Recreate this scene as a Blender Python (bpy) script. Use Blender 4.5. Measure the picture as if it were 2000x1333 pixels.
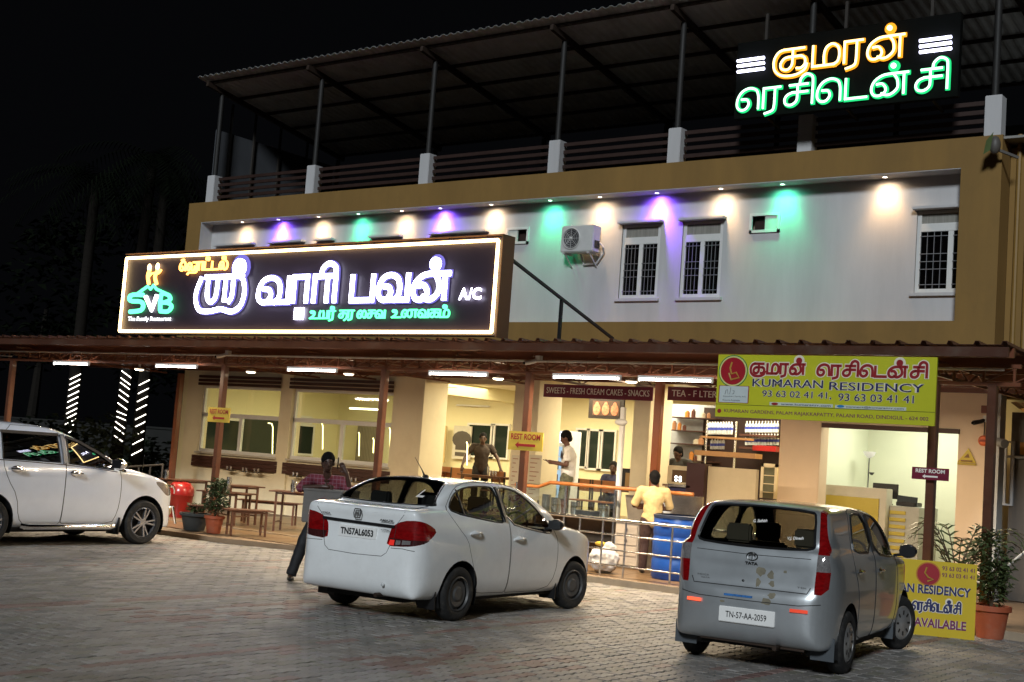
import bpy, bmesh, math, random
import numpy as np
from mathutils import Vector, Matrix
for o in list(bpy.data.objects): bpy.data.objects.remove(o)
S = bpy.context.scene
COL = S.collection
PI = math.pi
rad = math.radians
random.seed(7)
# ---------------------------------------------------------------- camera
FPX, YAW, PITCH, ROLL, CAMZ = 2572.88, 0.64027, 0.0886375, 0.0734996, 1.7665
_cy, _sy = math.cos(YAW), math.sin(YAW)
FWD = Vector((-_sy*math.cos(PITCH), _cy*math.cos(PITCH), math.sin(PITCH)))
_r0 = Vector((_cy, _sy, 0)); _u0 = _r0.cross(FWD)
RGT = _r0*math.cos(ROLL) + _u0*math.sin(ROLL)
UPV = -_r0*math.sin(ROLL) + _u0*math.cos(ROLL)
cam = bpy.data.cameras.new('camera')
cam.sensor_width = 36; cam.lens = FPX/2000*36; cam.clip_end = 500; cam.clip_start = .1
camo = bpy.data.objects.new('camera', cam); COL.objects.link(camo)
camo.matrix_world = Matrix(((RGT.x, UPV.x, -FWD.x, 0), (RGT.y, UPV.y, -FWD.y, 0), (RGT.z, UPV.z, -FWD.z, CAMZ), (0, 0, 0, 1)))
S.camera = camo
# ---------------------------------------------------------------- world, key light, exposure
W = bpy.data.worlds.new('World'); S.world = W; W.use_nodes = True
W.node_tree.nodes['Background'].inputs[0].default_value = (.42, .45, .56, 1)
W.node_tree.nodes['Background'].inputs[1].default_value = .0038
sun = bpy.data.lights.new('yard_light', 'SUN'); sun.energy = 1.9; sun.angle = rad(9); sun.color = (.88, .95, 1.0)
suno = bpy.data.objects.new('yard_light', sun); COL.objects.link(suno)
suno.rotation_euler = Vector((-.36, .90, -.50)).to_track_quat('-Z', 'Y').to_euler()
S.view_settings.view_transform = 'Standard'; S.view_settings.look = 'None'
S.view_settings.exposure = 0; S.view_settings.gamma = 1
S.render.engine = 'CYCLES'
S.cycles.max_bounces = 7; S.cycles.diffuse_bounces = 3; S.cycles.glossy_bounces = 4
S.cycles.transmission_bounces = 6; S.cycles.transparent_max_bounces = 12
S.cycles.sample_clamp_indirect = 4; S.cycles.caustics_reflective = False; S.cycles.caustics_refractive = False
S.cycles.use_denoising = True

def at(px, py, y):
    """photo pixel -> point on the facade-parallel plane at depth y"""
    d = FWD*FPX + RGT*(px-1000) + UPV*(666.5-py)
    t = y/d.y
    return Vector((d.x*t, y, CAMZ+d.z*t))
def atx(px, py, x):
    d = FWD*FPX + RGT*(px-1000) + UPV*(666.5-py)
    t = x/d.x
    return Vector((x, d.y*t, CAMZ+d.z*t))
def atz(px, py, z=0):
    d = FWD*FPX + RGT*(px-1000) + UPV*(666.5-py)
    t = (z-CAMZ)/d.z
    return Vector((d.x*t, d.y*t, z))

# ---------------------------------------------------------------- materials
MATS = {}
def mat(name, col=(.5, .5, .5), rough=.6, metal=0, var=.12, scale=6, bump=0, bscale=60, emit=0, ecol=None,
        coat=0, dirt=None, ior=1.45, spec=None, stretch=None):
    if name in MATS: return MATS[name]
    m = bpy.data.materials.new(name); m.use_nodes = True; MATS[name] = m
    N = m.node_tree.nodes; L = m.node_tree.links; b = N['Principled BSDF']
    b.inputs['Base Color'].default_value = (*col, 1)
    b.inputs['Roughness'].default_value = rough; b.inputs['Metallic'].default_value = metal
    b.inputs['IOR'].default_value = ior
    if spec is not None: b.inputs['Specular IOR Level'].default_value = spec
    if coat: b.inputs['Coat Weight'].default_value = coat; b.inputs['Coat Roughness'].default_value = .04
    tc = N.new('ShaderNodeTexCoord'); src = tc.outputs['Object']
    if stretch:
        mp = N.new('ShaderNodeMapping'); mp.inputs['Scale'].default_value = stretch
        L.new(src, mp.inputs[0]); src = mp.outputs[0]
    if var:
        n = N.new('ShaderNodeTexNoise'); n.inputs['Scale'].default_value = scale; n.inputs['Detail'].default_value = 6
        n.inputs['Roughness'].default_value = .65
        L.new(src, n.inputs['Vector'])
        r = N.new('ShaderNodeMapRange'); r.inputs['From Min'].default_value = .25; r.inputs['From Max'].default_value = .75
        r.inputs['To Min'].default_value = 1-var; r.inputs['To Max'].default_value = 1+var
        L.new(n.outputs[0], r.inputs[0])
        v = N.new('ShaderNodeVectorMath'); v.operation = 'SCALE'; v.inputs[0].default_value = col
        L.new(r.outputs[0], v.inputs['Scale']); out = v.outputs[0]
        if dirt:
            dc, amt, ds = dirt
            n2 = N.new('ShaderNodeTexNoise'); n2.inputs['Scale'].default_value = ds; n2.inputs['Detail'].default_value = 8
            n2.inputs['Roughness'].default_value = .7
            L.new(tc.outputs['Object'], n2.inputs['Vector'])
            r2 = N.new('ShaderNodeMapRange'); r2.inputs['From Min'].default_value = .5; r2.inputs['From Max'].default_value = .72
            r2.inputs['To Max'].default_value = amt; L.new(n2.outputs[0], r2.inputs[0])
            mx = N.new('ShaderNodeMix'); mx.data_type = 'RGBA'
            L.new(r2.outputs[0], mx.inputs[0]); L.new(out, mx.inputs[6]); mx.inputs[7].default_value = (*dc, 1)
            out = mx.outputs[2]
        L.new(out, b.inputs['Base Color'])
        r3 = N.new('ShaderNodeMapRange'); r3.inputs['To Min'].default_value = rough*.8; r3.inputs['To Max'].default_value = min(1, rough*1.25)
        L.new(n.outputs[0], r3.inputs[0]); L.new(r3.outputs[0], b.inputs['Roughness'])
    if bump:
        n3 = N.new('ShaderNodeTexNoise'); n3.inputs['Scale'].default_value = bscale; n3.inputs['Detail'].default_value = 4
        L.new(src, n3.inputs['Vector'])
        bp = N.new('ShaderNodeBump'); bp.inputs['Strength'].default_value = bump; bp.inputs['Distance'].default_value = .01
        L.new(n3.outputs[0], bp.inputs['Height']); L.new(bp.outputs[0], b.inputs['Normal'])
    if emit:
        b.inputs['Emission Color'].default_value = (*(ecol or col), 1); b.inputs['Emission Strength'].default_value = emit
    return m
def glass(name, tint=(.8, .8, .8), refl=.06, rough=.02):
    if name in MATS: return MATS[name]
    m = bpy.data.materials.new(name); m.use_nodes = True; MATS[name] = m
    N = m.node_tree.nodes; L = m.node_tree.links; N.clear()
    o = N.new('ShaderNodeOutputMaterial'); t = N.new('ShaderNodeBsdfTransparent'); t.inputs[0].default_value = (*tint, 1)
    g = N.new('ShaderNodeBsdfGlossy'); g.inputs['Roughness'].default_value = rough; g.inputs[0].default_value = (1, 1, 1, 1)
    f = N.new('ShaderNodeLayerWeight'); f.inputs[0].default_value = .5
    pw = N.new('ShaderNodeMath'); pw.operation = 'POWER'; pw.inputs[1].default_value = 5
    a = N.new('ShaderNodeMath'); a.operation = 'MULTIPLY_ADD'; a.inputs[1].default_value = 1-refl; a.inputs[2].default_value = refl; a.use_clamp = True
    x = N.new('ShaderNodeMixShader')
    L.new(f.outputs['Facing'], pw.inputs[0]); L.new(pw.outputs[0], a.inputs[0]); L.new(a.outputs[0], x.inputs[0]); L.new(t.outputs[0], x.inputs[1]); L.new(g.outputs[0], x.inputs[2])
    L.new(x.outputs[0], o.inputs[0])
    return m
def lit(name, col, strength):
    if name in MATS: return MATS[name]
    m = bpy.data.materials.new(name); m.use_nodes = True; MATS[name] = m
    N = m.node_tree.nodes; L = m.node_tree.links; N.clear()
    o = N.new('ShaderNodeOutputMaterial'); e = N.new('ShaderNodeEmission')
    e.inputs[0].default_value = (*col, 1); e.inputs[1].default_value = strength
    L.new(e.outputs[0], o.inputs[0]); return m

# ---------------------------------------------------------------- objects
TM = {}
ORD = ['first', 'second', 'third', 'fourth', 'fifth', 'sixth', 'seventh', 'eighth', 'ninth', 'tenth', 'eleventh', 'twelfth', 'thirteenth']
def tag(o, label=None, cat=None, group=None, kind=None):
    if label: o['label'] = label
    if cat: o['category'] = cat
    if group: o['group'] = group
    if kind: o['kind'] = kind
    return o
def thing(name, label, cat, loc=(0, 0, 0), rz=0, group=None):
    o = bpy.data.objects.new(name, None); COL.objects.link(o); o.empty_display_size = .1
    o.location = loc; o.rotation_euler = (0, 0, rz)
    TM[o.name] = Matrix.Translation(Vector(loc)) @ Matrix.Rotation(rz, 4, 'Z')
    return tag(o, label, cat, group)
def struct(o): o['kind'] = 'structure'; return o
class MB:
    def __init__(s): s.v = []; s.f = []
    def add(s, vs, fs):
        n = len(s.v); s.v += [tuple(v) for v in vs]; s.f += [tuple(i+n for i in f) for f in fs]; return s
    def box(s, x0, x1, y0, y1, z0, z1):
        return s.add([(x0, y0, z0), (x1, y0, z0), (x1, y1, z0), (x0, y1, z0), (x0, y0, z1), (x1, y0, z1), (x1, y1, z1), (x0, y1, z1)],
                     [(0, 3, 2, 1), (4, 5, 6, 7), (0, 1, 5, 4), (1, 2, 6, 5), (2, 3, 7, 6), (3, 0, 4, 7)])
    def bar(s, a, b, w, h=None, up=(0, 0, 1)):
        h = h or w; a = Vector(a); b = Vector(b); d = (b-a).normalized(); u = Vector(up)
        if abs(d.dot(u)) > .95: u = Vector((0, 1, 0))
        r = d.cross(u).normalized()*w/2; t = r.cross(d).normalized()*h/2
        return s.add([a-r-t, a+r-t, a+r+t, a-r+t, b-r-t, b+r-t, b+r+t, b-r+t],
                     [(0, 1, 2, 3), (7, 6, 5, 4), (0, 4, 5, 1), (1, 5, 6, 2), (2, 6, 7, 3), (3, 7, 4, 0)])
    def tube(s, pts, r, n=8, caps=True):
        pts = [Vector(p) for p in pts]; rs = r if isinstance(r, (list, tuple)) else [r]*len(pts)
        vs = []; prev = None
        for i, p in enumerate(pts):
            d = (pts[min(i+1, len(pts)-1)]-pts[max(i-1, 0)])
            if d.length < 1e-9: d = Vector((0, 0, 1))
            d.normalize()
            if prev is None:
                prev = d.orthogonal().normalized()
            u = (prev-d*prev.dot(d))
            if u.length < 1e-6: u = d.orthogonal()
            u.normalize(); w = d.cross(u); prev = u
            vs += [p+(u*math.cos(2*PI*k/n)+w*math.sin(2*PI*k/n))*rs[i] for k in range(n)]
        fs = [(i*n+k, i*n+(k+1) % n, (i+1)*n+(k+1) % n, (i+1)*n+k) for i in range(len(pts)-1) for k in range(n)]
        if caps: fs += [tuple(range(n-1, -1, -1)), tuple((len(pts)-1)*n+k for k in range(n))]
        return s.add(vs, fs)
    def cyl(s, c, r, z0, z1, n=20, r1=None):
        return s.tube([(c[0], c[1], z0), (c[0], c[1], z1)], [r, r if r1 is None else r1], n)
    def lathe(s, c, prof, n=24, axis='z', cap=False):
        vs = []
        for (r, h) in prof:
            for k in range(n):
                a = 2*PI*k/n; x, y = r*math.cos(a), r*math.sin(a)
                vs.append((c[0]+x, c[1]+y, c[2]+h) if axis == 'z' else ((c[0]+x, c[1]+h, c[2]+y) if axis == 'y' else (c[0]+h, c[1]+x, c[2]+y)))
        m = len(prof)
        fs = [(i*n+k, i*n+(k+1) % n, (i+1)*n+(k+1) % n, (i+1)*n+k) for i in range(m-1) for k in range(n)]
        if cap: fs += [tuple(range(n-1, -1, -1)), tuple((m-1)*n+k for k in range(n))]
        return s.add(vs, fs)
    def prism(s, poly, f0, f1):
        """poly 2D; f0,f1 map (a,b)->3D for the two ends"""
        n = len(poly); vs = [f0(*q) for q in poly]+[f1(*q) for q in poly]
        return s.add(vs, [tuple(range(n-1, -1, -1)), tuple(range(n, 2*n))]+[(i, (i+1) % n, n+(i+1) % n, n+i) for i in range(n)])
    def xz(s, poly, y0, y1): return s.prism(poly, lambda a, b: (a, y0, b), lambda a, b: (a, y1, b))
    def yz(s, poly, x0, x1): return s.prism(poly, lambda a, b: (x0, a, b), lambda a, b: (x1, a, b))
    def xy(s, poly, z0, z1): return s.prism(poly, lambda a, b: (a, b, z0), lambda a, b: (a, b, z1))
    def ball(s, c, r, n=10, m=7):
        rx, ry, rz = r if isinstance(r, (tuple, list)) else (r, r, r)
        vs = [(c[0], c[1], c[2]-rz)]
        for i in range(1, m):
            t = PI*i/m-PI/2
            vs += [(c[0]+rx*math.cos(t)*math.cos(2*PI*k/n), c[1]+ry*math.cos(t)*math.sin(2*PI*k/n), c[2]+rz*math.sin(t)) for k in range(n)]
        vs.append((c[0], c[1], c[2]+rz)); L = len(vs)-1
        fs = [(0, 1+(k+1) % n, 1+k) for k in range(n)]
        fs += [(1+i*n+k, 1+i*n+(k+1) % n, 1+(i+1)*n+(k+1) % n, 1+(i+1)*n+k) for i in range(m-2) for k in range(n)]
        fs += [(L, 1+(m-2)*n+k, 1+(m-2)*n+(k+1) % n) for k in range(n)]
        return s.add(vs, fs)
    def build(s, name, m, parent=None, world=True, bevel=0, smooth=False, label=None, kind=None, fix=True):
        me = bpy.data.meshes.new(name); vs = s.v
        if parent is not None and world:
            Mi = TM[parent.name].inverted(); vs = [tuple(Mi @ Vector(v)) for v in vs]
        me.from_pydata(vs, [], s.f)
        if m is not None: me.materials.append(m)
        if fix:
            b = bmesh.new(); b.from_mesh(me); bmesh.ops.recalc_face_normals(b, faces=b.faces)
            if bevel: bmesh.ops.bevel(b, geom=[e for e in b.edges if len(e.link_faces) == 2 and e.calc_face_angle(0) > .6], offset=bevel, segments=2, affect='EDGES', clamp_overlap=True)
            b.to_mesh(me); b.free()
        if smooth:
            me.polygons.foreach_set('use_smooth', [True]*len(me.polygons))
            me.set_sharp_from_angle(angle=rad(40))
        o = bpy.data.objects.new(name, me); COL.objects.link(o)
        if parent is not None:
            o.parent = parent
            TM[o.name] = TM[parent.name]
        else: TM[o.name] = Matrix.Identity(4)
        if label: o['label'] = label
        if kind: o['kind'] = kind
        return o
def copy_tree(o, parent=None):
    c = o.copy(); COL.objects.link(c)
    if parent is not None: c.parent = parent
    for ch in list(o.children): copy_tree(ch, c)
    return c
def area(name, loc, sx, sy, power, col, direction=(0, 0, -1), spread=180):
    l = bpy.data.lights.new(name, 'AREA'); l.shape = 'RECTANGLE'; l.size = sx; l.size_y = sy; l.energy = power; l.color = col
    l.spread = rad(spread)
    o = bpy.data.objects.new(name, l); COL.objects.link(o); o.location = loc
    o.rotation_euler = Vector(direction).to_track_quat('-Z', 'Y').to_euler(); return o
def text(body, p0, p1, m, parent, name='lettering', depth=.004, bold=.0, ux=None, uz=None, world=True):
    """Latin text filling the box from p0 (lower left) to p1 (upper right), built as flat raised characters"""
    cu = bpy.data.curves.new('t', 'FONT'); cu.body = body; cu.size = 1; cu.extrude = 0; cu.offset = bold if bold > .021 else 0; cu.resolution_u = 3
    to = bpy.data.objects.new('t', cu); COL.objects.link(to)
    dg = bpy.context.evaluated_depsgraph_get(); dg.update()
    me = bpy.data.meshes.new_from_object(to.evaluated_get(dg)); bpy.data.objects.remove(to)
    V = [v.co.copy() for v in me.vertices]; F = [tuple(p.vertices) for p in me.polygons]; bpy.data.meshes.remove(me)
    x0 = min(v.x for v in V); x1 = max(v.x for v in V); y0 = min(v.y for v in V); y1 = max(v.y for v in V)
    p0 = Vector(p0); p1 = Vector(p1); ux = Vector(ux or (1, 0, 0)); uz = Vector(uz or (0, 0, 1)); nn = ux.cross(uz)
    w = (p1-p0).dot(ux); h = (p1-p0).dot(uz)
    mb = MB(); sh = bold*.9*w/(x1-x0) if bold <= .021 else 0
    for i_, s_ in enumerate((0,) if not sh else (-sh, 0, sh)):
        mb.add([p0+ux*((v.x-x0)/(x1-x0)*w+s_)+uz*((v.y-y0)/(y1-y0)*h)+nn*(depth+.0004*i_) for v in V], F)
    return mb.build(name, m, parent, world=world, fix=False)

# ---------------------------------------------------------------- stroke alphabet for the Tamil lettering
def arc(cx, cy, rx, ry, a0, a1, n=10):
    return [(cx+rx*math.cos(rad(a0+(a1-a0)*i/n)), cy+ry*math.sin(rad(a0+(a1-a0)*i/n))) for i in range(n+1)]
def sm(pts, n=5):
    """Catmull-Rom through the points"""
    P = [pts[0]]+list(pts)+[pts[-1]]; out = []
    for i in range(1, len(P)-2):
        for k in range(n):
            t = k/n; a, b, c, d = P[i-1], P[i], P[i+1], P[i+2]
            out.append(tuple(.5*((2*b[j])+(-a[j]+c[j])*t+(2*a[j]-5*b[j]+4*c[j]-d[j])*t*t+(-a[j]+3*b[j]-3*c[j]+d[j])*t**3) for j in (0, 1)))
    out.append(tuple(pts[-1])); return out
RA = [[(0, 0), (0, 1), (.68, 1)], sm([(.46, 1), (.46, .5), (.45, .05), (.38, -.18), (.08, -.3)])]
KA = [[(.12, 1), (.95, 1)], sm([(.5, 1), (.5, .6), (.48, .2), (.3, 0), (.08, .08), (.03, .32), (.16, .56), (.34, .62)]), [(.3, .62), (.85, .62)],
      sm([(.8, .62), (.98, .5), (1., .2), (.85, .02), (.68, .03)])]
CHA = [[(.2, 1), (.92, 1)], sm([(.52, 1), (.52, .6), (.5, .2), (.3, 0), (.08, .06), (.02, .3), (.12, .52), (.32, .62)]), [(.3, .62), (.92, .62)]]
HOOK = [sm([(-.4, 1), (-.36, 1.3), (-.15, 1.5), (.08, 1.36), (.12, 1.05), (.12, .5), (.12, 0)])]
NNA = [sm([(1.35, 1), (.75, 1), (.4, .95), (.12, .7), (.02, .35), (.1, .06), (.3, -.02), (.5, .1), (.55, .32), (.42, .55), (.22, .55)]),
       sm([(.4, .08), (.6, -.02), (.8, .05), (.98, .3), (.96, .7), (.82, .98)]), [(1.2, 1), (1.2, 0)]]
def dot(x): return [[('dot', x, 1.38)]]
VA = [sm([(.22, .55), (.42, .5), (.5, .28), (.38, .04), (.18, 0), (.02, .2), (.04, .6), (.2, .9), (.48, 1.), (.75, .85), (.84, .5), (.8, .15), (.66, 0)]), [(.25, 0), (1.15, 0), (1.15, 1)]]
PRE = [sm([(.2, .55), (.42, .52), (.5, .28), (.38, .04), (.18, 0), (.02, .2), (.03, .6), (.2, .95), (.5, 1.1), (.78, .98), (.88, .7), (.9, .35), (.9, 0)])]
MA = [[(0, 1), (0, 0), (.85, 0)], sm([(.46, 0), (.44, .5), (.52, .85), (.74, 1), (.97, .82), (1.03, .45), (.97, .12), (.8, 0)])]
G = {
 'ra': (.85, RA), 'ku': (1.3, KA+[sm([(.12, 1), (-.08, .9), (-.24, .55), (-.2, .05), (.1, -.26), (.6, -.3), (.98, -.1), (1.08, .2)])]),
 'ma': (1.22, MA), 'mp': (1.22, MA+dot(.5)), 'np': (1.62, NNA+dot(.8)), 'e': (1.1, PRE),
 'si': (1.3, CHA+[[(x+1.0, y) for x, y in HOOK[0]]]), 'da': (.95, [[(0, 1), (0, 0), (.8, 0)]]),
 'va': (1.35, VA), 'aa': (.75, [[(0, 0), (0, 1), (.48, 1), (.48, 0)]]), 'ri': (.95, RA+[[(x+.62, y) for x, y in HOOK[0]]]),
 'pa': (1.08, [[(0, 1), (0, 0), (.85, 0), (.85, 1)]]), 'rp': (.85, RA+dot(.35)), 'tp': (.95, [[(0, 1), (0, 0), (.8, 0)]]+dot(.35)),
 'ya': (1.15, [[(0.05, 0), (.95, 0), (.95, 1)], sm([(.08, 0), (-.02, .3), (.02, .75), (.1, 1)]), sm([(.42, 1), (.5, .6), (.45, 0)])]),
 'u': (1.2, [sm([(.3, .7), (.15, .75), (.1, .9), (.25, 1), (.5, .9), (.55, .6), (.4, .3), (.05, 0)]), [(.05, 0), (1.05, 0)]]),
 'tha': (1.15, KA[:3]+[sm([(.8, .62), (1.0, .45), (.98, 0), (.7, -.32)])]), 'ca': (1.1, CHA),
 'ka': (1.15, KA), 'ai': (1.3, [sm([(.2, .5), (.4, .5), (.5, .25), (.35, 0), (.1, .05), (.0, .4), (.15, .85), (.4, 1), (.58, .8), (.6, .3)]), sm([(.6, .3), (.65, .8), (.9, 1), (1.1, .7), (1.1, .2), (.95, 0), (.8, .1)])]),
 'Na': (1.95, [sm([(.4, .5), (.5, .25), (.3, 0), (.05, .2), (.05, .7), (.3, 1), (.6, .8), (.62, .3)]), sm([(.62, .3), (.65, .8), (.9, 1), (1.15, .8), (1.15, .2), (.95, 0), (.75, .15)]), [(1.0, 1), (1.75, 1)], [(1.6, 1), (1.6, 0)]]),
 'lp': (1.15, [sm([(.2, .5), (.4, .3), (.2, 0), (.0, .3), (.15, .85), (.42, .9), (.5, .5), (.55, 0), (.85, 0), (1., .4), (.95, .8), (.8, 1)])]+dot(.5)),
 'ha': (1.5, [sm([(.2, .5), (.4, .3), (.2, 0), (.0, .3), (.15, .85), (.42, .9), (.55, .5), (.6, .05), (.9, 0), (1.0, .5)]), [(.8, 1), (1.4, 1)], sm([(1.25, 1), (1.25, 0), (1.1, -.3), (.3, -.3), (.1, -.5)])]),
 'oo': (1.0, [sm([(.35, .5), (.5, .25), (.3, 0), (.05, .2), (.05, .7), (.3, 1.1), (.6, 1.1), (.75, .6), (.75, 0)]), sm([(.3, 1.1), (.2, 1.35), (.45, 1.4)])]),
 'sri': (2.5, [[(-.05, 1), (.95, 1)], sm([(.1, 1), (.1, .3), (.3, .05), (.55, .2), (.62, .6), (.62, 1)]), [(1.05, .1), (1.05, 1), (1.95, 1)],
               sm([(1.45, 1), (1.45, .3), (1.3, .05)]), sm([(1.6, 1), (1.55, 1.2), (1.7, 1.3)]), [('ball', 1.72, 1.32)],
               sm([(-.3, .95), (-.5, .5), (-.5, .1), (-.25, -.25), (.3, -.3), (.9, -.22), (1.5, -.32), (1.95, -.1), (2.1, .4), (1.98, .85), (1.8, 1)])]),
 'ri2': (.95, [[(0, 0), (0, 1), (.68, 1)], [(.46, 1), (.46, 0)]]+[[(x+.62, y) for x, y in HOOK[0]]]), ' ': (.7, []),
}
def tamil(word, p0, width, xh, m, parent, w=.14, world=True, depth=.03, name='letter', ux=(1, 0, 0), uz=(0, 0, 1), slant=0, merge=False, lift=0, asc=1):
    """word = list of glyph keys, laid from p0 (baseline left) over `width`, x-height xh; one raised letter per glyph"""
    p0 = Vector(p0); ux = Vector(ux); uz = Vector(uz); nn = ux.cross(uz)
    tot = sum(G[k][0] for k in word); sx = width/tot; x = 0; objs = []; mb = MB()
    for k in word:
        adv, st = G[k]
        if not merge: mb = MB()
        for s_ in st:
            if s_[0][0] in ('dot', 'ball'):
                q = s_[0]; r = w*(1.25 if q[0] == 'dot' else 1.9)
                c = p0+ux*((x+q[1])*sx+slant*q[2]*xh)+uz*(q[2]*xh)
                mb.prism([(math.cos(2*PI*i/14)*r, math.sin(2*PI*i/14)*r) for i in range(14)], lambda a, b: c+ux*a+uz*b+nn*lift, lambda a, b: c+ux*a+uz*b+nn*(lift+depth))
                continue
            pts = [p0+ux*((x+a)*sx+slant*b*xh)+uz*(b*xh) for a, b in s_]
            # flattened round tube
            n = 8; vs = []; P = []
            for i, p in enumerate(pts):
                if i == 0 or (p-P[-1]).length > w*.06: P.append(p)
            if len(P) < 2: continue
            for i, p in enumerate(P):
                a = P[max(i-1, 0)]; b = P[min(i+1, len(P)-1)]
                d1 = (p-a).normalized() if i > 0 else (b-p).normalized(); d2 = (b-p).normalized() if i < len(P)-1 else d1
                d = (d1+d2); d = d.normalized() if d.length > 1e-6 else d1
                side = d.cross(nn).normalized(); k2 = 1/max(.5, side.dot(d1.cross(nn).normalized()))
                pe = p-d*w*.3 if i == 0 else (p+d*w*.3 if i == len(P)-1 else p)
                for j in range(n):
                    t = 2*PI*j/n+PI/8
                    vs.append(pe+side*(math.cos(t)*w/2*1.08*k2)+nn*(lift+depth/2+math.sin(t)*depth/2))
            L_ = len(P)
            mb.add(vs, [(i*n+j, i*n+(j+1) % n, (i+1)*n+(j+1) % n, (i+1)*n+j) for i in range(L_-1) for j in range(n)]+[tuple(range(n-1, -1, -1)), tuple((L_-1)*n+j for j in range(n))])
        x += adv
        if not merge and mb.v: objs.append(mb.build(name, m, parent))
    if merge: objs.append(mb.build(name, m, parent))
    return objs
# ================================================================ GROUND
def paver_mat(name, col):
    m = mat(name, col, .55, var=.18, scale=9, bump=.35, bscale=90)
    N = m.node_tree.nodes; L = m.node_tree.links
    g = N.new('ShaderNodeNewGeometry')
    for n in N:
        if n.type == 'TEX_NOISE': L.new(g.outputs['Position'], n.inputs['Vector'])
    # dusty stains laid over the stones
    b = N['Principled BSDF']; src = b.inputs['Base Color'].links[0].from_socket
    n = N.new('ShaderNodeTexNoise'); n.inputs['Scale'].default_value = .9; n.inputs['Detail'].default_value = 7; n.inputs['Roughness'].default_value = .7
    L.new(g.outputs['Position'], n.inputs['Vector'])
    r = N.new('ShaderNodeMapRange'); r.inputs[1].default_value = .45; r.inputs[2].default_value = .72; r.inputs[4].default_value = .3
    L.new(n.outputs[0], r.inputs[0])
    x = N.new('ShaderNodeMix'); x.data_type = 'RGBA'; L.new(r.outputs[0], x.inputs[0]); L.new(src, x.inputs[6]); x.inputs[7].default_value = (.22, .20, .17, 1)
    n5 = N.new('ShaderNodeTexNoise'); n5.inputs['Scale'].default_value = .55; n5.inputs['Detail'].default_value = 5; L.new(g.outputs['Position'], n5.inputs['Vector'])
    r5 = N.new('ShaderNodeMapRange'); r5.inputs[1].default_value = .60; r5.inputs[2].default_value = .70; r5.inputs[4].default_value = .6; L.new(n5.outputs[0], r5.inputs[0])
    x5 = N.new('ShaderNodeMix'); x5.data_type = 'RGBA'; L.new(r5.outputs[0], x5.inputs[0]); L.new(x.outputs[2], x5.inputs[6]); x5.inputs[7].default_value = (.085, .075, .06, 1)
    L.new(x5.outputs[2], b.inputs['Base Color'])
    return m
PM = [paver_mat('paver_grey', (.255, .238, .222)), paver_mat('paver_pale', (.315, .297, .28)), paver_mat('paver_dark', (.19, .185, .175)),
      paver_mat('paver_olive', (.235, .225, .185)), paver_mat('paver_red', (.21, .13, .115)), paver_mat('paver_red_pale', (.27, .19, .17))]
ground = MB().add([(-120, -60, -.06), (80, -60, -.06), (80, 160, -.06), (-120, 160, -.06)], [(0, 1, 2, 3)]).build('ground', mat('sand_bed', (.03, .026, .02), .9, var=.3, scale=2))
struct(ground); tag(ground, 'forecourt ground paved with interlocking grey and red stones')
PL, PW, PA = .25, .125, .011
def paver_shape(gap=.0055):
    ys = [0, PL/8, 3*PL/8, 5*PL/8, 7*PL/8, PL]; xo = [0, PA, -PA, PA, -PA, 0]
    hi = PW/2-gap
    pts = [(-hi+xo[i], min(max(ys[i], gap), PL-gap)-PL/2) for i in range(6)]
    pts = pts[::-1]+[(hi+xo[i], min(max(ys[i], gap), PL-gap)-PL/2) for i in range(6)]
    return pts
PS = paver_shape(); PSi = [(x*(1-.05/abs(x) * .06) if abs(x) > .02 else x, y*.975) for x, y in PS]
def paver_geo():
    n = len(PS)
    vs = [(x, y, 0.0) for x, y in PSi]+[(x, y, -.0055) for x, y in PS]+[(x, y, -.022) for x, y in PS]
    fs = [tuple(range(n))]+[(i, i+n, (i+1) % n+n, (i+1) % n) for i in range(n)]+[(i+n, i+2*n, (i+1) % n+2*n, (i+1) % n+n) for i in range(n)]
    return np.array(vs), fs
PV, PF = paver_geo()
pm_obj = []
for m in PM:
    me = bpy.data.meshes.new('paver'); me.from_pydata(PV.tolist(), [], PF); me.materials.append(m); pm_obj.append(me)
R_ = random.Random(3)
cells = []
for i in range(int(30/PW)):
    x = -31+i*PW
    for j in range(int(14.5/PL)):
        y = 3.2+j*PL+(PL/2 if i % 2 else 0)
        if y > 16.95: continue
        d = Vector((x, y, -CAMZ)); w = d.dot(FWD)
        if w < 2: continue
        u = 1000+FPX*d.dot(RGT)/w; v = 666.5-FPX*d.dot(UPV)/w
        if -260 < u < 2260 and v < 1560:
            red = any(abs(x-c) < .09 for c in (-5.25, -8.4, -11.45, -14.5, -17.6))
            def inb(a, b, c, e): return a < x < b and c < y < e
            if inb(-10.95, -9.6, 8.1, 11.2) or inb(-7.75, -6.3, 8.2, 10.2): red = red or R_.random() < .5
            q = R_.random()
            k = (4 if q < .65 else 5) if (red and R_.random() < .8) else (0 if q < .5 else 1 if q < .72 else 2 if q < .86 else 3 if q < .975 else 5)
            inside = 0 <= u <= 2000 and v <= 1333
            cells.append((w if inside else w+100, x, y, k))
cells.sort()
bv, bf, bm_ = [], [], []
for n_, (w, x, y, k) in enumerate(cells):
    z = R_.uniform(-.0035, .0025); a = R_.uniform(-.012, .012); tx = R_.uniform(-.022, .022); ty = R_.uniform(-.014, .014)
    if n_ < 300:
        o = bpy.data.objects.new('paver', pm_obj[k]); COL.objects.link(o); o.parent = ground; o.location = (x, y, z); o.rotation_euler = (ty, tx, a)
    else:
        c, s = math.cos(a), math.sin(a); P = PV.copy()
        X = P[:, 0]*c-P[:, 1]*s; Y = P[:, 0]*s+P[:, 1]*c
        Z = P[:, 2]+z+X*tx+Y*ty
        off = len(bv)*len(PV)
        bv.append(np.stack([X+x, Y+y, Z], 1)); bf += [tuple(i+off for i in f) for f in PF]; bm_ += [k]*len(PF)
me = bpy.data.meshes.new('paving'); me.from_pydata(np.concatenate(bv).tolist(), [], bf)
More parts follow.
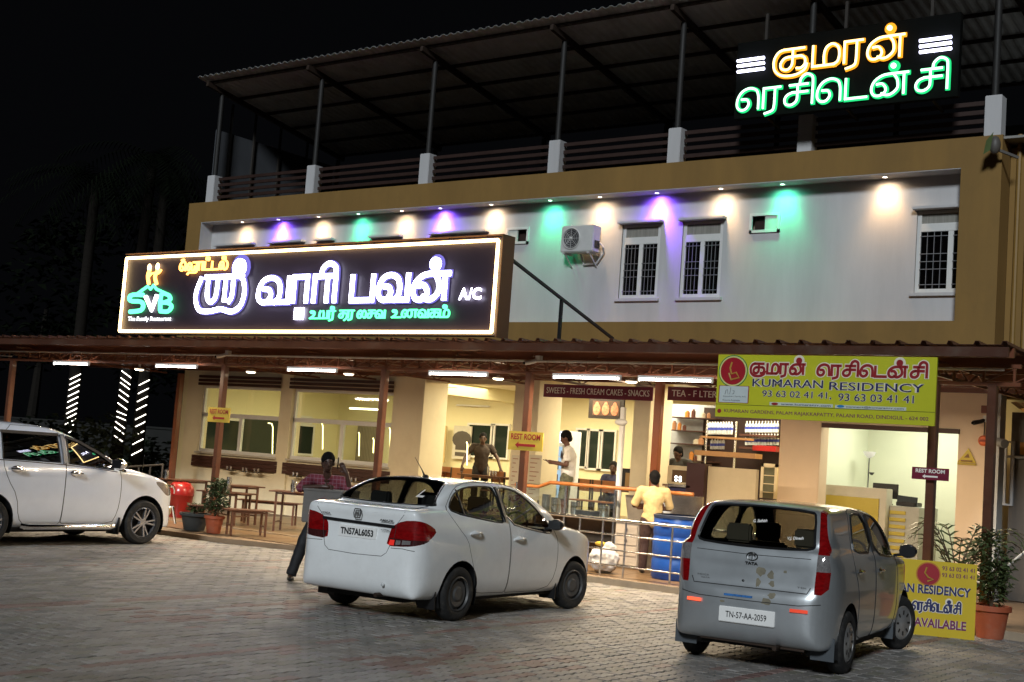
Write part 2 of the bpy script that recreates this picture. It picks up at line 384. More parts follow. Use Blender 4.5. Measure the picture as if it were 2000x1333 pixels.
for m in PM: me.materials.append(m)
me.polygons.foreach_set('material_index', bm_)
pav = bpy.data.objects.new('paving', me); COL.objects.link(pav); pav.parent = ground; pav['kind'] = 'stuff'
joint = MB().add([(-34, 2, -.012), (1, 2, -.012), (1, 17.0, -.012), (-34, 17.0, -.012)], [(0, 1, 2, 3)]).build('joint_sand', mat('joint_sand', (.055, .05, .042), .95, var=.3, scale=3), ground)
# ================================================================ BUILDING
ochre = mat('ochre_paint', (.25, .145, .04), .75, var=.16, scale=1.0, stretch=(1.6, 1, .35), bump=.15, bscale=30, dirt=((.16, .10, .03), .35, .8))
white = mat('white_paint', (.53, .525, .53), .7, var=.11, scale=1.0, stretch=(2.2, 1, .3), bump=.2, bscale=35, dirt=((.5, .48, .45), .3, 1.0))
cream = mat('cream_paint', (.76, .68, .48), .65, var=.06, scale=1.5, bump=.12, bscale=30, dirt=((.5, .4, .24), .3, 1.2))
peach = mat('peach_paint', (.76, .60, .43), .65, var=.06, scale=1.5, bump=.12, bscale=30)
inner = mat('yellow_interior_paint', (.76, .71, .46), .7, var=.05, scale=1)
palegreen = mat('pale_green_paint', (.68, .72, .58), .7, var=.04, scale=1)
brown = mat('brown_steel_paint', (.17, .058, .028), .38, var=.18, scale=5, coat=.2, dirt=((.10, .06, .04), .5, 3))
dbrown = mat('dark_brown_wood', (.06, .024, .016), .5, var=.25, scale=4, stretch=(1, 8, 8))
steel = mat('stainless_steel', (.62, .62, .62), .22, 1, var=.1, scale=10)
gsteel = mat('grey_painted_steel', (.30, .31, .32), .5, .3, var=.12, scale=8)
pvc = mat('white_pvc', (.72, .72, .70), .4, var=.05)
black = mat('black_plastic', (.015, .015, .016), .4, var=.1)
dark = mat('dark_room', (.006, .006, .007), .3, var=0)
floor_m = mat('brown_floor_tile', (.20, .125, .065), .32, var=.28, scale=2.2, dirt=((.10, .07, .045), .6, 1.6))
wood = mat('brown_bench_steel', (.115, .05, .028), .4, var=.25, scale=6)
paneg = glass('window_pane_glass', (.86, .9, .88), .07)
def brick_floor(x0, x1, y0, y1, z, parent, n=.6):
    """floor tiles of a near strip as pieces"""
    k = 0
    me = None
    for i in range(int((x1-x0)/n)):
        for j in range(int((y1-y0)/n)):
            if me is None:
                me = MB().box(.003, n-.003, .003, n-.003, -.02, 0).build('floor_tile', floor_m, None, bevel=.002)
                me.parent = parent; me.location = (x0, y0, z); d = me.data
            else:
                o = bpy.data.objects.new('floor_tile', d); COL.objects.link(o); o.parent = parent; o.location = (x0+i*n, y0+j*n, z-R_.uniform(0, .002)); o.rotation_euler = (R_.uniform(-.003, .003), R_.uniform(-.003, .003), 0)
YF, YW = 21.2, 21.57
B = thing('hotel_building', 'two storey ochre and white hotel with a lit recessed upper wall', 'building', (0, 0, 0))
def bp(name, m, fn, **k):
    mb = MB(); fn(mb); return mb.build(name, m, B, **k)
# deck and plinth floors
deck = MB().box(-30, -4.2, 17.0, 28, -.05, .085).build('deck', mat('deck_concrete', (.16, .11, .07), .8, var=.2), None)
struct(deck); tag(deck, 'raised verandah floor of brown tiles along the hotel front')
brick_floor(-21.6, -8.4, 17.02, 21.6, .1, deck)
MB().box(-30, -4.2, 16.93, 17.0, -.03, .102).build('kerb', mat('kerb_concrete', (.34, .27, .19), .8, var=.2, scale=4, bump=.3), deck, bevel=.008)
bp('floor', floor_m, lambda m: (m.box(-26.2, -9.6, 21.58, 27.2, .09, .6), m.box(-15.1, -10.0, 20.2, 21.58, .09, .6), m.box(-9.6, -6.42, 21.4, 27.2, .09, .45)))
bp('ceiling', mat('white_ceiling', (.72, .70, .62), .8, var=.03), lambda m: m.box(-26.2, -6.42, 21.6, 27.2, 3.45, 3.6))
# ground floor walls
WA = [(-25.42, -22.62), (-22.24, -19.12)]
def gf(m):
    m.box(-26.0, WA[0][0], YW, 21.8, .09, 3.6)
    m.box(WA[0][1], WA[1][0], YW-.06, 21.85, .09, 3.6)
    m.box(WA[1][1], -18.25, YW-.06, 22.3, .09, 3.6)
    for a, b in WA: m.box(a, b, YW, 21.8, .09, 1.38)
bp('front_wall', cream, gf)
bp('pillar', cream, lambda m: m.box(-15.68, -15.08, YW-.3, 22.1, .09, 3.6), bevel=.01)
bp('pillar', cream, lambda m: m.box(-12.7, -12.35, YW-.6, 21.8, .09, 3.6), bevel=.01)
bp('pillar', peach, lambda m: m.box(-10.02, -9.26, YW-.02, 21.9, .09, 3.6), bevel=.01)
bp('wall', peach, lambda m: (m.box(-9.26, -6.9, YW, 21.8, 2.76, 3.6), m.box(-6.9, -6.42, YW, 21.8, .09, 3.6)))
bp('lintel', dbrown, lambda m: m.box(-9.25, -6.88, YW-.03, YW-.005, 2.69, 2.77))
bp('wall', cream, lambda m: (m.box(-18.3, -15.6, YW, 21.8, 3.25, 3.6), m.box(-15.1, -10, YW-.02, 21.8, 3.42, 3.62)))
bp('rear_wall', inner, lambda m: m.box(-27, -9.8, 27.0, 27.2, .4, 3.6))
bp('end_wall', inner, lambda m: m.box(-26.2, -26.0, 21.6, 27, .09, 3.6))
bp('partition_wall', inner, lambda m: m.box(-9.95, -9.75, 21.9, 27, .4, 3.6))
bp('reception_wall', palegreen, lambda m: (m.box(-9.7, -6.42, 24.6, 24.75, .4, 3.6), m.box(-9.74, -9.6, 21.9, 24.6, .4, 3.6), m.box(-6.56, -6.42, 21.8, 24.6, .4, 3.6)))
bp('ceiling_beam', inner, lambda m: m.box(-20.0, -19.6, 22.3, 27, 3.15, 3.45))
# far windows on rear wall
for a, b, c, d_, z0, z1 in [(918, 962, 0, 0, 830, 893), (964, 990, 0, 0, 831, 895), (1130, 1146, 0, 0, 840, 912), (1152, 1172, 0, 0, 842, 916), (1175, 1198, 0, 0, 843, 918)]:
    p = at(a, z0, 26.98); q = at(b, z1, 26.98)
    w_ = bp('window', pvc, lambda m: (m.box(p.x-.05, q.x+.05, 26.93, 27.0, p.z, p.z+.05), m.box(p.x-.05, q.x+.05, 26.93, 27.0, q.z-.05, q.z), m.box(p.x-.05, p.x, 26.93, 27.0, q.z, p.z), m.box(q.x, q.x+.05, 26.93, 27, q.z, p.z)))
    MB().box(p.x, q.x, 26.965, 26.98, q.z, p.z).build('pane', mat('night_pane', (.02, .03, .025), .08, var=0), w_)
for a, b, z0, z1 in [(396, 464, 817, 884), (471, 545, 816, 890), (584, 607, 832, 887), (586, 606, 816, 825)]:
    p = atx(a, z0, -25.98); q = atx(b, z1, -25.98)
    w_ = bp('window', pvc, lambda m: (m.box(-25.99, -25.95, p.y-.05, p.y, q.z, p.z), m.box(-25.99, -25.95, q.y, q.y+.05, q.z, p.z), m.box(-25.99, -25.95, p.y-.05, q.y+.05, p.z, p.z+.06), m.box(-25.99, -25.95, p.y-.05, q.y+.05, q.z-.06, q.z)))
    MB().box(-25.985, -25.97, p.y, q.y, q.z, p.z).build('pane', MATS['night_pane'], w_)
# dining windows with frames, panes and brown slats
for n_, (a, b) in enumerate(WA):
    mid = (a+b)/2
    w_ = bp('window', pvc, lambda m: (m.box(a, b, 21.6, 21.68, 1.38, 1.46), m.box(a, b, 21.6, 21.68, 2.24, 2.34), m.box(a, b, 21.6, 21.68, 2.94, 3.0),
        m.box(a, a+.06, 21.6, 21.68, 1.46, 2.94), m.box(b-.06, b, 21.6, 21.68, 1.46, 2.94), m.box(mid-.05, mid+.05, 21.61, 21.69, 1.46, 2.24)), bevel=.006)
    for x0, x1, z0, z1 in [(a+.06, mid-.05, 1.46, 2.24), (mid+.05, b-.06, 1.46, 2.24), (a+.06, b-.06, 2.34, 2.94)]:
        MB().box(x0, x1, 21.635, 21.641, z0, z1).build('pane', paneg, w_)
    MB().box(a-.04, b+.04, 21.5, 21.6, 1.34, 1.385).build('sill', mat('stone_sill', (.5, .47, .4), .3), w_)
    for z in (3.2, 3.11, 3.02):
        bp('slat', dbrown, lambda m: m.box(a-.03, b+.03, 21.42, 21.47, z-.02, z+.045), bevel=.004)
    for z in (1.05, 1.14, 1.23):
        bp('slat', dbrown, lambda m: m.box(a-.12, b+.08, 21.5, 21.54, z-.025, z+.06), bevel=.004)
    bp('wall', cream, lambda m: m.box(a, b, YW, 21.8, 3.0, 3.6))
# upper storey
OX0, OX1, OZ0, OZ1 = -25.65, -6.93, 4.5, 7.02
def fascia(m):
    m.box(-26.16, -6.28, YF, YW+.25, OZ1, 7.52); m.box(-26.16, -6.28, YF, YW+.25, 3.6, OZ0)
    m.box(-26.16, OX0, YF, YW+.25, OZ0, OZ1); m.box(OX1, -6.28, YF, YW+.25, OZ0, OZ1)
bp('fascia_frame', ochre, fascia)
bp('recess_lining', white, lambda m: (m.box(OX0, OX1, YF+.004, YW, OZ1-.012, OZ1-.002), m.box(OX0+.002, OX0+.012, YF+.004, YW, OZ0, OZ1-.012)))
holes = []
for a, b, c, d_ in [(-13.58, -12.72, 5.0, 6.45), (-12.24, -11.39, 5.0, 6.45), (-7.75, -6.6, 5.02, 6.42), (-10.8, -10.3, 6.22, 6.48), (-16.36, -15.88, 6.22, 6.47)]: holes.append((a, b, c, d_))
def wallgrid(m):
    xs = sorted([OX0, -6.3]+[h[0] for h in holes]+[h[1] for h in holes]); zs = sorted([OZ0-.1, OZ1+.1]+[h[2] for h in holes]+[h[3] for h in holes])
    for i in range(len(xs)-1):
        for j in range(len(zs)-1):
            cx, cz = (xs[i]+xs[i+1])/2, (zs[j]+zs[j+1])/2
            if xs[i+1]-xs[i] < 1e-4 or zs[j+1]-zs[j] < 1e-4: continue
            if any(h[0] < cx < h[1] and h[2] < cz < h[3] for h in holes): continue
            m.add([(xs[i], YW, zs[j]), (xs[i+1], YW, zs[j]), (xs[i+1], YW, zs[j+1]), (xs[i], YW, zs[j+1])], [(0, 1, 2, 3)])
bp('upper_wall', white, wallgrid, fix=False)
bp('wall', mat('rear_structure', (.3, .25, .18), .8), lambda m: (m.box(-26.1, -6.3, YW+.22, 27.2, 3.62, 7.5), m.box(-6.28, 2, YF+.7, 27.2, 3.62, 7.4)))
gr = mat('grille_grey', (.28, .28, .30), .4, .2, var=0)
curt = mat('curtain', (.30, .28, .22), .9, var=.3, scale=3, stretch=(20, 20, 1))
for i, (a, b, c, d_) in enumerate(holes[:3]):
    w_ = bp('window', pvc, lambda m: (m.box(a, a+.07, YW+.02, YW+.09, c, d_), m.box(b-.07, b, YW+.02, YW+.09, c, d_), m.box(a+.07, b-.07, YW+.02, YW+.09, c, c+.07),
        m.box(a+.07, b-.07, YW+.02, YW+.09, d_-.05, d_), m.box(a+.07, b-.07, YW+.02, YW+.09, 6.06, 6.2), m.box((a+b)/2-.045, (a+b)/2+.045, YW+.02, YW+.09, c+.07, 6.06)), bevel=.005)
    MB().box(a+.07, b-.07, YW+.045, YW+.05, c+.07, 6.06).build('pane', glass('dark_pane', (.5, .5, .5), .05), w_)
    MB().box(a+.07, b-.07, YW+.045, YW+.05, 6.2, d_-.05).build('transom', mat('frosted_pane', (.28, .27, .24) if i < 2 else (.28, .27, .24), .25, var=.25, scale=5, stretch=(9, 1, .3)), w_)
    g_ = MB(); n = 3
    for (u0, u1) in ((a+.07, (a+b)/2-.045), ((a+b)/2+.045, b-.07)):
        for k in range(1, n+1):
            x = u0+(u1-u0)*k/(n+1); g_.box(x-.0045, x+.0045, YW+.012, YW+.022, c+.07, 6.06)
        for z in (c+.14, 5.42, 5.55, 5.68, 5.98): g_.box(u0, u1, YW+.001, YW+.012, z-.005, z+.005)
    g_.build('grille', gr, w_)
    MB().box(a, b, YW+.1, YW+.2, c, d_).build('curtain', mat('dark_curtain', (.03, .018, .014), .9, var=.4, scale=4, stretch=(12, 1, 1)), w_)
    MB().box(a-.06, b+.06, YW-.06, YW, c-.06, c-.002).build('sill', white, w_, bevel=.005)
    MB().box(a-.05, b+.06, YW-.14, YW, d_+.005, d_+.055).build('sunshade', white, w_, bevel=.005)
for i, (a, b, c, d_) in enumerate(holes[3:]):
    w_ = bp('vent_window', pvc, lambda m: (m.box(a-.05, b+.05, YW-.03, YW, d_, d_+.05), m.box(a-.05, a, YW-.03, YW, c-.05, d_), m.box(b, b+.05, YW-.03, YW, c-.05, d_), m.box(a-.05, b+.05, YW-.03, YW, c-.05, c)))
    m0, m1 = ((a, (a+b)/2) if i == 0 else ((a+b)/2, b))
    MB().box(a, b, YW+.1, YW+.11, c, d_).build('backing', mat('vent_dark', (.03, .015, .01), .8), w_)
    o0, o1 = (((a+b)/2, b) if i == 0 else (a, (a+b)/2)); MB().box(o0, o1, YW-.01, YW+.02, c, d_).build('pane', mat('milk_glass', (.6, .62, .58), .3), w_)
for a, b in [(425, 500), (530, 597), (620, 655), (725, 787), (842, 955)]:
    p = at(a, 478 if a < 500 else 466, YW); q = at(b, 470, YW)
    bp('sunshade', white, lambda m: m.box(p.x, q.x, YW-.14, YW, 6.45, 6.5), bevel=.005)
# right annex strip with pipes
bp('side_wall', ochre, lambda m: m.box(-6.27, 1.5, YF+.45, YF+.7, 3.3, 7.4))
for x in (-6.12, -5.95, -5.6):
    bp('drain_pipe', mat('ochre_pipe', (.26, .15, .035), .45, var=.15), lambda m: m.tube([(x, YF+.4, 3.6), (x, YF+.4, 7.6)], .04, 8), smooth=True)
bp('roof_slab', mat('roof_slab_concrete', (.3, .29, .27), .85), lambda m: m.box(-26.1, 2, YF+.05, 27.3, 7.46, 7.5))
# parapet pedestals, railings, roof posts, roof
PX = [-25.48, -22.0, -18.54, -15.12, -12.36, -9.72, -6.46]
for x in PX:
    bp('pedestal', white, lambda m: m.box(x-.14, x+.13, YF+.04, YF+.3, 7.52, 8.2), bevel=.01)
for i in range(len(PX)-1):
    t = thing('roof_railing', 'dark brown slatted railing on the roof edge, %s bay from the left' % ORD[i], 'railing', (PX[i], YF+.17, 7.5), group='slatted railings between the roof pedestals')
    for z in (7.66, 7.81, 7.96, 8.11):
        MB().box(PX[i]+.15, PX[i+1]-.16, YF+.15, YF+.19, z-.035, z+.04).build('slat', mat('roof_rail_brown', (.032, .015, .011), .55, var=.2), t, bevel=.004)
roofm = mat('galvanised_sheet', (.72, .73, .72), .5, .1, var=.15, scale=2, dirt=((.12, .10, .08), .5, .7))
R = thing('terrace_roof', 'dark corrugated metal roof on steel posts over the hotel terrace', 'roof', (-25.6, 20.8, 7.5))
RX0, RX1, RY0, RY1, RZ0, RZ1 = -25.75, 3.0, 20.75, 25.8, 10.58, 9.78
def roofz(y): return RZ0+(RZ1-RZ0)*(y-RY0)/(RY1-RY0)
vs, fs = [], []; nx = int((RX1-RX0)/.2)
for i in range(nx*4+1):
    x = RX0+i*.05; ph = i % 4; h = .035 if ph in (1, 2) else 0
    vs += [(x, RY0, RZ0+h), (x, RY1, RZ1+h)]
    if i: fs.append((2*i-2, 2*i, 2*i+1, 2*i-1))
rs = MB().add(vs, fs).build('roof_sheet', roofm, R, fix=False)
sld = rs.modifiers.new('thickness', 'SOLIDIFY'); sld.thickness = .004
for x in PX+[-3.2, 0]:
    MB().tube([(x-.02, YF+.17, 7.5), (x-.02, YF+.17, roofz(YF+.17)-.2)], .06, 10).build('post', mat('roof_post_paint', (.018, .017, .016), .6), R, smooth=True)
    MB().bar((x, RY0+.1, roofz(RY0+.1)-.14), (x, RY1, roofz(RY1)-.14), .08, .12).build('rafter', mat('rafter_dark_brown', (.03, .018, .012), .6), R)
    MB().tube([(x, RY1-.2, 7.5), (x, RY1-.2, roofz(RY1)-.2)], .06, 8).build('post', MATS['roof_post_paint'], R)
for k in range(6):
    y = RY0+.25+k*.95
    MB().box(RX0+.1, RX1, y, y+.05, roofz(y)-.075, roofz(y)-.01).build('purlin', MATS['rafter_dark_brown'], R)
scr = thing('side_screen', 'grey sheet screen closing the left end of the roof terrace', 'screen', (-25.6, 23, 7.5))
MB().box(-25.78, -25.75, 21.5, 25.7, 7.5, 9.45).build('sheet', mat('grey_screen_sheet', (.10, .105, .115), .5, .2, var=.1, scale=2), scr)
for y in (21.9, 22.7, 23.6, 24.6): MB().box(-25.74, -25.69, y, y+.05, 7.5, 10.2).build('upright', mat('dark_steel', (.04, .035, .03), .5), scr)
bp('rear_parapet', mat('parapet_paint', (.04, .035, .03), .8), lambda m: m.box(-25.7, 3, 25.7, 25.85, 7.5, 8.9))
# AC unit
t = thing('air_conditioner', 'white air conditioner outdoor unit hung on the upper wall', 'air conditioner', (-14.4, YW, 5.85))
ac = mat('ac_white', (.62, .62, .6), .4, var=.08, scale=5)
MB().box(-14.78, -14.02, YW-.36, YW-.08, 5.89, 6.42).build('casing', ac, t, bevel=.015)
cx, cz = -14.53, 6.16
MB().lathe((cx, YW-.365, cz), [(.205, .0), (.22, -.012), (.2, -.02), (.19, 0)], 28, 'y').build('fan_ring', ac, t)
MB().lathe((cx, YW-.363, cz), [(.19, 0), (.001, -.0)], 24, 'y').build('fan_opening', mat('fan_dark', (.05, .05, .055), .5), t)
g_ = MB()
for r in (.05, .09, .13, .17): g_.lathe((cx, YW-.375, cz), [(r, 0), (r+.006, -.004), (r+.006, 0)], 24, 'y')
for k in range(8): g_.bar((cx, YW-.375, cz), (cx+.19*math.cos(k*PI/4), YW-.375, cz+.19*math.sin(k*PI/4)), .006)
g_.ball((cx, YW-.375, cz), .035); g_.build('fan_grille', ac, t)
text('SANSUI', (-14.25, YW-.362, 6.32), (-14.07, YW-.362, 6.35), mat('dark_print', (.05, .05, .06), .5), t, depth=.001) if False else None
for x in (-14.7, -14.12): MB().bar((x, YW-.38, 5.87), (x, YW, 5.87), .03).bar((x, YW-.3, 5.86), (x, YW, 5.62), .02).build('bracket', ac, t)
MB().tube([(-14.0, YW-.15, 6.1), (-13.92, YW-.12, 6.0), (-13.95, YW-.05, 5.9), (-14.1, YW-.05, 5.7), (-14.4, YW-.04, 5.68), (-14.75, YW-.03, 6.45), (-14.8, YW, 6.5)], .02, 6).build('hose', mat('hose_grey', (.5, .5, .48), .6), t)
MB().box(-14.016, -14.0, YW-.3, YW-.14, 5.98, 6.12).build('valve_cover', black, t)
# recess downlights
LX = [-24.37, -23.11, -21.78, -20.52, -19.22, -18.12, -16.74, -15.24, -14.05, -12.76, -11.4, -10.17, -8.28]
LCOL = 'wpwgwpwgwpwgw'
cnt = {}
CN = {'w': 'warm white', 'p': 'violet', 'g': 'green'}
for x, c in zip(LX, LCOL):
    cnt[c] = cnt.get(c, 0)+1
    t = thing('downlight', '%s %s downlight from the left in the upper recess' % (ORD[cnt[c]-1], CN[c]), 'downlight', (x, YF+.2, OZ1-.01), group='recessed downlights along the upper soffit')
    col = {'w': (1, .62, .28), 'p': (.22, .12, 1), 'g': (.04, 1, .38)}[c]
    MB().lathe((x, YF+.2, OZ1-.012), [(.062, 0), (.062, -.008), (.042, -.012), (.042, 0)], 18).build('rim', pvc, t)
    MB().lathe((x, YF+.2, OZ1-.015), [(.042, 0), (.001, -.004)], 18).build('lens', lit('lens_'+c, tuple(min(1, .5+v*.5) for v in col), 14), t)
    def spot(cl, e, ang, ty, soft=.05):
        sp = bpy.data.lights.new('downlight_lamp', 'SPOT'); sp.color = cl; sp.energy = e; sp.spot_size = rad(ang); sp.spot_blend = 1; sp.shadow_soft_size = soft
        so = bpy.data.objects.new('downlight_lamp', sp); COL.objects.link(so); so.location = (x, YF+.2, OZ1-.05); so.rotation_euler = Vector((0, ty, -1)).to_track_quat('-Z', 'Y').to_euler()
    if c == 'w': spot((1, .56, .22), 8, 130, .35); spot((1, .58, .25), 85, 84, .2); spot((1, .75, .5), 26, 168, .2)
    if c == 'g': spot(col, 9, 130, .35); spot((.02, 1, .38), 90, 84, .2); spot((.1, 1, .6), 22, 168, .2)
    if c == 'p': spot((.20, .07, 1), 75, 168, .25); spot((.28, .08, 1), 380, 90, .18); spot((.75, .05, .8), 10, 100, .45); spot((.05, .6, 1), 60, 40, .34)
# ================================================================ VERANDAH CANOPY
C_ = thing('verandah_canopy', 'brown steel lean-to canopy with corrugated sheet over the verandah', 'canopy', (-19, 17.1, .1))
def czf(y): return 3.60-(y-16.5)*.03
CX0, CX1 = -29.5, -4.72
sheet = mat('canopy_sheet', (.13, .06, .04), .42, .35, var=.2, scale=2)
vs, fs = [], []; xs = []
x = CX0
while x < CX1:
    xs += [(x, 0), (x+.235, 0), (x+.255, .045), (x+.305, .045), (x+.325, 0)]; x += .335
for i, (x, h) in enumerate(xs):
    vs += [(x, 16.5, czf(16.5)+h), (x, 21.55, czf(21.55)+h)]
    if i: fs.append((2*i-2, 2*i, 2*i+1, 2*i-1))
cs = MB().add(vs, fs).build('roof_sheet', sheet, C_, fix=False); sld = cs.modifiers.new('thickness', 'SOLIDIFY'); sld.thickness = .005
MB().box(CX0, CX1, 16.52, 16.56, 3.45, 3.57).build('fascia_board', mat('canopy_fascia_brown', (.075, .03, .018), .4, var=.3, scale=1.5, dirt=((.12, .09, .07), .6, 2)), C_)
for k, y in enumerate((16.75, 17.6, 18.5, 19.4, 20.3, 21.1)):
    MB().box(CX0, CX1, y, y+.06, czf(y)-.13, czf(y)-.01).build('purlin', brown, C_)
PXc = [-26.65, -19.58, -15.44, -12.33, -5.8, -5.06]
for x in PXc:
    MB().box(x-.055, x+.055, 17.05, 17.16, .1, 3.15).build('post', mat('brown_post_shaded', (.095, .036, .02), .38, var=.2, scale=5, coat=.2, dirt=((.10, .06, .04), .5, 3)), C_, bevel=.006)  # canopy brown darkened here, shade of the backlit posts put into the colour
    MB().box(x-.11, x+.11, 16.99, 17.22, .1, .112).build('base_plate', brown, C_)
_pp = at(1283, 850, 20.35); MB().box(_pp.x-.07, _pp.x+.07, 20.3, 20.42, .1, 3.4).build('post', mat('orange_brown_post', (.30, .085, .03), .35, var=.1), C_, bevel=.006)
MB().box(-25.06, -24.95, 20.45, 20.56, .1, 3.2).build('post', brown, C_)
# lattice beams
lb = MB()
lb.box(CX0, CX1, 17.08, 17.13, 3.13, 3.18).box(CX0, CX1, 17.08, 17.13, 3.36, 3.41)
lb.build('beam_chord', brown, C_)
x = CX0
lw = MB()
while x < CX1: lw.bar((x, 17.105, 3.18), (x, 17.105, 3.36), .03); lw.bar((x, 17.105, 3.18), (x+.38, 17.105, 3.36), .015) ; x += .38
lw.build('beam_lattice', brown, C_, kind='stuff')
for x in PXc[:-1]+[-21.3, -17.5, -13.9, -11.1, -7.8]:
    t_ = MB().bar((x, 17.13, 3.27), (x, 21.4, 3.27), .04).bar((x, 17.13, 3.44), (x, 21.4, 3.41), .04)
    y = 17.2; k = 0
    while y < 21.3: t_.bar((x, y, 3.27 if k % 2 else 3.43), (x, y+.42, 3.43 if k % 2 else 3.27), .02); y += .42; k += 1
    t_.build('truss', brown, C_)
MB().tube([(CX0, 17.0, 3.33), (-27.5, 17.0, 3.33), (-4.9, 17.0, 3.33)], .016, 6).build('conduit_pipe', pvc, C_)
MB().tube([(-27.5, 17.0, 3.33), (-27.8, 17.0, 3.28), (-27.5, 17.02, 3.24), (-26.6, 17.02, 3.22)], .012, 6).build('conduit_pipe', pvc, C_)
# tube lamps
TX = [(-24.21, 16.9), (-20.78, 16.9), (-17.03, 16.9), (-13.65, 16.9), (-11.12, 16.9), (-9.57, 16.9), (-7.3, 18.6)]
for i, (x, y) in enumerate(TX):
    t = thing('tube_lamp', '%s white tube lamp from the left under the canopy beam' % ORD[i], 'lamp', (x, y, 3.12), group='tube lamps under the canopy')
    MB().box(x-.62, x+.62, y-.02, y+.03, 3.1, 3.135).build('batten', pvc, t)
    MB().tube([(x-.6, y, 3.08), (x+.6, y, 3.08)], .017, 10).build('tube', lit('tube_glow', (1, .84, .74), 30), t, smooth=True)
    for s in (-1, 1): MB().box(x+s*.61-.012, x+s*.61+.012, y-.02, y+.02, 3.05, 3.1).build('end_cap', pvc, t)
    area('tube_lamp_light', (x, y, 3.05), 1.2, .05, 150, (1, .79, .54))
DLX = [(-23.4, 18.6), (-18.4, 19.6), (-16.1, 19.6), (-14.2, 18.4), (-12.7, 18.4), (-24.5, 19.8)]
for i, (px, py) in enumerate([(272, 722), (490, 727), (681, 731), (973, 740), (1233, 746)]):
    p = at(px, py, 20.0 if i else 19)
    t = thing('ceiling_lamp', '%s small round lamp from the left hanging behind the tube lamps' % ORD[i], 'lamp', (p.x, p.y, p.z), group='round lamps under the verandah trusses')
    MB().lathe((p.x, p.y, p.z), [(.001, -.03), (.08, -.022), (.105, 0)], 18).build('diffuser', lit('round_lamp_glow', (1, .8, .55), 14), t)
    MB().lathe((p.x, p.y, p.z), [(.11, 0), (.11, .03), (.03, .05), (.03, max(.06, 3.3-p.z))], 16).build('housing', pvc, t)
# ================================================================ BIG SIGN
SX0, SX1, SZ0, SZ1, SY = -22.15, -12.62, 3.68, 5.27, 16.5
t = BS = thing('illuminated_sign_board', 'large lit black sign board with a warm border on the canopy', 'sign board', (SX0, SY, SZ0))
boardm = mat('sign_board_face', (.03, .02, .034), .5, var=.15, scale=2)
MB().box(SX0, SX1, SY, SY+.22, SZ0, SZ1).build('board', boardm, t)
MB().box(SX1, SX1+.02, SY-.02, SY+.3, SZ0-.03, SZ1+.03).build('side_panel', mat('side_panel_brown', (.16, .08, .04), .5), t)
MB().box(SX0-.02, SX1+.02, SY-.02, SY+.3, SZ1+.02, SZ1+.04).build('top_panel', MATS['side_panel_brown'], t)
warm = lit('sign_border_glow', (1, .70, .30), 11)
b0, b1, c0, c1 = SX0+.06, SX1-.06, SZ0+.05, SZ1-.06
for q in ([(b0, c0), (b1, c0)], [(b0, c1), (b1, c1)], [(b0, c0), (b0, c1)], [(b1, c0), (b1, c1)]):
    MB().tube([(q[0][0], SY-.04, q[0][1]), (q[1][0], SY-.04, q[1][1])], .027, 8).build('border_strip', warm, t, smooth=True)
wht = lit('sign_white_glow', (.80, .80, 1.0), 15)
grn = lit('sign_green_glow', (.10, 1, .38), 3.2)
orn = lit('sign_orange_glow', (1, .42, .08), 6)
def place(word, x0, x1, ybase_l, ytop_l, m, w, depth=.05, Y_=SY, lift=.03, **k):
    """photo pixels: baseline start (x0,ybase), x-height top y, end x1"""
    a = at(x0, ybase_l, Y_); b = at(x1, ybase_l, Y_); c = at(x0, ytop_l, Y_)
    return tamil(word, (a.x, Y_, a.z), b.x-a.x, c.z-a.z, m, k.pop('parent', t), w=w, depth=depth, lift=lift, **k)
halo = lit('letter_violet_halo', (.30, .26, 1), .8)  # wider dim emissive letters stand in for the violet glow around the strokes
for wd, m_, lf, dp_ in ((.135, halo, .012, .02), (.09, wht, .04, .04)):
    place(['sri'], 404, 495, 594, 543, m_, wd, lift=lf, depth=dp_)
    place(['va', 'aa', 'ri2'], 507, 668, 592, 545, m_, wd, lift=lf, depth=dp_)
    place(['pa', 'va', 'np'], 690, 893, 588, 541, m_, wd, lift=lf, depth=dp_)
place(['oo', 'ha', 'aa', 'tp', 'da', 'lp'], 355, 450, 530, 515, orn, .035)
place(['u', 'ya', 'rp'], 609, 660, 623, 609, grn, .03)
place(['tha', 'ra'], 666, 697, 622, 608, grn, .03)
place(['ai', 'ca', 'va'], 702, 758, 622, 608, grn, .03)
place(['u', 'Na', 'va', 'ka', 'mp'], 769, 884, 621, 607, grn, .03)
a = at(577, 625, SY); b = at(596, 602, SY)
MB().box(a.x, b.x, SY-.05, SY-.02, a.z, b.z).build('symbol', wht, t)
a = at(899, 587, SY); b = at(945, 563, SY)
for ch_, f0_, f1_ in (('A', 0, .42), ('/', .44, .58), ('C', .60, 1)): text(ch_, (a.x+(b.x-a.x)*f0_, SY, a.z), (a.x+(b.x-a.x)*f1_, SY, b.z), wht, t, depth=.05, bold=.03, name='letter')
